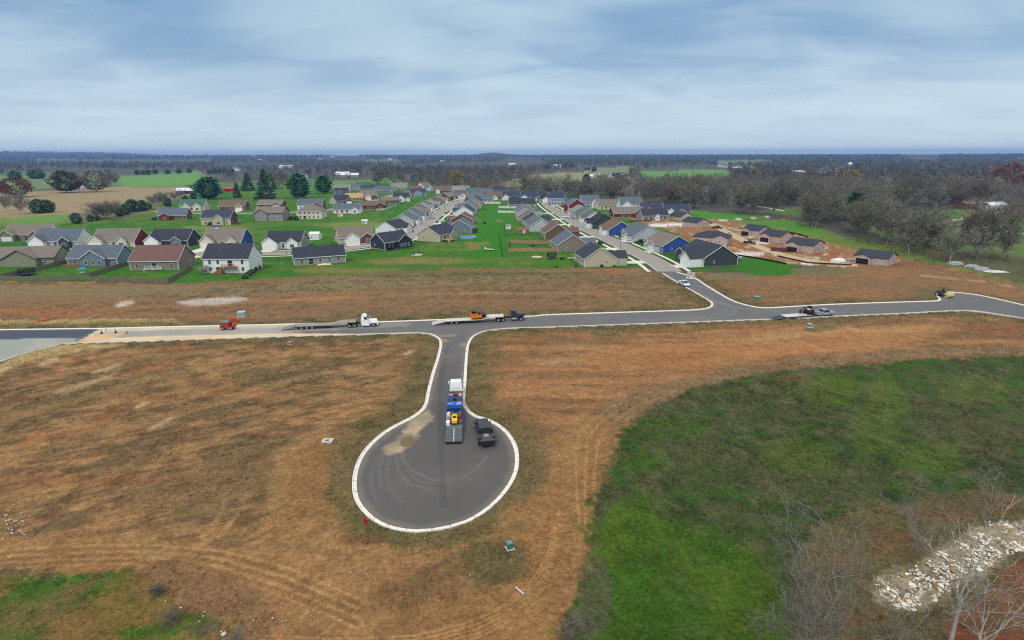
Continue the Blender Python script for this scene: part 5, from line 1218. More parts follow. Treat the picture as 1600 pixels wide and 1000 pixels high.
# tandem roller near the road bend
f0 = G(1482, 465); 
r_ = thing('road_roller', 'road roller with wide cream drum and dark canopy at the road bend', 'roller', up(f0), RAD(-72))
m = MB(); m.cyl((0, -1.35, .75), (0, 1.35, .75), .75, n=22); m.build('front_drum', M((206, 186, 120), .7, var=.25, scale=1.2), r_)
m = MB(); m.prism([(-3.4, .6), (-3.4, 1.5), (-1.6, 1.6), (-1.5, 1.0), (-.8, .9), (-.8, .6)], 'y', -.85, .85); m.box(-.95, -.8, -1.5, 1.5, .6, .95); m.box(-.9, .1, -1.5, -1.4, .6, .9); m.box(-.9, .1, 1.4, 1.5, .6, .9); m.build('body', M((60, 76, 90), .5, var=.15), r_)
m = MB(); m.box(-2.9, -1.2, -.95, .95, 2.7, 2.82); m.build('canopy', M((56, 74, 88), .5, var=.15), r_)
m = MB()
for x in (-2.8, -1.3):
    for y in (-.85, .85): m.cyl((x, y, 1.4), (x, y, 2.72), .05, n=6)
m.build('canopy_posts', CHASSIS, r_)
for s in (-1, 1): wheel(r_, -2.8, s * .95, .7, .5)
m = MB(); m.box(-2.2, -1.7, -.3, .3, 1.5, 2.1); m.build('seat', BLACKM, r_)
# red machine on the verge
f1 = G(357, 514.5)
r_ = thing('trencher', 'red compact trencher with grey canopy standing on the dusty road edge', 'trencher', up(f1, .05), RAD(4))
for s in (-1, 1):
    wheel(r_, -1.1, s * .75, .48, .36); wheel(r_, 1.0, s * .75, .48, .36)
m = MB(); m.prism([(-1.8, .5), (-1.8, 1.2), (-1.2, 1.45), (.1, 1.35), (.2, .95), (1.5, .95), (1.6, .5)], 'y', -.7, .7); m.build('body', M((200, 44, 28), .5, var=.12, scale=1.5), r_)
m = MB(); m.prism([(-1.9, 1.95), (-1.6, 2.15), (-.1, 2.1), (.2, 1.9), (-.1, 2.0), (-1.6, 2.05)], 'y', -.75, .75); m.build('canopy', M((120, 126, 134), .5, var=.1), r_)
m = MB()
for x in (-1.6, -.05):
    for y in (-.65, .65): m.cyl((x, y, 1.3), (x, y, 2.05), .05, n=6)
m.build('canopy_posts', CHASSIS, r_)
m = MB(); m.prism([(1.5, .9), (1.6, 1.1), (2.6, 1.5), (2.7, 1.35), (1.7, .6)], 'y', -.15, .15); m.build('digging_boom', M((196, 50, 34), .5, var=.12), r_)
m = MB(); m.box(.5, .9, -.3, .3, .95, 1.7); m.build('operator_seat', BLACKM, r_)
f2 = G(366, 503)
r_ = thing('trencher_attachment', 'red steel attachment lying in the dirt behind the red trencher', 'attachment', up(f2, .1), RAD(20))
m = MB(); m.prism([(-1.1, 0), (-.9, .8), (-.4, 1.1), (.9, .5), (1.2, 0)], 'y', -.25, .25); m.build('frame', M((200, 66, 40), .6, var=.15), r_); m = MB(); m.box(-1.2, 1.0, -.7, -.3, 0, .3); m.build('blade', M((168, 58, 38), .6, var=.15), r_)
# white car on the branch road
h0 = G(1062.5, 443.0); h1 = G(1075, 449.5); dh = h1 - h0
pickup('parked_car', 'white pickup parked against the kerb of the branch road', car_paint((222, 234, 240)), up((h0 + h1) / 2), math.atan2(dh.y, dh.x), 'open', L=5.5)
# cars in driveways
tD = Vector(LR[60] - LR[40]); aR = math.atan2(tD.y, tD.x)
cars = [(981.5,379.5,aR+1.57,white_p,'white hatchback in the driveway left of the black suv',False),(1000,379.5,aR+1.57,black_p,'black suv in the driveway of the taupe house with blue gable',True),(1013,379,aR+1.57,navy_p,'dark navy car under the edge of the taupe roof',False),
        (893,342,aR+1.57,silver_p,'pale car on a driveway in front of the teal grey house',False),(884,340,aR+1.57,white_p,'white car by the sidewalk halfway up the right street',False),(928,352,aR+1.57,black_p,'black car in front of the black farmhouse style house',True),(972,363,aR+1.57,black_p,'dark car in the driveway of the brown roofed blue house',False),
        (938,381,aR,black_p,'dark suv beside the garage of the sage beige house',True),(843,331.5,aR+1.57,silver_p,'silver car in a driveway west of the right street',False),(757,349,1.6,black_p,'black car at the back of the strip houses',False),(675,341.5,.2,silver_p,'silver car in a driveway on the left street',False),(640,362,.4,M((110,80,70),.4),'brown car by the white gabled house',True),(690,346.5,.1,white_p,'white car in front of the strip houses',False)]
for (px_, py_, a_, pt_, lb_, sv_) in cars:
    q = G(px_, py_); car('parked_car', lb_, pt_, (q.x, q.y, .06), a_, 4.7, 'cars parked in the estate', sv_)
# dark site vehicles along the gravel road
SB = M((70, 52, 44), .7, var=.2)
for (px_, py_, lb_) in ((1106,349.5,'dark work truck at the head of the gravel road'),(1121,357.5,'dark pickup on the gravel road'),(1171,381.5,'black and brown truck on the gravel road beside the white slab')):
    q = G(px_, py_); pickup('work_truck', lb_, M((52, 46, 44), .5, var=.2), (q.x, q.y, .08), math.atan2(-23, 31) + .25, 'open', 5.8, 'work trucks on the gravel road')
q = G(1217, 392.5)
r_ = thing('dumpster', 'rust brown open dumpster full of rubble beside the gravel road', 'dumpster', (q.x, q.y, .05), -.5)
m = MB(); m.frus(-3.3, 3.3, -1.1, 1.1, .15, -3.5, 3.5, -1.2, 1.2, 1.7); m.build('bin', M((96, 62, 56), .8, var=.25), r_)
m = MB()
rr = random.Random(4)
for k in range(26):
    x, y = rr.uniform(-3, 3), rr.uniform(-.9, .9); s_ = rr.uniform(.1, .3); m.box(x - s_*1.6, x + s_*1.6, y - s_, y + s_, 1.5, 1.6 + s_*1.5)
m.build('rubble', M((150, 128, 116), .9, var=.35, scale=1), r_)
# ------------------------------------------------------------------ fences, yard things, utilities
def fence(name, label, px, h, mat, post=2.4, kind='panel', z=0, group=None, cat='fence'):
    pts = GG(px); r = thing(name, label, cat, (pts[0].x, pts[0].y, z), 0, group)
    o = pts[0]
    for a, b in zip(pts[:-1], pts[1:]):
        d = b - a; L_ = d.length; u = d / L_; n = Vector((-u.y, u.x, 0)); ang = math.atan2(u.y, u.x)
        mt = Matrix.Translation(a - o) @ Matrix.Rotation(ang, 4, 'Z')
        m = MB()
        if kind == 'panel':
            k = 0.0
            while k < L_ - .02:
                e = min(k + .145, L_); m.box(k, e - .012, -.012, .012, .06, h + (.02 if int(k * 10) % 3 else 0), mt); k += .15 if L_ < 30 else .45
                if L_ >= 30: m.box(e - .012, min(k, L_) - .012, -.012, .012, .06, h, mt)
            for zz in (.35, h - .3): m.box(0, L_, .012, .06, zz, zz + .09, mt)
        elif kind == 'rail':
            for zz in (h * .35, h * .68, h - .06): m.box(0, L_, -.02, .02, zz, zz + .05, mt)
        elif kind == 'cloth': m.box(0, L_, -.01, .01, .0, h, mt)
        elif kind == 'picket':
            for zz in (.15, h - .12): m.box(0, L_, -.015, .015, zz, zz + .05, mt)
            k = 0.0
            while k < L_: m.box(k, k + .03, -.012, .012, .05, h, mt); k += .22
        m.build('panel', mat, r)
    for a, b in zip(pts[:-1], pts[1:]):
        d = b - a; n_ = max(1, int(d.length / post))
        for i in range(n_ + (1 if b is pts[-1] else 0)):
            p = a + d * (i / n_) - o
            m = MB(); m.box(p.x - .06, p.x + .06, p.y - .06, p.y + .06, -.2, h + .1); m.build('post', mat, r)
    return r
fence('privacy_fence','weathered grey board fence along the dry field behind the fenced yards',[(0,437),(60,438.5),(130,438),(200,440.5),(262,443)],1.5,GREYWOOD,3.6)
fence('privacy_fence','weathered grey fence between the reddish roofed house and the white two storey house',[(263,442),(285,431),(301,420)],1.6,GREYWOOD,2.6)
fence('privacy_fence','weathered grey fence rising behind the black trampoline to the blue grey house',[(2,435),(50,426),(104,411.5)],1.7,GREYWOOD,2.6)
fence('privacy_fence','weathered grey fence between the blue umbrella yard and the reddish roofed house',[(140,434),(175,422),(206,413)],1.7,GREYWOOD,2.6)
fence('privacy_fence','tan board fence round the trampoline yard of the mauve grey house',[(864,381.5),(796,380.5),(794,402) if False else (793.5,393.5),(874,393.5)],1.7,TANWOOD,2.4)
fence('privacy_fence','black fence around the yard with the red roofed shed',[(849,370),(820,368.5),(790,369.5),(787.5,351)],1.3,M((34,36,38),.8,var=.1),2.4,'picket')
fence('vinyl_fence','white vinyl fence below the long slate roofed house',[(754,313.5),(757,318.5),(782,318.5),(783,314)],1.9,VINYL,2.4)
fence('vinyl_fence','white vinyl fence boxing in a small yard by the charcoal roofed beige house',[(811,326),(779,325),(778,332.5),(811,333)],1.7,VINYL,2.4)
fence('vinyl_fence','low white fence curving behind the brown brick ranch',[(588,329.5),(602,328.5),(620,322)],1.7,M((206,200,188),.7,var=.06),2.4)
fence('wire_fence','thin black rail fence crossing the green strip toward the dry field',[(785.5,402),(782.5,385),(780,368)],1.2,BLACKM,2.4,'rail')
fence('silt_fence','black silt fence edging the green patch beside the charcoal house',[(1147,399),(1180,404),(1212,410),(1228,413.5)],.7,BLACKM,2.4,'cloth')
fence('silt_fence','black silt fence along the mowed strip by the woods',[(1226,362.5),(1250,367.5),(1262,371.5)],.8,BLACKM,2.4,'cloth')
fence('silt_fence','black silt fence along the lower edge of the gravel road',[(1215,401),(1262,411.5),(1330,415)],.6,BLACKM,2.4,'cloth')
fence('silt_fence','black silt fence behind the red brick ranch',[(983,346.5),(1010,345.5),(1040,343)],.6,BLACKM,2.4,'cloth')

def trampoline(label, px, py, net=True, R0=2.0, net_m=BLACKM):
    p = G(px, py); r = thing('trampoline', label, 'trampoline', (p.x, p.y, 0), 0, 'trampolines in the back yards')
    m = MB(); m.cyl((0,0,.8),(0,0,.84),R0*.9,n=20); m.build('mat', BLACKM, r)
    m = MB(); n=20
    for i in range(n):
        a0_, a1_ = 2*math.pi*i/n, 2*math.pi*(i+1)/n
        m.add([(R0*.88*math.cos(a0_),R0*.88*math.sin(a0_),.86),(R0*.88*math.cos(a1_),R0*.88*math.sin(a1_),.86),(R0*math.cos(a1_),R0*math.sin(a1_),.82),(R0*math.cos(a0_),R0*math.sin(a0_),.82)],[(0,1,2,3)])
    m.build('pad', M((58, 84, 92), .6, var=.1), r)
    for i in range(6):
        a_ = 2*math.pi*i/6; x, y = R0*math.cos(a_), R0*math.sin(a_)
        m = MB(); m.cyl((x,y,0),(x,y,2.6 if net else .82),.05,n=6); m.build('pole', STEEL, r)
    if net:
        m = MB()
        for i in range(40):
            a_ = 2*math.pi*i/40; x, y = R0*.97*math.cos(a_), R0*.97*math.sin(a_); m.box(x-.05,x+.05,y-.05,y+.05,.85,2.45)
        for zz in (1.4, 1.9, 2.42):
            for i in range(24):
                a0_, a1_ = 2*math.pi*i/24, 2*math.pi*(i+1)/24
                m.cyl((R0*.97*math.cos(a0_),R0*.97*math.sin(a0_),zz),(R0*.97*math.cos(a1_),R0*.97*math.sin(a1_),zz),.04,n=4,caps=False)
        m.build('net', net_m, r)
    return r
trampoline('black trampoline with net on the lawn nearest the left edge', 42, 430, R0=2.6)
trampoline('netted trampoline standing in the open grass beside the sand circle', 862, 404)
trampoline('low dark trampoline inside the tan fenced yard', 833, 384, net=False)
trampoline('netted trampoline behind the blue grey house by the pool', 741, 364, R0=1.8)

def shed(label, px, py, w, d, wall, roof, yaw=0, h=2.2, name='shed', grp=None, pitch=.4):
    p = G(px, py, 1.2); r = thing(name, label, 'shed', (p.x, p.y, 0), RAD(yaw), grp)
    m = MB(); m.prism([(-d/2,0),(d/2,0),(d/2,h),(0,h+d/2*pitch),(-d/2,h)],'x',-w/2,w/2); m.build('wall', wallm(wall), r)
    m = MB(); m.prism(chevron(d/2+.2,h-.2*pitch+.03,pitch,.1),'x',-w/2-.2,w/2+.2); m.build('roof', roofm(roof), r)
    m = MB(); m.box(w*.12,w*.12+.9,-d/2-.05,-d/2,.05,1.95); m.build('door', TRIM, r)
    m = MB(); m.box(-w*.3,-w*.3+.6,-d/2-.04,-d/2,1.0,1.6); m.build('window', GLASS, r)
    return r
shed('small grey shed with coral red roof by the black fence', 816, 361, 5, 3.2, 'taupe', 'red', 0)
shed('tiny grey green shed above the red roofed shed', 794, 354.5, 3.2, 2.6, 'steel', 'gray', 0)
shed('bright white shed right of the two white gables', 493, 370.5, 5.0, 5.0, 'white', 'white', 0, h=3.0)
shed('small beige shed by the long white ranch house', 532, 335.5, 3.6, 2.8, 'cream', 'tan', 6)
shed('small white shed with grey roof above the beige sided house', 570, 347, 3.4, 2.8, 'palegray', 'white', 10)
shed('small blue roofed shed behind the royal blue gabled house', 338, 356.5, 5.2, 2.6, 'palegray', 'navy', 0)
# pool
p = G(731, 371.5); r_ = thing('swimming_pool', 'oval above ground pool with blue water beside the beige corner house', 'pool', (p.x, p.y, 0), RAD(4))
def oval(m, rx, ry, z0, z1, n=28):
    vs = [(rx*math.cos(2*math.pi*i/n), ry*math.sin(2*math.pi*i/n), z0) for i in range(n)] + [(rx*math.cos(2*math.pi*i/n), ry*math.sin(2*math.pi*i/n), z1) for i in range(n)]
    m.add(vs, [(i,(i+1)%n,n+(i+1)%n,n+i) for i in range(n)])
m = MB(); oval(m, 4.6, 3.6, 0, .8); oval(m, 4.45, 3.45, .5, .8); m.build('pool_wall', M((128, 176, 208), .5, var=.1), r_)
m = MB(); n = 28
m.add([(4.65*math.cos(2*math.pi*i/n), 3.65*math.sin(2*math.pi*i/n), .8) for i in range(n)] + [(4.45*math.cos(2*math.pi*i/n), 3.45*math.sin(2*math.pi*i/n), .81) for i in range(n)], [(i,(i+1)%n,n+(i+1)%n,n+i) for i in range(n)]); m.build('pool_rim', VINYL, r_)
m = MB(); m.add([(4.45*math.cos(2*math.pi*i/n), 3.45*math.sin(2*math.pi*i/n), .7) for i in range(n)], [tuple(range(n))]); m.build('pool_water', M((84, 158, 208), .1, var=.08, scale=1.0, spec=.5), r_)
p = G(700, 372.5); r_ = thing('pool_deck', 'wooden platform deck between the beige corner house and the pool', 'deck', (p.x, p.y, 0), RAD(10))
m = MB(); m.box(-5, 4.5, -2.2, 2.2, .9, 1.05)
for k in range(24): m.box(-5 + .4*k, -4.95 + .4*k, -2.24, -2.2, .05, .95)
m.build('platform', TANWOOD, r_)
m = MB(); m.box(-5, 4.5, -2.24, -2.14, 1.9, 2.0); m.box(-5, -4.9, -2.2, 2.2, 1.9, 2.0)
for k in range(20): m.box(-5 + .5*k, -4.93 + .5*k, -2.22, -2.16, 1.05, 1.9)
m.build('railing', WOOD, r_)
m = MB(); m.box(-1, .2, -.6, .6, 1.05, 1.5); m.box(1.6, 2.8, -.4, .5, 1.05, 1.45); m.build('bench', M((214, 196, 168), .7, var=.1), r_)
# flat white trailer on the lawn
p = G(765, 391.5); r_ = thing('utility_trailer', 'small white flat trailer parked on the lawn', 'trailer', (p.x, p.y, 0), RAD(-28))
m = MB(); m.box(-2.4, 2.2, -1.0, 1.0, .55, .68); m.build('deck', M((196, 194, 186), .7, var=.12), r_); m = MB(); m.box(2.2, 3.4, -.06, .06, .45, .55); m.build('tongue', CHASSIS, r_)
m = MB(); m.box(-2.45, -2.35, -1.0, 1.0, .68, 1.5); m.build('gate', M((226, 226, 222), .6, var=.1), r_)
for s in (-1, 1):
    for x in (-.5, .35): wheel(r_, x, s * 1.1, .33, .22)
# fire pit with chairs
p = G(652, 398); r_ = thing('fire_pit', 'round stone fire pit on the lawn in front of the navy house', 'fire pit', (p.x, p.y, 0))
m = MB()
for i in range(12):
    a_ = 2*math.pi*i/12; m.add(*(lambda q: (q.v, q.f))(MB().box(-.28,.28,-.14,.14,0,.4,Matrix.Translation((.9*math.cos(a_),.9*math.sin(a_),0)) @ Matrix.Rotation(a_+1.57,4,'Z'))))
m.build('stone_ring', M((200, 198, 190), .9, var=.15), r_); m = MB(); m.cyl((0,0,0),(0,0,.15),.7,n=12); m.build('ash', M((60,58,56),.95,var=.3), r_)
m = MB(); m.cyl((0,0,0),(0,0,.05),2.6,n=24); 
o_ = m.build('patio', M((190, 186, 172), .9, var=.15), r_)
for k, a_ in enumerate((.4, 1.5, 2.7, 4.0)):
    c_ = thing('garden_chair', 'dark garden chair standing around the round stone fire pit', 'chair', (p.x + 2.0*math.cos(a_), p.y + 2.0*math.sin(a_), .05), a_, 'chairs around the fire pit')
    m = MB(); m.box(-.3,.3,-.3,.3,.36,.44); m.build('seat', BLACKM, c_); m = MB(); m.box(.24,.32,-.3,.3,.44,1.05); m.build('backrest', BLACKM, c_)
    for x in (-.26,.26):
        for y in (-.26,.26): m = MB(); m.box(x-.03,x+.03,y-.03,y+.03,0,.36); m.build('leg', BLACKM, c_)
p = G(839, 401.5); m = MB(); m.cyl((0,0,.02),(0,0,.08),2.4,n=28); o_ = m.build('sand_circle', M((196, 184, 158), .95, var=.15, scale=.8)); o_.location = (p.x,p.y,0); tag(o_, 'flat round patch of pale sand on the lawn beside the trampoline', 'sand pit')
# blue umbrella over a table
p = G(130, 428); r_ = thing('parasol', 'bright blue parasol in the fenced yard of the blue grey house', 'parasol', (p.x,p.y,0))
m = MB(); n=10
m.add([(1.5*math.cos(2*math.pi*i/n),1.5*math.sin(2*math.pi*i/n),2.0) for i in range(n)]+[(0,0,2.6)], [(i,(i+1)%n,n) for i in range(n)]); m.build('canopy', M((40,140,220),.7,var=.08), r_)
m = MB(); m.cyl((0,0,0),(0,0,2.55),.04,n=6); m.build('pole', ALU, r_)
r_ = thing('patio_table', 'white patio table under the bright blue parasol', 'table', (p.x,p.y,0))
m = MB(); m.box(-.9,.9,-.6,.6,.68,.74); m.build('table_top', VINYL, r_)
for x in (-.8,.8):
    for y in (-.5,.5): m = MB(); m.box(x-.04,x+.04,y-.04,y+.04,0,.68); m.build('leg', VINYL, r_)
p = G(116, 415.5); r_ = thing('sandbox_deck', 'low orange brown wooden deck in the blue umbrella yard', 'deck', (p.x,p.y,0), .1)
m = MB(); m.box(-3.6,3.6,-1.5,1.5,.3,.45)
for k in range(18): m.box(-3.6+.4*k,-3.58+.4*k,-1.5,1.5,.45,.46)
m.build('boards', M((176,110,62),.85,var=.2,scale=1.5), r_); m = MB(); m.box(-3.6,3.6,-1.55,-1.45,0,.9); m.build('rail', WOOD, r_)
p = G(482, 381); r_ = thing('inflatable', 'green inflatable yard figure collapsed beside the white gabled house', 'yard decoration', (p.x,p.y,0))
rr = random.Random(3)
for k in range(3):
    m = MB(); x=-1.4+1.3*k; m.cyl((x,0,.3),(x+1.0,.3,.6+.2*k),.45,.3,n=9); m.build('lobe', M((40,170,96),.5,var=.1), r_)
p = G(507, 413.5) ; r_ = thing('patio_slab','cream concrete patio slab at the rear door of the long grey ranch','patio',(p.x,p.y,0), RAD(20))
m = MB(); m.box(-2.6,2.6,-1.3,1.3,0,.16); m.build('slab', M((226,216,190),.85,var=.06), r_); m = MB(); m.box(-.9,.9,1.3,1.7,0,.4); m.build('step', M((214,206,184),.85,var=.06), r_)
p = G(1154, 407); r_ = thing('play_cart', 'white and blue cart with toys beside the charcoal house', 'cart', (p.x,p.y,0), .2)
m = MB(); m.box(-1.2,1.2,-.7,.7,.7,1.6); m.build('box', M((206,214,222),.6,var=.1), r_); m = MB(); m.box(-1.2,1.2,-.75,-.7,.9,1.4); m.build('panel', M((70,120,190),.5,var=.1), r_)
for s in (-1,1): wheel(r_, 0, s*.75, .35, .2)
p = G(872.5+6, 405.5); r_ = thing('atv', 'black quad bike parked behind the sage beige house', 'quad bike', (p.x,p.y,0), .4)
m = MB(); m.prism([(-.9,.5),(-.8,.85),(0,.8),(.3,.95),(.9,.75),(.9,.5)],'y',-.35,.35); m.build('body', BLACKM, r_)
for x in (-.7,.7):
    for s in (-1,1): wheel(r_, x, s*.5, .3, .25)
m = MB(); m.cyl((.3,-.4,1.05),(.3,.4,1.05),.03,n=5); m.build('handlebar', CHASSIS, r_)
p = G(893, 405.5); r_ = thing('utility_trailer','small grey trailer with white fenders behind the sage beige house','trailer',(p.x,p.y,0),.15)
m = MB(); m.box(-1.5,1.5,-.8,.8,.45,.7); m.build('deck', M((180,182,180),.6,var=.12), r_); m = MB(); m.box(1.5,2.5,-.05,.05,.4,.5); m.build('tongue', CHASSIS, r_)
for s in (-1,1): wheel(r_, 0, s*.9, .3, .2)
p = G(850,366.5); r_ = thing('grill_set','dark grill and patio furniture behind the maroon roofed house','grill',(p.x,p.y,0))
m = MB(); m.box(-.7,.7,-.35,.35,.3,1.1); m.build('grill_body', BLACKM, r_); m = MB(); m.prism([(-.7,1.1),(-.5,1.4),(.5,1.4),(.7,1.1)],'y',-.35,.35); m.build('lid', BLACKM, r_); m = MB(); m.box(1.0,2.2,-.4,.4,.1,.9); m.build('side_table', CHASSIS, r_)
# street lamps and mailboxes on the right street
def lamp(label, px, py, h=5.5):
    p = G(px, py); r = thing('street_lamp', label, 'street lamp', (p.x,p.y,0), 0, 'street lamps along the streets')
    m = MB(); m.cyl((0,0,0),(0,0,h),.09,.06,n=8); m.build('post', BLACKM, r); m = MB(); m.cyl((0,0,0),(0,0,.5),.2,.14,n=8); m.build('base', BLACKM, r)
    m = MB(); m.frus(-.14,.14,-.14,.14,h,-.24,.24,-.24,.24,h+.45); m.build('lantern', M((190,190,180),.3,var=.1), r); m = MB(); m.frus(-.28,.28,-.28,.28,h+.45,-.05,.05,-.05,.05,h+.7); m.build('cap', BLACKM, r)
lamp('black street lamp on the verge beside the sage beige house', 969, 391.5); lamp('black street lamp halfway up the right street', 862, 340, 6); lamp('black street lamp in front of the black farmhouse style house', 895.5, 352.5); lamp('black street lamp by the lower street near the white gabled house', 448, 397, 5)
def mailbox(px, py, k):
    p = G(px, py); r = thing('mailbox', 'black mailbox on a post along the estate streets', 'mailbox', (p.x,p.y,0), 0, 'mailboxes along the streets')
    m = MB(); m.box(-.05,.05,-.05,.05,0,1.1); m.build('post', BLACKM, r); m = MB(); m.prism([(-.12,1.1),(.12,1.1),(.12,1.25),(.06,1.34),(-.06,1.34),(-.12,1.25)],'y',-.25,.25); m.build('box', BLACKM, r)
for k,(a_,b_) in enumerate(((946,380),(918,366),(1012,398),(955,371),(905,349),(700,321),(668,343))): mailbox(a_,b_,k)
p = G(1079.5, 434.5); r_ = thing('mailbox_cluster', 'white cluster mailbox on a concrete pad by the branch road', 'mailbox', (p.x,p.y,0), RAD(-30))
m = MB(); m.box(-1.6,1.6,-1.1,1.1,0,.12); m.build('pad', concrete, r_)
for x in (-.75,.75):
    m = MB(); m.box(x-.62,x+.62,-.3,.3,.7,2.1); b_ = m.build('cabinet', M((206,202,188),.6,var=.06), r_); m = MB()
    for i in range(3):
        for j in range(4): m.box(x-.55+.38*i,x-.55+.38*i+.34,-.32,-.3,.78+.32*j,1.06+.32*j)
    m.build('door', M((190,188,176),.5,var=.06), b_); m = MB(); m.box(x-.2,x+.2,-.2,.2,.1,.7); m.build('pedestal', M((150,148,140),.6,var=.06), r_)
# utilities
def util(label, px, py, w, d, h, rgb, yaw=0, cat='utility box', name='utility_box', z=.05):
    p = G(px, py); r = thing(name, label, cat, (p.x,p.y,lz(p.x,p.y)+z), RAD(yaw))
    m = MB(); m.box(-w/2-.15,w/2+.15,-d/2-.15,d/2+.15,-.2,.08); m.build('pad', old_conc, r)
    m = MB(); m.frus(-w/2,w/2,-d/2,d/2,.08,-w/2,w/2,-d/2+.1,d/2,h); m.build('cabinet', M(rgb,.5,var=.1), r)
    m = MB(); m.frus(-w/2-.04,w/2+.04,-d/2+.06,d/2+.04,h,-w/2+.05,w/2-.05,-d/2+.15,d/2-.05,h+.12); m.build('lid', M(tuple(min(255,c+34) for c in rgb),.5,var=.1), r)
    return r
util('pale green transformer box in the dirt near the red trencher', 378, 494.5, 2.0, 1.5, 1.3, (140,168,160), 8)
util('grey green transformer box on the dirt right of the branch road', 1182, 468.5, 1.7, 1.3, 1.0, (86,120,112), -6)
util('teal cable pedestal in the weeds below the cul-de-sac', 796.5, 857.5, .62, .62, .75, (58,112,116), 20, 'pedestal','cable_pedestal')
util('grey green box among weeds below the right road', 1265, 511, 1.2, 1.0, .8, (120,140,128), 0)
util('small grey valve box beside the orange stake', 453, 538.5, .8, .7, .6, (112,122,128), 0)
def stake(label, px, py, h, rgb):
    p = G(px,py); r = thing('survey_stake', label, 'stake', (p.x,p.y,0), .3)
    m = MB(); m.box(-.06,.06,-.06,.06,-.1,h); m.build('post', M(rgb,.7,var=.1), r); m = MB(); m.box(-.09,.09,-.09,.09,h,h+.18); m.build('cap', M((236,120,60),.6,var=.1), r)
stake('orange marker post in the field left of the intersection', 459, 541, 2.1, (214,96,44))
stake('orange marker post at the start of the dusty road', 166, 517, .9, (206,90,70))
def cone(label, px, py, rgb, h=.7):
    p = G(px,py); r = thing('traffic_cone', label, 'traffic cone', (p.x,p.y,.05), .3)
    m = MB(); m.box(-.3,.3,-.3,.3,0,.06); m.build('base', BLACKM, r); m = MB(); m.cyl((0,0,.06),(0,0,h),.2,.05,n=10); m.build('cone', M(rgb,.6,var=.08), r)
cone('dark cone at the tip of the fresh asphalt', 159, 521.5, (52,50,48), .9); cone('dark cone just right of the first on the dusty road', 181, 520, (60,54,50), .9); cone('faded cone farther along the dusty road', 198, 520.5, (150,140,120), .6)
p = G(68, 501); m_ = thing('dirt_pile', 'small heap of red earth beside the left field road', 'dirt pile', (p.x,p.y,0))
def mound(par, name, rx, ry, h, mat, seed, n=16, k=6):
    rr = random.Random(seed); m = MB(); vs=[]; fs=[]
    for j in range(k):
        t = j/k; r_t = math.cos(t*math.pi/2)
        for i in range(n):
            a_ = 2*math.pi*i/n; w_ = 1+rr.uniform(-.16,.16); vs.append((rx*r_t*w_*math.cos(a_), ry*r_t*w_*math.sin(a_), h*math.sin(t*math.pi/2)*(1+rr.uniform(-.1,.1))-(.1 if j==0 else 0)))
    vs.append((0,0,h)); fs=[(j*n+i,j*n+(i+1)%n,(j+1)*n+(i+1)%n,(j+1)*n+i) for j in range(k-1) for i in range(n)]+[((k-1)*n+i,(k-1)*n+(i+1)%n,k*n) for i in range(n)]
    m.add(vs,fs); return m.build(name, mat, par)
mound(m_,'earth',1.6,1.0,.8,M((176,92,70),.95,var=.25,scale=1.5),1)
p = G(1310,408.5); m_ = thing('gravel_pile','white gravel heap in front of the lone half built house','gravel pile',(p.x,p.y,0)); mound(m_,'gravel',3.0,2.2,1.5,M((222,222,218),.95,var=.2,scale=1.5),2)
for (a_,b_,lb) in ((1493,413,'grey rubble heap at the end of the forest edge, left'),(1518,418,'grey rubble heap in the middle of the forest edge row'),(1534,422,'grey rubble heap, right end of the forest edge row')):
    p = G(a_,b_); m_ = thing('rubble_pile',lb,'rubble pile',(p.x,p.y,0)); mound(m_,'rubble',3.2,1.6,1.3,M((156,160,166),.95,var=.3,scale=1.2),int(a_))
p = G(1555,425); m_ = thing('gravel_pile','low white gravel spill at the right end of the red earth','gravel pile',(p.x,p.y,0),-.2); mound(m_,'gravel',4.5,1.5,.6,M((214,210,204),.95,var=.2,scale=1.5),5)
# hydrant
p = G(571, 818); r_ = thing('fire_hydrant', 'red fire hydrant in the weeds left of the cul-de-sac kerb', 'fire hydrant', (p.x,p.y,lz(p.x,p.y)))
HY = M((176,30,40),.45,var=.1)
m = MB(); m.cyl((0,0,0),(0,0,.08),.19,n=12); m.cyl((0,0,.08),(0,0,.62),.13,n=12); m.cyl((0,0,.62),(0,0,.66),.17,n=12); m.build('barrel', HY, r_)
m = MB(); m.cyl((0,0,.66),(0,0,.8),.15,.08,n=12); m.cyl((0,0,.8),(0,0,.87),.035,n=6); m.build('bonnet', HY, r_)
for a_ in (0, math.pi/2, math.pi): m = MB(); m.cyl((0,0,.5),(.24*math.cos(a_),.24*math.sin(a_),.5),.075,n=8); m.build('nozzle', HY, r_)
# storm inlet
p = G(512, 690); r_ = thing('storm_inlet', 'square concrete storm inlet with open grate left of the cul-de-sac', 'storm drain', (p.x,p.y,lz(p.x,p.y)+.05), -.05)
m = MB()
for (x0,x1,y0,y1) in ((-.8,.8,-.65,-.3),(-.8,.8,.3,.65),(-.8,-.3,-.3,.3),(.3,.8,-.3,.3)): m.box(x0,x1,y0,y1,-.2,.22)
m.build('frame', M((196,190,178),.9,var=.12), r_); m = MB(); m.box(-.3,.3,-.3,.3,-.2,.02); m.build('pit', BLACKM, r_)
# pipe lying on the haul track
p = G(812, 925); r_ = thing('pipe', 'short pale pipe lying on the haul track', 'pipe', (p.x,p.y,lz(p.x,p.y)+.1), -.9); m = MB(); m.cyl((-.6,0,.08),(.6,0,.08),.08,n=8); m.build('tube', M((206,206,206),.5,var=.08), r_); m = MB(); m.cyl((.5,0,.08),(.68,0,.08),.11,n=8); m.build('collar', M((180,180,184),.5,var=.08), r_)
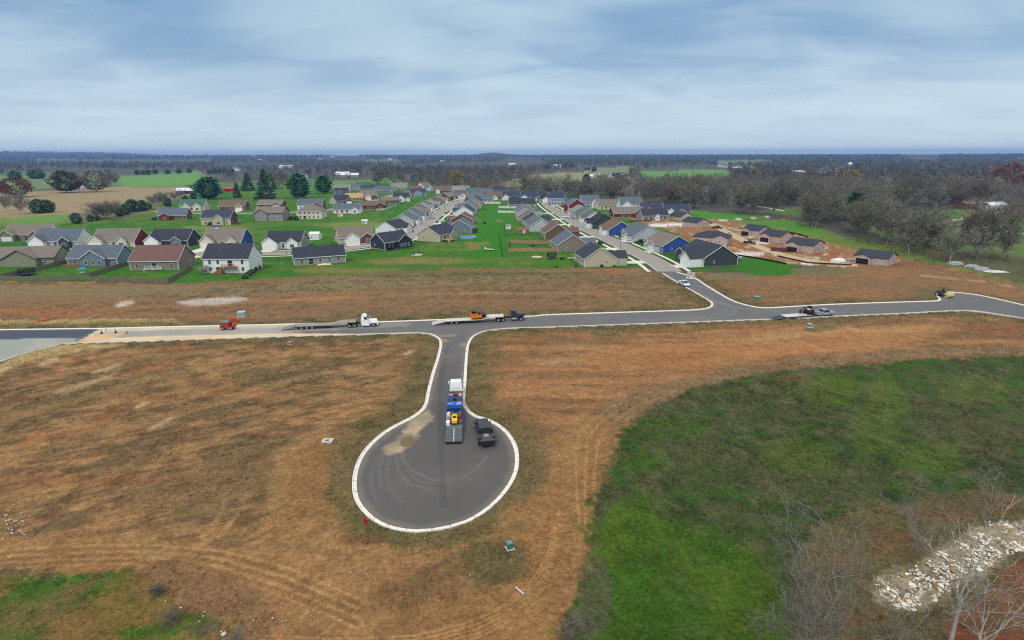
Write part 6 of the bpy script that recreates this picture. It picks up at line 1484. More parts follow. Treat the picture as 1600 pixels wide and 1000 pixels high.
# leaning white pole by the woods
p = G(996, 324); r_ = thing('utility_pole', 'tall bare white pole by the woods next to the white two storey house', 'pole', (p.x,p.y,0), 0); m = MB(); m.cyl((0,0,0),(.9,0,12.5),.28,.16,n=8); m.build('shaft', M((196,180,168),.8,var=.12), r_); m = MB(); m.box(-.2,1.8,-.06,.06,11.6,11.75); m.build('crossarm', M((160,148,138),.8,var=.1), r_)
# stones in the front field and rip-rap
rock_m = M((212, 204, 186), .9, var=.22, scale=1.2)
def rock_arrays(n, seed):
    rng = np.random.default_rng(seed)
    base = np.array([(1,0,0),(-1,0,0),(0,1,0),(0,-1,0),(0,0,1),(0,0,-.6),(.6,.6,.5),(-.6,.6,.5),(.6,-.6,.5),(-.6,-.6,.5)], float)
    F = np.array([(4,6,7),(4,7,9),(4,9,8),(4,8,6),(0,6,8),(1,9,7),(2,7,6),(3,8,9),(0,2,6),(2,1,7),(1,3,9),(3,0,8),(5,2,0),(5,1,2),(5,3,1),(5,0,3)])
    V = base[None] * (1 + rng.uniform(-.3, .3, (n, 10, 3)))
    return V, F, rng
def riprap():
    px = [(1372,900),(1374,878),(1395,868),(1412,880),(1432,858),(1455,850),(1490,832),(1530,808),(1560,803),(1600,798),(1680,780),(1680,815),(1600,838),(1560,862),(1535,880),(1505,892),(1480,910),(1460,925),(1440,938),(1420,935),(1395,925)]
    P = [(p.x, p.y) for p in GG(px)]
    rng0 = np.random.default_rng(2); xs = [p[0] for p in P]; ys = [p[1] for p in P]
    n0 = 15000; x = rng0.uniform(min(xs), max(xs), n0); y = rng0.uniform(min(ys), max(ys), n0)
    wx = (fbm(x/3,y/3,5,3)-.5)*3; k = inside(P, x + wx, y + wx) & (fbm(x/1.6, y/1.6, 15, 3) > .36 + .22*rng0.uniform(size=n0))
    x, y = x[k], y[k]; n = len(x)
    V, F, rng = rock_arrays(n, 3)
    s = rng.lognormal(-2.1, .4, n); s = np.clip(s, .05, .5); a_ = rng.uniform(0, 6.28, n)
    V = V * s[:, None, None] * np.array([1.35, .85, .6]); ca, sa = np.cos(a_)[:, None], np.sin(a_)[:, None]
    V = np.stack([V[..., 0]*ca - V[..., 1]*sa + x[:, None], V[..., 0]*sa + V[..., 1]*ca + y[:, None], V[..., 2] + (land(x, y) + .07 + s*.15)[:, None]], -1)
    FF = (F[None] + (np.arange(n) * 10)[:, None, None]).reshape(-1, 3)
    t = rng.uniform(0, 1, n); c0_, c1_ = alb((190,180,160)), alb((244,240,228)); cc = c0_[None]*(1-t[:, None]) + c1_[None]*t[:, None]
    br = rng.uniform(size=n) < .2; cc[br] = alb((160,130,94)); br = rng.uniform(size=n) < .14; cc[br] = alb((126,118,106))
    o = link('riprap_stones', np_mesh('riprap_stones', V.reshape(-1, 3), FF, attr_mat('riprap', .9, nscale=6, var=.2), {'Col': np.repeat(cc, 10, 0)}))
    o['kind'] = 'stuff'; o['label'] = 'pale broken riprap stones lining the ditch at the lower right'
riprap()
def loose_stones():
    rng0 = np.random.default_rng(12); pts = []
    for (cx, cy, rx, ry, n) in ((20,822,34,24,30),(350,990,5,5,3),(400,960,140,30,10),(900,700,40,70,10),(280,930,120,40,8),(700,880,120,60,10),(870,700,40,30,8)):
        for k in range(n): p = G(cx + rng0.normal()*rx*.5, cy + rng0.normal()*ry*.5); pts.append((p.x, p.y, .13 if n == 30 else .09))
    p = G(350, 992); pts.append((p.x, p.y, .34))
    pts = np.array(pts); n = len(pts); V, F, rng = rock_arrays(n, 6)
    s = pts[:, 2] * rng.uniform(.6, 1.3, n); V = V * s[:, None, None] * np.array([1.2, .9, .6])
    V[..., 0] += pts[:, 0][:, None]; V[..., 1] += pts[:, 1][:, None]; V[..., 2] += (land(pts[:, 0], pts[:, 1]) + .08)[:, None]
    FF = (F[None] + (np.arange(n) * 10)[:, None, None]).reshape(-1, 3)
    o = link('loose_stones', np_mesh('loose_stones', V.reshape(-1, 3), FF, M((200,196,190), .9, var=.2, scale=2))); o['kind'] = 'stuff'; o['label'] = 'pale loose stones strewn over the bare earth'
loose_stones()
# building materials on the bare plots
for k,(a_,b_,w_,d_,h_,rgb,lb) in enumerate(((1140,358,2.4,1.2,.7,(206,200,186),'pale pallet of block beside the gravel road bend'),(1150,362,3.0,1.2,.5,(196,176,140),'stack of lumber above the gravel road'),(1290,399.5,3.2,1.2,.5,(220,190,140),'stack of yellow lumber right of the nearest half built house'),(1052,349,3.4,1.2,.5,(214,208,196),'white bundle of boards on the bare plot'),(1030,355,4.0,1.0,.4,(226,220,204),'long pale stack of boards on the bare plot'),(1140,365,1.6,1.2,.8,(170,160,150),'grey pallet stack next to the large half built house'))):
    p = G(a_,b_); r_ = thing('material_stack', lb, 'material stack', (p.x,p.y,0), .3*k, 'building materials on the bare plots')
    m = MB()
    for j in range(3): m.box(-w_/2+.05*j, w_/2-.04*j, -d_/2, d_/2, .12+h_/3*j, .1+h_/3*(j+1))
    m.build('stack', M(rgb,.8,var=.15), r_); m = MB()
    for x in (-w_*.35, w_*.35): m.box(x-.06,x+.06,-d_/2,d_/2,0,.12)
    m.build('bearer', WOOD, r_)

BIN = (M((40, 60, 48), .6, var=.1), M((46, 56, 84), .6, var=.1))
def wheelie(px, py, k):
    p = G(px, py); r = thing('wheelie_bin', 'wheeled rubbish bin set out beside a driveway of the estate', 'rubbish bin', (p.x, p.y, .06), k * .7, 'rubbish bins beside the driveways')
    m = MB(); m.frus(-.26, .26, -.3, .3, .1, -.32, .32, -.36, .36, 1.0); m.build('tub', BIN[k % 2], r)
    m = MB(); m.prism([(-.38, 1.0), (-.36, 1.08), (.34, 1.12), (.4, 1.0)], 'y', -.34, .34); m.build('lid', BIN[k % 2], r)
for k, (a_, b_) in enumerate(((968,372),(931,356),(905,341),(1019,388),(886,351),(696,334),(672,331),(712,322),(655,349),(470,392),(290,388),(215,386),(1058,398),(945,392),(704,341))): wheelie(a_, b_, k)

rr = random.Random(44)
for k in range(26):
    a_, b_ = rr.choice(((1060,352),(1150,364),(1200,377),(1240,392),(1300,402),(1180,372),(1120,382),(1230,396),(1330,406)))
    p = G(a_ + rr.uniform(-26, 26), b_ + rr.uniform(-4, 4)); r_ = thing('lumber_pile', 'small pile of lumber or scrap on the churned earth of the building plots', 'lumber pile', (p.x, p.y, .02), rr.uniform(0, 3), 'lumber piles on the building plots')
    m = MB()
    for j in range(7): x = rr.uniform(-.6, .6); y = rr.uniform(-.5, .5); z = .06 * j; m.box(x - rr.uniform(.8, 1.9), x + rr.uniform(.8, 1.9), y - .09, y + .09, z, z + .07)
    m.build('boards', M(rr.choice(((212,186,140),(196,176,150),(222,216,204),(120,96,76))), .85, var=.2, scale=1.5), r_)
# ------------------------------------------------------------------ trees
BARK = M((126, 118, 106), .9, var=.25, scale=1.2)
PALEBARK = M((172, 166, 156), .9, var=.22, scale=1.5)
TWIG = {k: M(c, .95, var=.22, scale=.35, spec=.1) for k, c in dict(grey=(126, 123, 111), brown=(118, 109, 96), olive=(114, 116, 92), pale=(160, 156, 147), rust=(132, 86, 62), yellow=(158, 142, 56), dark=(104, 104, 94)).items()}

def skeleton(seed, H, nlimb=6, spread=.55, depth=3, kids=4, trunk=.32, lean=0.0):
    """branch segments (p0, p1, r0, r1, level) of a leafless tree"""
    rng = random.Random(seed); out = []
    def rnd(): return Vector((rng.gauss(0, 1), rng.gauss(0, 1), rng.gauss(0, 1)))
    def grow(p, d, L_, r, lv):
        n = 4 if lv == 0 else 3
        for i in range(n):
            d = (d + rnd() * (.07 if lv == 0 else .16) + Vector((0, 0, .10 if lv else .02))).normalized()
            q = p + d * (L_ / n); r1 = r * (.86 if lv == 0 else .72)
            out.append((p, q, r, r1, lv))
            if lv > 0 and lv < depth:
                for _ in range(kids // 2 if i < n - 1 else kids - kids // 2):
                    side = d.cross(rnd()).normalized()
                    dd = (d * rng.uniform(.55, 1.0) + side * rng.uniform(.5, 1.0)).normalized()
                    grow(p.lerp(q, rng.random()), dd, L_ * rng.uniform(.42, .62), r1 * .55, lv + 1)
            p, r = q, r1
        return p, d, r
    d0 = Vector((lean, rng.uniform(-.06, .06), 1)).normalized()
    p, d, r = grow(Vector((0, 0, -.3)), d0, H * trunk + .3, H * .017, 0)
    for k in range(nlimb):
        a = 6.283 * k / nlimb + rng.uniform(-.4, .4); sp = spread * rng.uniform(.55, 1.2) if k else .1
        dd = Vector((math.cos(a) * sp, math.sin(a) * sp, 1)).normalized()
        st = p - d * rng.uniform(0, H * trunk * .45) if k else p
        grow(st, dd, H * (1 - trunk) * rng.uniform(.72, 1.0), r * .72, 1)
    return out

def bare_meshes(key, seed, H, twigs=3, tw=.06, bark=BARK, twmat=None, wmin=.0, **kw):
    seg = skeleton(seed, H, **kw); rng = random.Random(seed + 1)
    dmax = max(s[4] for s in seg); t = MB(); V = []; F = []
    for (a, b, r0, r1, lv) in seg:
        if lv < dmax: t.cyl(a, b, max(r0, wmin), max(r1, wmin), n=6 if lv == 0 else (5 if lv == 1 else 3), caps=False)
        if lv >= dmax - 1:
            d = (b - a); L_ = d.length + 1e-6; d = d / L_
            for k in range(twigs if lv == dmax else 1):
                st = a.lerp(b, rng.random()); s = Vector((rng.gauss(0, 1), rng.gauss(0, 1), rng.gauss(0, .7) + .35)).normalized()
                e = st + (d * .7 + s * .8).normalized() * L_ * rng.uniform(.9, 1.9); w = d.cross(s).normalized() * tw
                o = len(V); V += [st - w, st + w, e]; F.append((o, o + 1, o + 2))
            if lv == dmax:
                w = d.orthogonal().normalized() * max(r0, tw * .7); o = len(V); V += [a - w, a + w, b]; F.append((o, o + 1, o + 2))
    tm = t.mesh('trunk', bark)
    cm = np_mesh('crown', np.array([tuple(v) for v in V]), np.array(F), twmat or TWIG['grey'])
    return tm, cm

def leafy_arrays(seed, H, R0, n, shape='round', size=.5, base=.12):
    """leaf clumps (triangles) spread through a crown; returns arrays"""
    rng = np.random.default_rng(seed)
    u = rng.uniform(0, 1, n); a = rng.uniform(0, 6.283, n)
    lob = 1 + .22 * np.sin(a * 3 + seed) * np.sin(u * 9 + seed) + .16 * np.sin(a * 7 + 2 * seed + u * 14)
    if shape == 'cone':
        z = H * (base + (1 - base) * u ** 1.25); rad = R0 * (1 - u ** 1.25) ** .8 * lob + .1
    elif shape == 'oval':
        z = H * (base + (1 - base) * u); rad = R0 * np.sin(np.pi * np.clip(u * .92 + .06, 0, 1)) ** .6 * lob
    else:
        z = H * (base + (1 - base) * u); rad = R0 * np.sqrt(np.clip(1 - (2 * u - 1) ** 2, 0, 1)) ** .8 * lob
    rr = rad * np.sqrt(rng.uniform(.25, 1, n))
    P = np.stack([rr * np.cos(a), rr * np.sin(a), z], 1)
    keep = vnoise(P[:, 0] * 1.1 / R0 * 3 + 40, P[:, 2] * 3 / R0 + P[:, 1] * 2 / R0, seed) > .26
    P = P[keep]; n = len(P)
    out = P * np.array([1, 1, .15]); out /= np.linalg.norm(out, axis=1, keepdims=True) + 1e-6
    e1 = rng.normal(size=(n, 3)); e2 = np.cross(out, e1); e2 /= np.linalg.norm(e2, axis=1, keepdims=True) + 1e-6
    s = size * rng.uniform(.5, 1.4, (n, 1))
    tip = P + (out + rng.normal(size=(n, 3)) * .35 + np.array([0, 0, -.12])) * s * 1.3
    V = np.stack([P - e2 * s * .6, P + e2 * s * .6, tip], 1).reshape(-1, 3)
    F = np.arange(len(V)).reshape(-1, 3)
    return V, F
def leafy_meshes(seed, H, R0, n, mat, shape='round', size=.5, base=.12):
    V, F = leafy_arrays(seed, H, R0, n, shape, size, base)
    t = MB(); t.cyl((0, 0, -.3), (0, 0, H * (.82 if shape == 'cone' else .6)), H * .02 + .06, .05, n=6, caps=False)
    rng = random.Random(seed)
    for k in range(5):
        a = rng.uniform(0, 6.28); z = H * rng.uniform(base + .05, .55); t.cyl((0, 0, z), (R0 * .6 * math.cos(a), R0 * .6 * math.sin(a), z + H * .12), H * .008 + .03, .02, n=4, caps=False)
    return t.mesh('trunk', BARK), np_mesh('crown', V, F, mat)

def tree(name, label, meshes, loc, s=1.0, rz=0.0, group=None, cat='tree', sz=1.0):
    r = thing(name, label, cat, loc, rz, group); r.scale = (s, s, s * sz)
    link('trunk', meshes[0], r); link('crown', meshes[1], r)
    return r

# ---- leafless trees nearest the viewer, lower right
def near_tree(label, px, py, seed, H, rz, lean=0, bark=BARK, **kw):
    p = G(px, py); ms = bare_meshes('n', seed, H, twigs=3, tw=.008, wmin=.017, bark=bark, twmat=TWIG['grey'] if bark is PALEBARK else TWIG['dark'], lean=lean, **kw)
    tree('bare_tree', label, ms, (p.x, p.y, lz(p.x, p.y)), 1, rz)
GREYB = M((134, 129, 122), .9, var=.2, scale=1.5)
near_tree('leafless grey tree with twin forked trunk at the bottom edge beside the bright grass', 1262, 1016, 11, 8.5, .4, nlimb=6, spread=.95, depth=4, kids=4, trunk=.22, bark=GREYB)
near_tree('slanting leafless tree left of the pale stones', 1285, 965, 23, 11.0, 0, .10, nlimb=4, spread=.5, depth=4, kids=3, trunk=.42, bark=GREYB)
near_tree('slim leafless tree farthest left in the green hollow', 1238, 880, 35, 8.0, 1.2, nlimb=4, spread=.5, depth=4, kids=3, trunk=.4, bark=GREYB)
near_tree('tall thick trunked pale tree rising through the pale stones', 1487, 1000, 47, 12.5, .5, nlimb=5, spread=.55, depth=4, kids=3, trunk=.46, bark=PALEBARK)
near_tree('leafless tree at the bottom right on the red soil', 1540, 1030, 59, 9, 2.2, .12, nlimb=5, spread=.7, depth=4, kids=3, trunk=.25, bark=PALEBARK)
near_tree('fine leafless tree on the bank above the pale stones', 1430, 838, 61, 7.0, .9, nlimb=5, spread=.75, depth=4, kids=3, trunk=.2, bark=GREYB)
near_tree('leafless tree beside the upper end of the pale stones', 1540, 800, 67, 7.0, .2, nlimb=5, spread=.75, depth=4, kids=3, trunk=.24, bark=GREYB)
near_tree('low bushy leafless tree in front of the pale stones', 1390, 1000, 71, 4.5, 1.9, nlimb=6, spread=1.0, depth=4, kids=3, trunk=.12, bark=GREYB)

# ---- prototypes for the woods
PRO = []
for i, (sd, k) in enumerate(((101, 'grey'), (113, 'brown'), (127, 'grey'), (131, 'olive'), (149, 'grey'), (151, 'brown'), (163, 'pale'), (171, 'dark'))):
    PRO.append(bare_meshes('p', sd, 14.0, twigs=6, tw=.04, bark=PALEBARK if k in ('pale', 'grey') else BARK, twmat=TWIG[k], wmin=.03, nlimb=7, spread=.62 + .06 * (i % 4), depth=3, kids=5, trunk=.24))
G_DARK = M((96, 124, 88), .95, var=.45, scale=.5, spec=.1); G_MID = M((70, 122, 78), .95, var=.4, scale=.5, spec=.1); G_OLIVE = M((108, 112, 74), .95, var=.35, scale=.5, spec=.1)
PINE = leafy_meshes(3, 14, 3.6, 1900, G_MID, 'oval', .8, .08); SPRUCE = leafy_meshes(4, 14, 3.6, 1700, G_DARK, 'cone', .8, .04)
CEDAR = leafy_meshes(5, 6, 2.4, 1600, G_DARK, 'round', .5, .02); OLIVE = leafy_meshes(6, 12, 5.6, 3000, G_OLIVE, 'round', .7, .1)
RUST = leafy_meshes(7, 12, 5.6, 2600, TWIG['rust'], 'round', .6, .12); YELLOW = leafy_meshes(8, 11, 4.2, 2000, TWIG['yellow'], 'round', .6, .12)
BROWNT = leafy_meshes(9, 12, 5.4, 2200, TWIG['brown'], 'round', .5, .1)
def put(name, label, ms, H0, px, py, hpx, rz=0, group=None, wx=1.0, cat='tree'):
    """base of the trunk at px,py; hpx: height in the photo"""
    p = G(px, py); d = (p - Vector((0, 0, CAM_H))).dot(_fw); H = hpx * d / FPX
    s = H / H0; r = tree(name, label, ms, (p.x, p.y, lz(p.x, p.y)), s, rz, group, cat); r.scale = (s * wx, s * wx, s)
    return r
put('evergreen_tree','broad deep green pine beside the white roofed barn',PINE,14,326,311,32,0,None,2.0)
put('evergreen_tree','small dark conical evergreen right of the red shed',SPRUCE,14,371,309,22)
put('evergreen_tree','tall dark conical evergreen above the low taupe roofed house',SPRUCE,14,416,312,44,1.0,None,1.15)
put('evergreen_tree','big dark green pine in the row behind the slate roofed white house',PINE,14,468,310,36,2.0,None,1.55)
put('evergreen_tree','round dark evergreen farthest right of the row above the estate',PINE,14,506,302,26,.7,None,1.7)
put('evergreen_tree','small dark evergreen right of the big pine',SPRUCE,14,388,298,26,.7,None,1.3); put('evergreen_tree','blurred dark evergreen behind the tall conical one',SPRUCE,14,424,297,24,.2,None,1.2)
put('oak_tree','olive green broad tree with dark foot standing in the far left field',OLIVE,12,104,301,32,0,None,1.2); put('oak_tree','brown crowned tree with dark foot right of the olive one',BROWNT,12,151,300,32,0,None,1.15)
put('oak_tree','rust red crowned tree near the left edge',RUST,12,26,308,29,0,None,1.5)
put('evergreen_tree','low dark evergreen clump behind the two field trees',CEDAR,6,58,279,13,0,None,2.0); put('evergreen_tree','dark evergreen at the left edge behind the rust red tree',CEDAR,6,2,300,16,0,None,1.5)
put('evergreen_tree','dark evergreen pair member at the far left above the field',CEDAR,6,24,280,12,0,None,1.6)
put('evergreen_tree','dark olive evergreen slanting in the tan field, larger one',CEDAR,6,62,333,20,0,None,1.3); put('evergreen_tree','dark olive evergreen slanting in the tan field, smaller one',CEDAR,6,76,332,18,1,None,1.2)
for (a_, b_, h_, l_) in ((32, 334, 32, 'leafless grey tree at the left edge of the tan field'), (10, 330, 24, 'leafless grey tree cut by the left frame edge'), (125, 300, 22, 'leafless tree between the olive and brown field trees'), (172, 290, 18, 'leafless tree right of the brown field tree'), (181, 290, 16, 'small leafless tree at the end of the field tree row')):
    put('bare_tree', l_, PRO[a_ % 6], 14, a_, b_, h_, a_)
for k, (a_, b_, h_) in enumerate(((120, 349, 15), (142, 346, 10), (153, 345, 8), (188, 338, 12), (197, 335, 15), (208, 331, 18), (216, 330, 14), (224, 329, 15), (232, 327, 10), (262, 322, 12), (290, 314, 8), (303, 311, 9))):
    put('shrub', 'dark evergreen shrub in the hedgerow left of the brown brick house', CEDAR, 6, a_, b_, h_, k, 'dark shrubs along the left hedgerow', 1.15, 'shrub')
for k, (a_, b_, h_) in enumerate(((150, 343, 20), (160, 342, 24), (170, 341, 22), (180, 338, 20), (240, 322, 16), (250, 320, 16), (258, 317, 14), (272, 313, 12), (282, 309, 11))):
    put('bare_shrub', 'grey leafless shrub in the hedgerow left of the brown brick house', PRO[k % 6], 14, a_, b_, h_, k, 'leafless shrubs along the left hedgerow', 1.3, 'shrub')
put('evergreen_tree','lone green pine among the bare woods on the right',PINE,14,1333,345,42,0,None,1.7)
put('bare_tree','grey green half bare tree standing in the park fields on the right',OLIVE,12,1525,381,44,0,None,1.05)
put('evergreen_tree','dark pine at the right frame edge in the woods',SPRUCE,14,1598,296,24,0,None,1.5)
put('yellow_tree','golden yellow tree in the distant woods on the right',YELLOW,11,1328,292,24,0,None,1.25); put('yellow_tree','yellow green thin tree at the park edge of the woods',YELLOW,11,1369,344,28,0,None,.8)
put('yellow_tree','small ochre tree at the far end of the green field',YELLOW,11,1175,277,14,0,None,1.2)
for (a_, b_, h_, l_) in ((1560, 290, 26, 'orange rust tree near the right edge of the woods'), (1578, 284, 28, 'tallest rust brown tree near the right edge'), (1592, 300, 26, 'dull rust tree at the right edge above the park'), (1266, 284, 14, 'small rust tree left of the golden one'), (1318, 290, 20, 'brown rust tree touching the golden one'), (1563, 302, 16, 'low orange tree below the rust ones')):
    put('rust_tree', l_, RUST, 12, a_, b_, h_, a_, None, 1.1)
put('yellow_tree','olive yellow tree in the woods behind the left street',YELLOW,11,713,292,24,0,None,.9)
put('evergreen_tree','dark round evergreen beside the distant hamlet',PINE,14,916,287,14,0,None,1.6); put('evergreen_tree','dark evergreen in the distant hamlet',PINE,14,928,270,9,0,None,1.5)
for k, (a_, b_) in enumerate(((328,272),(336,271),(345,271),(352,270),(362,270),(215,273),(225,273),(232,273),(243,272),(262,272),(280,271),(296,270))):
    put('evergreen_tree','small dark evergreen of the distant field row',CEDAR,6,a_,b_,7,k,'dark evergreens along the distant fields',1.3)
# white shrub and hedge by the white two storey house
put('shrub','pale bare shrub at the left corner of the white two storey house',PRO[6],14,322,428,12,0,None,1.6,'shrub')
for k,(a_,b_) in enumerate(((383,435),(388,431),(393,427),(398,423),(403,420),(407,417))):
    put('shrub','dark hedge shrub along the right end of the white two storey house',CEDAR,6,a_,b_,6,k*1.7,'hedge by the white two storey house',2.0,'shrub')
for k,(a_,b_,h_) in enumerate(((463,344,6),(495,399,4),(530,333,4),(455,343,5),(327,352,4),(345,350,5),(240,344,4),(246,343,4),(252,342,4),(258,341,4),(560,331,3),(437,384,4),(395,388,4),(870,418,3),(900,417,4),(940,417,4),(960,417,3),(1090,409,4),(8,413,7),(16,415,8),(26,414,7))):
    put('garden_shrub','small dark garden shrub planted around the estate houses',CEDAR,6,a_,b_,h_,k,'garden shrubs round the houses',1.6,'shrub')

for k,(a_,b_,h_) in enumerate(((248,930,15),(274,972,19),(368,1004,18))):
    put('bare_shrub','dark leafless bush on the edge of the meadow corner at the lower left',PRO[(7,5,0,7,5)[k%5]],14,a_,b_,h_,k*1.3,'bushes at the meadow corner',1.7,'shrub')
for k,(a_,b_,h_) in enumerate(((902,978,17),(886,1002,20))):
    put('bare_shrub','grey leafless brush between the haul track and the bright green slope',PRO[(0,5,7)[k%3]],14,a_,b_,h_,k*1.3,'brush beside the haul track',1.8,'shrub')
# ---- the woods
FOR = [[(900,313),(960,317),(1000,319),(1075,327),(1130,332),(1190,338),(1235,346),(1285,363),(1340,378),(1400,394),(1450,406),(1500,417),(1560,429),(1620,441),(1760,470),(1760,250),(1135,250),(1140,285),(1000,288),(985,292),(900,297)],
       [(585,257),(585,290),(640,297),(700,301),(790,301),(860,307),(905,313),(905,297),(820,294),(785,291),(785,284),(842,271),(860,262),(930,256),(930,252),(585,252)],
       [(-150,246.5),(1760,246.5),(1760,257),(1135,259),(1000,263),(930,262),(840,270),(600,266),(585,272),(520,268),(330,266),(-150,262)],
       [(300,266),(520,262),(585,272),(560,280),(500,282),(420,284),(345,289),(330,270)], [(-150,262),(60,262),(70,268),(40,275),(-150,280)], [(410,284),(520,283),(500,296),(420,298)], [(150,276),(185,276),(185,292),(160,294)], [(950,262),(1000,263),(1000,285),(940,290),(925,285)]]
CLR = [[(1335,352),(1360,334),(1440,330),(1540,330),(1760,338),(1760,412),(1600,402),(1540,396),(1450,384),(1390,374)], [(790,288),(800,281),(840,271),(920,266),(918,284),(900,291),(830,292)], [(1000,270),(1130,265),(1142,270),(1125,283),(1060,286),(1010,284)],
       [(1120,254),(1200,252),(1210,256),(1120,259)], [(60,253),(330,253),(330,256),(60,257)], [(560,253),(620,252),(640,255),(570,257)], [(1270,265),(1320,263),(1330,268),(1280,271)], [(1185,331),(1260,324),(1300,331),(1240,339)], [(900,262),(985,260),(985,276),(930,285),(915,280)], [(1500,322),(1600,318),(1600,330),(1500,330)]]
def forest_points():
    rng = np.random.default_rng(77); out = []
    y = 247.2
    while y < 470:
        z = (G(800, y) - Vector((0, 0, CAM_H))).dot(_fw); hp = 14 * FPX / z
        step = max(.35, hp * .10)
        n = int(1910 * step * 2.6 / (.36 * hp * hp)) + (rng.random() < .5)
        xs = rng.uniform(-150, 1760, n); ys = y + rng.uniform(0, step, n)
        ok = np.zeros(n, bool)
        for k, P in enumerate(FOR):
            ins = inside(P, xs, ys)
            if k in (3, 4, 5, 6, 7): ins &= rng.random(n) < .4
            ok |= ins
        for P in CLR: ok &= ~inside(P, xs, ys + hp * .02)
        ok &= ~((vnoise(xs / 90, ys / 9, 4) < .25) & (ys < 264))
        # scattered trees at the foot of the park
        ok |= inside([(1335,378),(1400,372),(1500,392),(1620,404),(1760,420),(1760,470),(1600,440),(1450,405)], xs, ys) & (rng.random(n) < .10)
        ok &= ~((xs > 1430) & (ys > 384) & (rng.random(n) < .36))
        for a, b in zip(xs[ok], ys[ok]): out.append((a, b))
        y += step
    return out
fp = forest_points(); W = []
for a, b in fp:
    p = G(a, b); W.append((p.x, p.y))
W = np.array(W); dist = np.hypot(W[:, 0], W[:, 1]); order = np.argsort(dist); NIND = 270
rngw = random.Random(5)
wood_lab = [(1190, 'bare grey tree in the woods beyond the estate houses', 'trees in the woods beyond the houses'), (1345, 'bare grey tree in the woods edging the building plots', 'trees in the woods by the building plots'), (9999, 'bare grey tree along the edge of the park fields on the right', 'trees along the park fields')]
for i in order[:NIND]:
    a, b = fp[i]; lb = next(l for l in wood_lab if a < l[0]); s = rngw.uniform(.85, 1.35)
    x, y = W[i]
    tree('bare_tree', lb[1], PRO[rngw.choice((0, 0, 1, 2, 2, 3, 4, 4, 5, 6, 7))], (x, y, lz(x, y)), s, rngw.uniform(0, 6.28), lb[2], 'tree', rngw.uniform(.9, 1.15))
rest = order[NIND:]
TW_COL = [(108, 106, 95), (110, 102, 90), (100, 101, 91), (116, 109, 97), (108, 110, 92), (98, 96, 88), (134, 116, 96), (88, 98, 78), (70, 88, 66), (142, 138, 128)]
def blades(seed, nb, w, H=14.0):
    rng = np.random.default_rng(seed); R0 = rng.uniform(3.6, 5.4)
    u = rng.uniform(0, 1, nb); a = rng.uniform(0, 6.283, nb); z = H * (.18 + .72 * u); rad = R0 * np.sqrt(np.clip(1 - (1.7 * u - .8) ** 2, .02, 1)) * np.sqrt(rng.uniform(.05, 1, nb))
    P = np.stack([rad * np.cos(a), rad * np.sin(a), z], 1)
    d = np.stack([np.cos(a) * .6, np.sin(a) * .6, np.full(nb, .9)], 1) + rng.normal(size=(nb, 3)) * .35; d /= np.linalg.norm(d, axis=1, keepdims=True)
    e = np.cross(d, rng.normal(size=(nb, 3))); e /= np.linalg.norm(e, axis=1, keepdims=True)
    L_ = rng.uniform(1.6, 3.4, (nb, 1)); ww = w * rng.uniform(.5, 1.4, (nb, 1))
    V = np.stack([P - e * ww, P + e * ww, P + d * L_], 1).reshape(-1, 3)
    tr = np.array([(-.18, 0, -.5), (.18, 0, -.5), (0, 0, H * .7), (0, -.18, -.5), (0, .18, -.5), (0, 0, H * .7)])
    return np.concatenate([V, tr])
def woods(ids, nb, w, name, label):
    dk_ = .78 if name == 'distant_woods' else 1.0
    var = [blades(900 + k, nb, w) for k in range(12)]; rng = np.random.default_rng(9)
    Vs = []; Cs = []
    for k in range(12):
        sel = ids[np.arange(len(ids)) % 12 == k]
        if not len(sel): continue
        n = len(sel); x, y = W[sel, 0], W[sel, 1]; s = rng.uniform(.75, 1.35, n); a = rng.uniform(0, 6.283, n); zz = land(x, y)
        B = var[k]; ca, sa = np.cos(a)[:, None], np.sin(a)[:, None]
        X_ = (B[None, :, 0] * ca - B[None, :, 1] * sa) * s[:, None] + x[:, None]; Y_ = (B[None, :, 0] * sa + B[None, :, 1] * ca) * s[:, None] + y[:, None]; Z_ = B[None, :, 2] * s[:, None] + zz[:, None]
        Vs.append(np.stack([X_, Y_, Z_], -1).reshape(-1, 3))
        ci = rng.integers(0, len(TW_COL), n); big = vnoise(x / 120, y / 120, 8)
        cc = np.array([alb(TW_COL[j]) for j in ci]) * (.8 + .4 * big)[:, None] * dk_
        rust = rng.random(n) < .05 * sstep(.5, .7, big); cc[rust] = alb((136, 92, 56))
        Cs.append(np.repeat(cc, len(B), 0))
    V = np.concatenate(Vs); Cc = np.concatenate(Cs); F = np.arange(len(V)).reshape(-1, 3)
    o = link(name, np_mesh(name, V, F, attr_mat(name + '_bark', .95, nscale=.2, var=.2), {'Col': Cc})); o['kind'] = 'stuff'; o['label'] = label
mid = rest[dist[rest] < 900]; farw = rest[(dist[rest] >= 900)]
woods(mid, 150, .13, 'woods', 'bare grey brown woods behind the estate')
woods(farw, 46, .62, 'distant_woods', 'distant bluish woods reaching to the horizon')
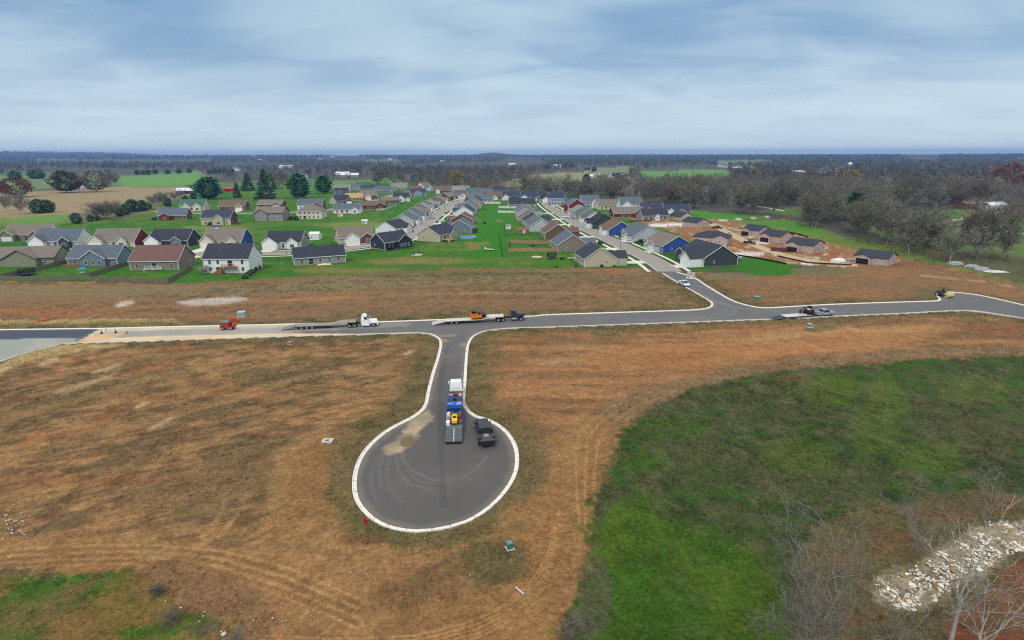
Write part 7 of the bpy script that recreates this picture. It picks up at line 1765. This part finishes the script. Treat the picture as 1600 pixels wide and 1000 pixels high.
# tangled undergrowth at the foot of the woods
def undergrowth():
    rng = np.random.default_rng(31); ids = order[:2600]
    x = np.repeat(W[ids, 0], 3) + rng.normal(size=len(ids) * 3) * 4.5; y = np.repeat(W[ids, 1], 3) + rng.normal(size=len(ids) * 3) * 4.5
    n = len(x); nb = 26; R_u = rng.uniform(1.0, 2.4, n); a = rng.uniform(0, 6.283, (n, nb)); rr = np.sqrt(rng.uniform(0, 1, (n, nb))) * R_u[:, None]
    P = np.stack([x[:, None] + rr * np.cos(a), y[:, None] + rr * np.sin(a), np.repeat(land(x, y)[:, None], nb, 1) + rng.uniform(0, 1.2, (n, nb))], -1)
    d = rng.normal(size=(n, nb, 3)) * .6 + np.array([0, 0, 1.0]); L_ = rng.uniform(.8, 2.4, (n, nb, 1)); e = rng.normal(size=(n, nb, 3)); e /= np.linalg.norm(e, axis=-1, keepdims=True)
    V = np.stack([P - e * .07, P + e * .07, P + d * L_], 2).reshape(-1, 3); F = np.arange(len(V)).reshape(-1, 3)
    cs = np.array([alb(c) for c in ((104, 96, 84), (96, 92, 76), (86, 88, 60), (116, 104, 88))])[rng.integers(0, 4, n)]
    o = link('undergrowth', np_mesh('undergrowth', V, F, attr_mat('brush', .95, nscale=.5, var=.2), {'Col': np.repeat(cs, nb * 3, 0)})); o['kind'] = 'stuff'; o['label'] = 'tangled brown undergrowth at the foot of the woods'
undergrowth()

# ---- weeds and grass tufts on the land in front
def tufts(name, label, field, n, dmax, hmin, hmax, wdt, lighten, seed, dark=.25):
    rng = np.random.default_rng(seed); az = rng.uniform(-47, 47, n)
    d = np.sqrt(rng.uniform(37 ** 2, dmax ** 2, n)); ci = np.clip(np.searchsorted(FAN['az'], az), 0, nc - 1); ri = np.clip(np.searchsorted(FAN['d'], d), 0, nr - 1)
    x = d * np.sin(np.radians(az)); y = d * np.cos(np.radians(az))
    f = field[ri, ci] * sstep(.38, .6, fbm(x / 2.5, y / 2.5, seed + 3, 3)); k = (rng.uniform(size=n) < f)
    x, y, ri, ci = x[k], y[k], ri[k], ci[k]
    k = ~inside(ROADxy, x, y); x, y, ri, ci = x[k], y[k], ri[k], ci[k]
    n = len(x); z = Z.reshape(nr, nc)[ri, ci]; col = g_col.reshape(nr, nc, 3)[ri, ci]
    nb = 4; a = rng.uniform(0, 6.283, (n, nb)); P = np.stack([x[:, None] + rng.normal(size=(n, nb)) * .13, y[:, None] + rng.normal(size=(n, nb)) * .13, np.repeat(z[:, None] - .03, nb, 1)], -1)
    h = rng.uniform(hmin, hmax, (n, nb)); tip = P + np.stack([np.cos(a) * h * .6, np.sin(a) * h * .6, h], -1)
    e = np.stack([-np.sin(a), np.cos(a), np.zeros_like(a)], -1) * wdt
    V = np.stack([P - e, P + e, tip], 2).reshape(-1, 3); F = np.arange(len(V)).reshape(-1, 3)
    t = rng.uniform(size=(n, 1)); c = col * (1 + lighten * (t - .35)); dk = rng.uniform(size=n) < dark; c[dk] *= .6
    o = link(name, np_mesh(name, V, F, attr_mat(name + '_blades', .95, nscale=1.5, var=.2), {'Col': np.repeat(c, nb * 3, 0)})); o['kind'] = 'stuff'; o['label'] = label
tufts('dry_weeds', 'dry olive and straw coloured weeds on the graded land', g_wild, 260000, 215, .12, .42, .035, .9, 1)
tufts('meadow_grass', 'rough green grass of the hollow and the meadow corner', g_grass, 160000, 120, .08, .26, .035, .6, 2, .2)
# ------------------------------------------------------------------ distant farms and hamlets
def farm(label, px, py, w, d, wall, roof, yaw=0, h=3.2, pitch=.5, name='house', cat='house', doors=True, group=None):
    p = G(px, py); z = lz(p.x, p.y); r = thing(name, label, cat, (p.x, p.y, z), RAD(yaw), group)
    m = MB(); m.prism([(-d/2,-1),(d/2,-1),(d/2,h),(0,h+d/2*pitch),(-d/2,h)],'x',-w/2,w/2); m.build('wall', wallm(wall), r)
    m = MB(); m.prism(chevron(d/2+.4,h-.4*pitch+.05,pitch,.2),'x',-w/2-.4,w/2+.4); m.build('roof', roofm(roof), r)
    if doors:
        m = MB()
        m.box(-1.2,1.2,-d/2-.08,-d/2,0,2.4); m.build('door', DARKHOLE, r)
        for k in (-.3,.3): m = MB(); m.box(k*w-.7,k*w+.7,-d/2-.07,-d/2,1,2.3); m.build('window', GLASS, r)
    return r
farm('dark barn with white metal roof left of the broad pine', 294, 302.5, 22, 14, 'charcoal', 'white', 20, 3.6, .4, 'barn', 'barn')
farm('small red shed between the pine and the conical evergreen', 358, 299, 12, 8, 'barnred', 'red', 5, 3.4, .4, 'barn', 'shed')
farm('white roofed barn on the green rise behind the estate', 547.5, 277, 34, 16, 'gray', 'white', 4, 4.5, .45, 'barn', 'barn')
farm('long pale roofed building left of the white roofed barn', 536, 273, 30, 14, 'cream', 'white', 4, 3.5, .4, 'barn', 'barn')
farm('white building far beyond the woods above the conical evergreens', 448, 263, 46, 20, 'white', 'white', 0, 7, .3, 'barn', 'barn')
farm('tiny white house among the far trees left of the lone white building', 366, 267, 30, 14, 'white', 'gray', 0, 5, .5)
farm('white gabled house half hidden right of the big pine', 474, 281, 14, 12, 'white', 'gray', 40, 5, .8)
farm('pale house behind the olive field tree', 80, 287, 16, 10, 'palegray', 'white', 0, 3, .4); farm('low white roofed shed right of the olive field tree', 124, 295, 12, 8, 'white', 'white', 0, 2.5, .3, 'shed', 'shed')
hm = [(921,278,'white','white','small white house at the left of the distant hamlet'),(932,273,'white','gray','white gabled house at the top of the distant hamlet'),(941,279,'brown','brown','brown house in the middle of the distant hamlet'),(962,275,'charcoal','navy','dark house right of the hamlet lane'),(972,274,'white','slate','white walled house on the right of the distant hamlet'),(978,278,'white','dark','small white house at the right end of the distant hamlet'),(968,279,'charcoal','dark','dark low house below the hamlet lane end'),(950,271,'palegray','gray','pale house at the end of the hamlet lane'),(918,265,'charcoal','dark','dark barn above the distant hamlet'),(945,257,'cream','white','cream barn on the far field beyond the hamlet')]
for k,(a_,b_,w_,r_,l_) in enumerate(hm): farm(l_, a_, b_, 15, 10, w_, r_, -20 + 17*k % 50, 3.4, .55)
trailL = wline([(942,286),(948,279),(958,272)]); strip_obj('lane', trailL, -2, 2, .05, old_conc)
for k in range(9):
    farm('white house in the distant row beyond the green field', 1126 + 5.6*k, 260.5 + (k % 3)*.9, 18, 12, ('white','white','palegray')[k%3], ('gray','slate','gray')[k%3], 12*k % 40, 5, .5, group='white houses beyond the green field', doors=False)
farm('large white farmhouse in the woods left of the silo', 1290, 271.5, 26, 14, 'white', 'gray', 15, 6, .6); farm('low white roofed barn left of the white farmhouse', 1276, 270, 20, 10, 'palegray', 'white', 0, 3, .3, 'barn', 'barn')
p = G(1327, 266); r_ = thing('silo', 'pale silo rising above the woods right of the white farmhouse', 'silo', (p.x,p.y,lz(p.x,p.y)))
m = MB(); m.cyl((0,0,0),(0,0,17),6,n=16); m.build('shaft', wallm('palegray'), r_); m = MB(); m.cyl((0,0,17),(0,0,21),6.2,.8,n=16); m.build('dome', wallm('white'), r_)
for (a_,b_,l_) in ((1507,290,'pale grey house in the woods near the right edge'),(1528,287,'long pale roofed house right of the pale grey one'),(1512,326,'low brown roofed house beyond the park path'),(1536,326,'brown house right of the low brown roofed one'),(1550,328,'pale building at the end of the park path'),(1245,274,'tiny pale shed in the woods left of the farmhouse'),(1150,266,'small barn at the right end of the green field'),(800,259,'pale speck of a farm in the far woods'),(870,262,'white farm roof in the far woods'),(690,254,'white house far behind the centre woods'),(500,252,'white industrial roof on the left horizon'),(520,250,'pale tank buildings on the left horizon'),(405,253,'small white roof near the left horizon'),(610,252,'white shed on the horizon field')):
    q = 1.0 if b_ > 280 else 1.6
    farm(l_, a_, b_, 16*q, 10*q, 'palegray' if 'brown' not in l_ else 'brown', 'white' if 'brown' not in l_ else 'brown', 10, 4*q, .4, doors=b_ > 280)
path_m = M((206, 202, 190), .9, var=.12, scale=.3)
for px in ([(1355,337.5),(1385,341),(1430,346),(1480,350),(1530,355),(1600,366),(1700,380)], [(1450,348),(1490,344),(1530,338.5),(1560,332),(1580,326)], [(1165,320),(1200,325),(1225,330)], [(1105,270.5),(1135,269.5),(1155,270)]):
    strip_obj('path', wline(px), -1.5, 1.5, .07, path_m)
SKY_DARK = (lin(124), lin(159), lin(194)); SKY_LIGHT = (lin(178), lin(202), lin(218)); SKY_HOR = (lin(210), lin(226), lin(234))
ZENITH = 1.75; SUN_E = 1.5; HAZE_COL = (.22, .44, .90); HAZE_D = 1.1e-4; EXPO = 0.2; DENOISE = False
# ------------------------------------------------------------------ sky, sun, air, camera
w = bpy.data.worlds.new('World'); SC.world = w; w.use_nodes = True
nt = w.node_tree; N = nt.nodes; L = nt.links
bg = N['Background']
SUN_EL, SUN_AZ = RAD(46), RAD(200)       # azimuth clockwise from +Y: behind the camera, a little to the left
sky = N.new('ShaderNodeTexSky'); sky.sky_type = 'NISHITA'; sky.sun_disc = False
sky.sun_elevation = SUN_EL; sky.sun_rotation = SUN_AZ
sk = N.new('ShaderNodeVectorMath'); sk.operation = 'SCALE'; sk.inputs['Scale'].default_value = .06
L.new(sky.outputs['Color'], sk.inputs[0])
tc = N.new('ShaderNodeTexCoord'); sp = N.new('ShaderNodeSeparateXYZ'); L.new(tc.outputs['Generated'], sp.inputs[0])
def mth(op, a, b=0.0, c=None):
    m = N.new('ShaderNodeMath'); m.operation = op
    for i, v in enumerate((a, b) if c is None else (a, b, c)):
        if isinstance(v, (int, float)): m.inputs[i].default_value = v
        else: L.new(v, m.inputs[i])
    return m.outputs[0]
zc = mth('MAXIMUM', sp.outputs['Z'], 0.0)
den = mth('ADD', zc, .15)
cb = N.new('ShaderNodeCombineXYZ')
L.new(mth('DIVIDE', sp.outputs['X'], den), cb.inputs[0]); L.new(mth('DIVIDE', sp.outputs['Y'], den), cb.inputs[1])
def nz(scale, detail, rough, loc, sx=1, sy=1, dist=0, rot=0):
    mp = N.new('ShaderNodeMapping'); mp.inputs['Scale'].default_value = (sx, sy, 1); mp.inputs['Location'].default_value = loc
    mp.inputs['Rotation'].default_value = (0, 0, RAD(rot))
    L.new(cb.outputs[0], mp.inputs['Vector'])
    n = N.new('ShaderNodeTexNoise'); n.inputs['Scale'].default_value = scale; n.inputs['Detail'].default_value = detail
    n.inputs['Roughness'].default_value = rough; n.inputs['Distortion'].default_value = dist
    L.new(mp.outputs['Vector'], n.inputs['Vector']); return n.outputs['Fac']
def mr(v, a, b, c, d, smooth=True):
    m = N.new('ShaderNodeMapRange'); m.interpolation_type = 'SMOOTHSTEP' if smooth else 'LINEAR'
    m.inputs['From Min'].default_value = a; m.inputs['From Max'].default_value = b
    m.inputs['To Min'].default_value = c; m.inputs['To Max'].default_value = d
    L.new(v, m.inputs['Value']); return m.outputs['Result']
def mix(f, a, b):
    m = N.new('ShaderNodeMix'); m.data_type = 'RGBA'
    if isinstance(f, (int, float)): m.inputs['Factor'].default_value = f
    else: L.new(f, m.inputs['Factor'])
    for k, v in (('A', a), ('B', b)):
        if isinstance(v, tuple): m.inputs[k].default_value = (*v, 1)
        else: L.new(v, m.inputs[k])
    return m.outputs['Result']
def sk8(r, g, b, k=1.0): return (lin(r) * k, lin(g) * k, lin(b) * k)
n1 = nz(.75, 4, .45, (3.1, 1.7, 0), .95, 1.0, .4, 15)
n2 = nz(2.2, 4, .5, (0.4, 7.7, 0), .7, 1.15, .6, 18)
n3 = nz(.35, 2, .5, (5.0, 2.0, 0))
cl = mth('ADD', mth('ADD', mth('MULTIPLY', n1, .46), mth('MULTIPLY', n2, .34)), mth('MULTIPLY', n3, .32))
cloud = mix(mr(cl, .42, .70, 0, 1), SKY_DARK, SKY_LIGHT)
hor = mr(sp.outputs['Z'], .0, .19, 1, 0)
cloud = mix(mth('MULTIPLY', hor, .74), cloud, SKY_HOR)
# an overcast sky is brightest overhead
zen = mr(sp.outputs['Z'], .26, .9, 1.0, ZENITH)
cloud = mix(mr(sp.outputs['Z'], .24, .5, 0, 1), cloud, (.66, .66, .655))
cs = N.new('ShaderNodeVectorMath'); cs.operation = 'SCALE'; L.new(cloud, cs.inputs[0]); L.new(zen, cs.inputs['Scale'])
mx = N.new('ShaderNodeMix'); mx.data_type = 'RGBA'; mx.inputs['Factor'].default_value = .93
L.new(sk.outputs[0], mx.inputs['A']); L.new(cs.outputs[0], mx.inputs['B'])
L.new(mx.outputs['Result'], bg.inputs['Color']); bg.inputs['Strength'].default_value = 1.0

sl = bpy.data.lights.new('sun', 'SUN'); sl.energy = SUN_E; sl.angle = RAD(14); sl.color = (1, .955, .89)
so = bpy.data.objects.new('sun', sl); COL.objects.link(so)
to_sun = Vector((math.sin(SUN_AZ) * math.cos(SUN_EL), math.cos(SUN_AZ) * math.cos(SUN_EL), math.sin(SUN_EL)))
so.rotation_euler = (-to_sun).to_track_quat('-Z', 'Y').to_euler()

def haze():
    m = MB(); m.box(-9600, 9600, -700, 9600, -4, 92)
    mt = bpy.data.materials.new('haze_air'); mt.use_nodes = True
    n = mt.node_tree; n.nodes.remove(n.nodes['Principled BSDF'])
    pv = n.nodes.new('ShaderNodeVolumePrincipled'); pv.inputs['Color'].default_value = (*HAZE_COL, 1)
    pv.inputs['Density'].default_value = HAZE_D; pv.inputs['Density Attribute'].default_value = ''
    pv.inputs['Anisotropy'].default_value = 0.2
    n.links.new(pv.outputs[0], n.nodes['Material Output'].inputs['Volume'])
    o = m.build('haze', mt); o['kind'] = 'stuff'; o['label'] = 'pale blue haze over the distant land'
if HAZE_D > 0: haze()

cam = bpy.data.cameras.new('camera'); co = bpy.data.objects.new('camera', cam); COL.objects.link(co)
cam.sensor_width = 36; cam.lens = 36 * FPX / 1600; cam.clip_end = 40000; cam.clip_start = .5
mw = Matrix((RT, UP, -_fw)).transposed().to_4x4(); mw.translation = Vector((0, 0, CAM_H))
co.matrix_world = mw
SC.camera = co
SC.view_settings.view_transform = 'Standard'; SC.view_settings.look = 'None'
SC.view_settings.exposure = EXPO; SC.view_settings.gamma = 1.0
SC.cycles.use_denoising = DENOISE; SC.cycles.pixel_filter_type = 'BLACKMAN_HARRIS'; SC.cycles.filter_width = 1.15
SC.cycles.volume_bounces = 0; SC.cycles.max_bounces = 5; SC.cycles.diffuse_bounces = 3
SC.cycles.use_adaptive_sampling = True; SC.cycles.adaptive_threshold = .02
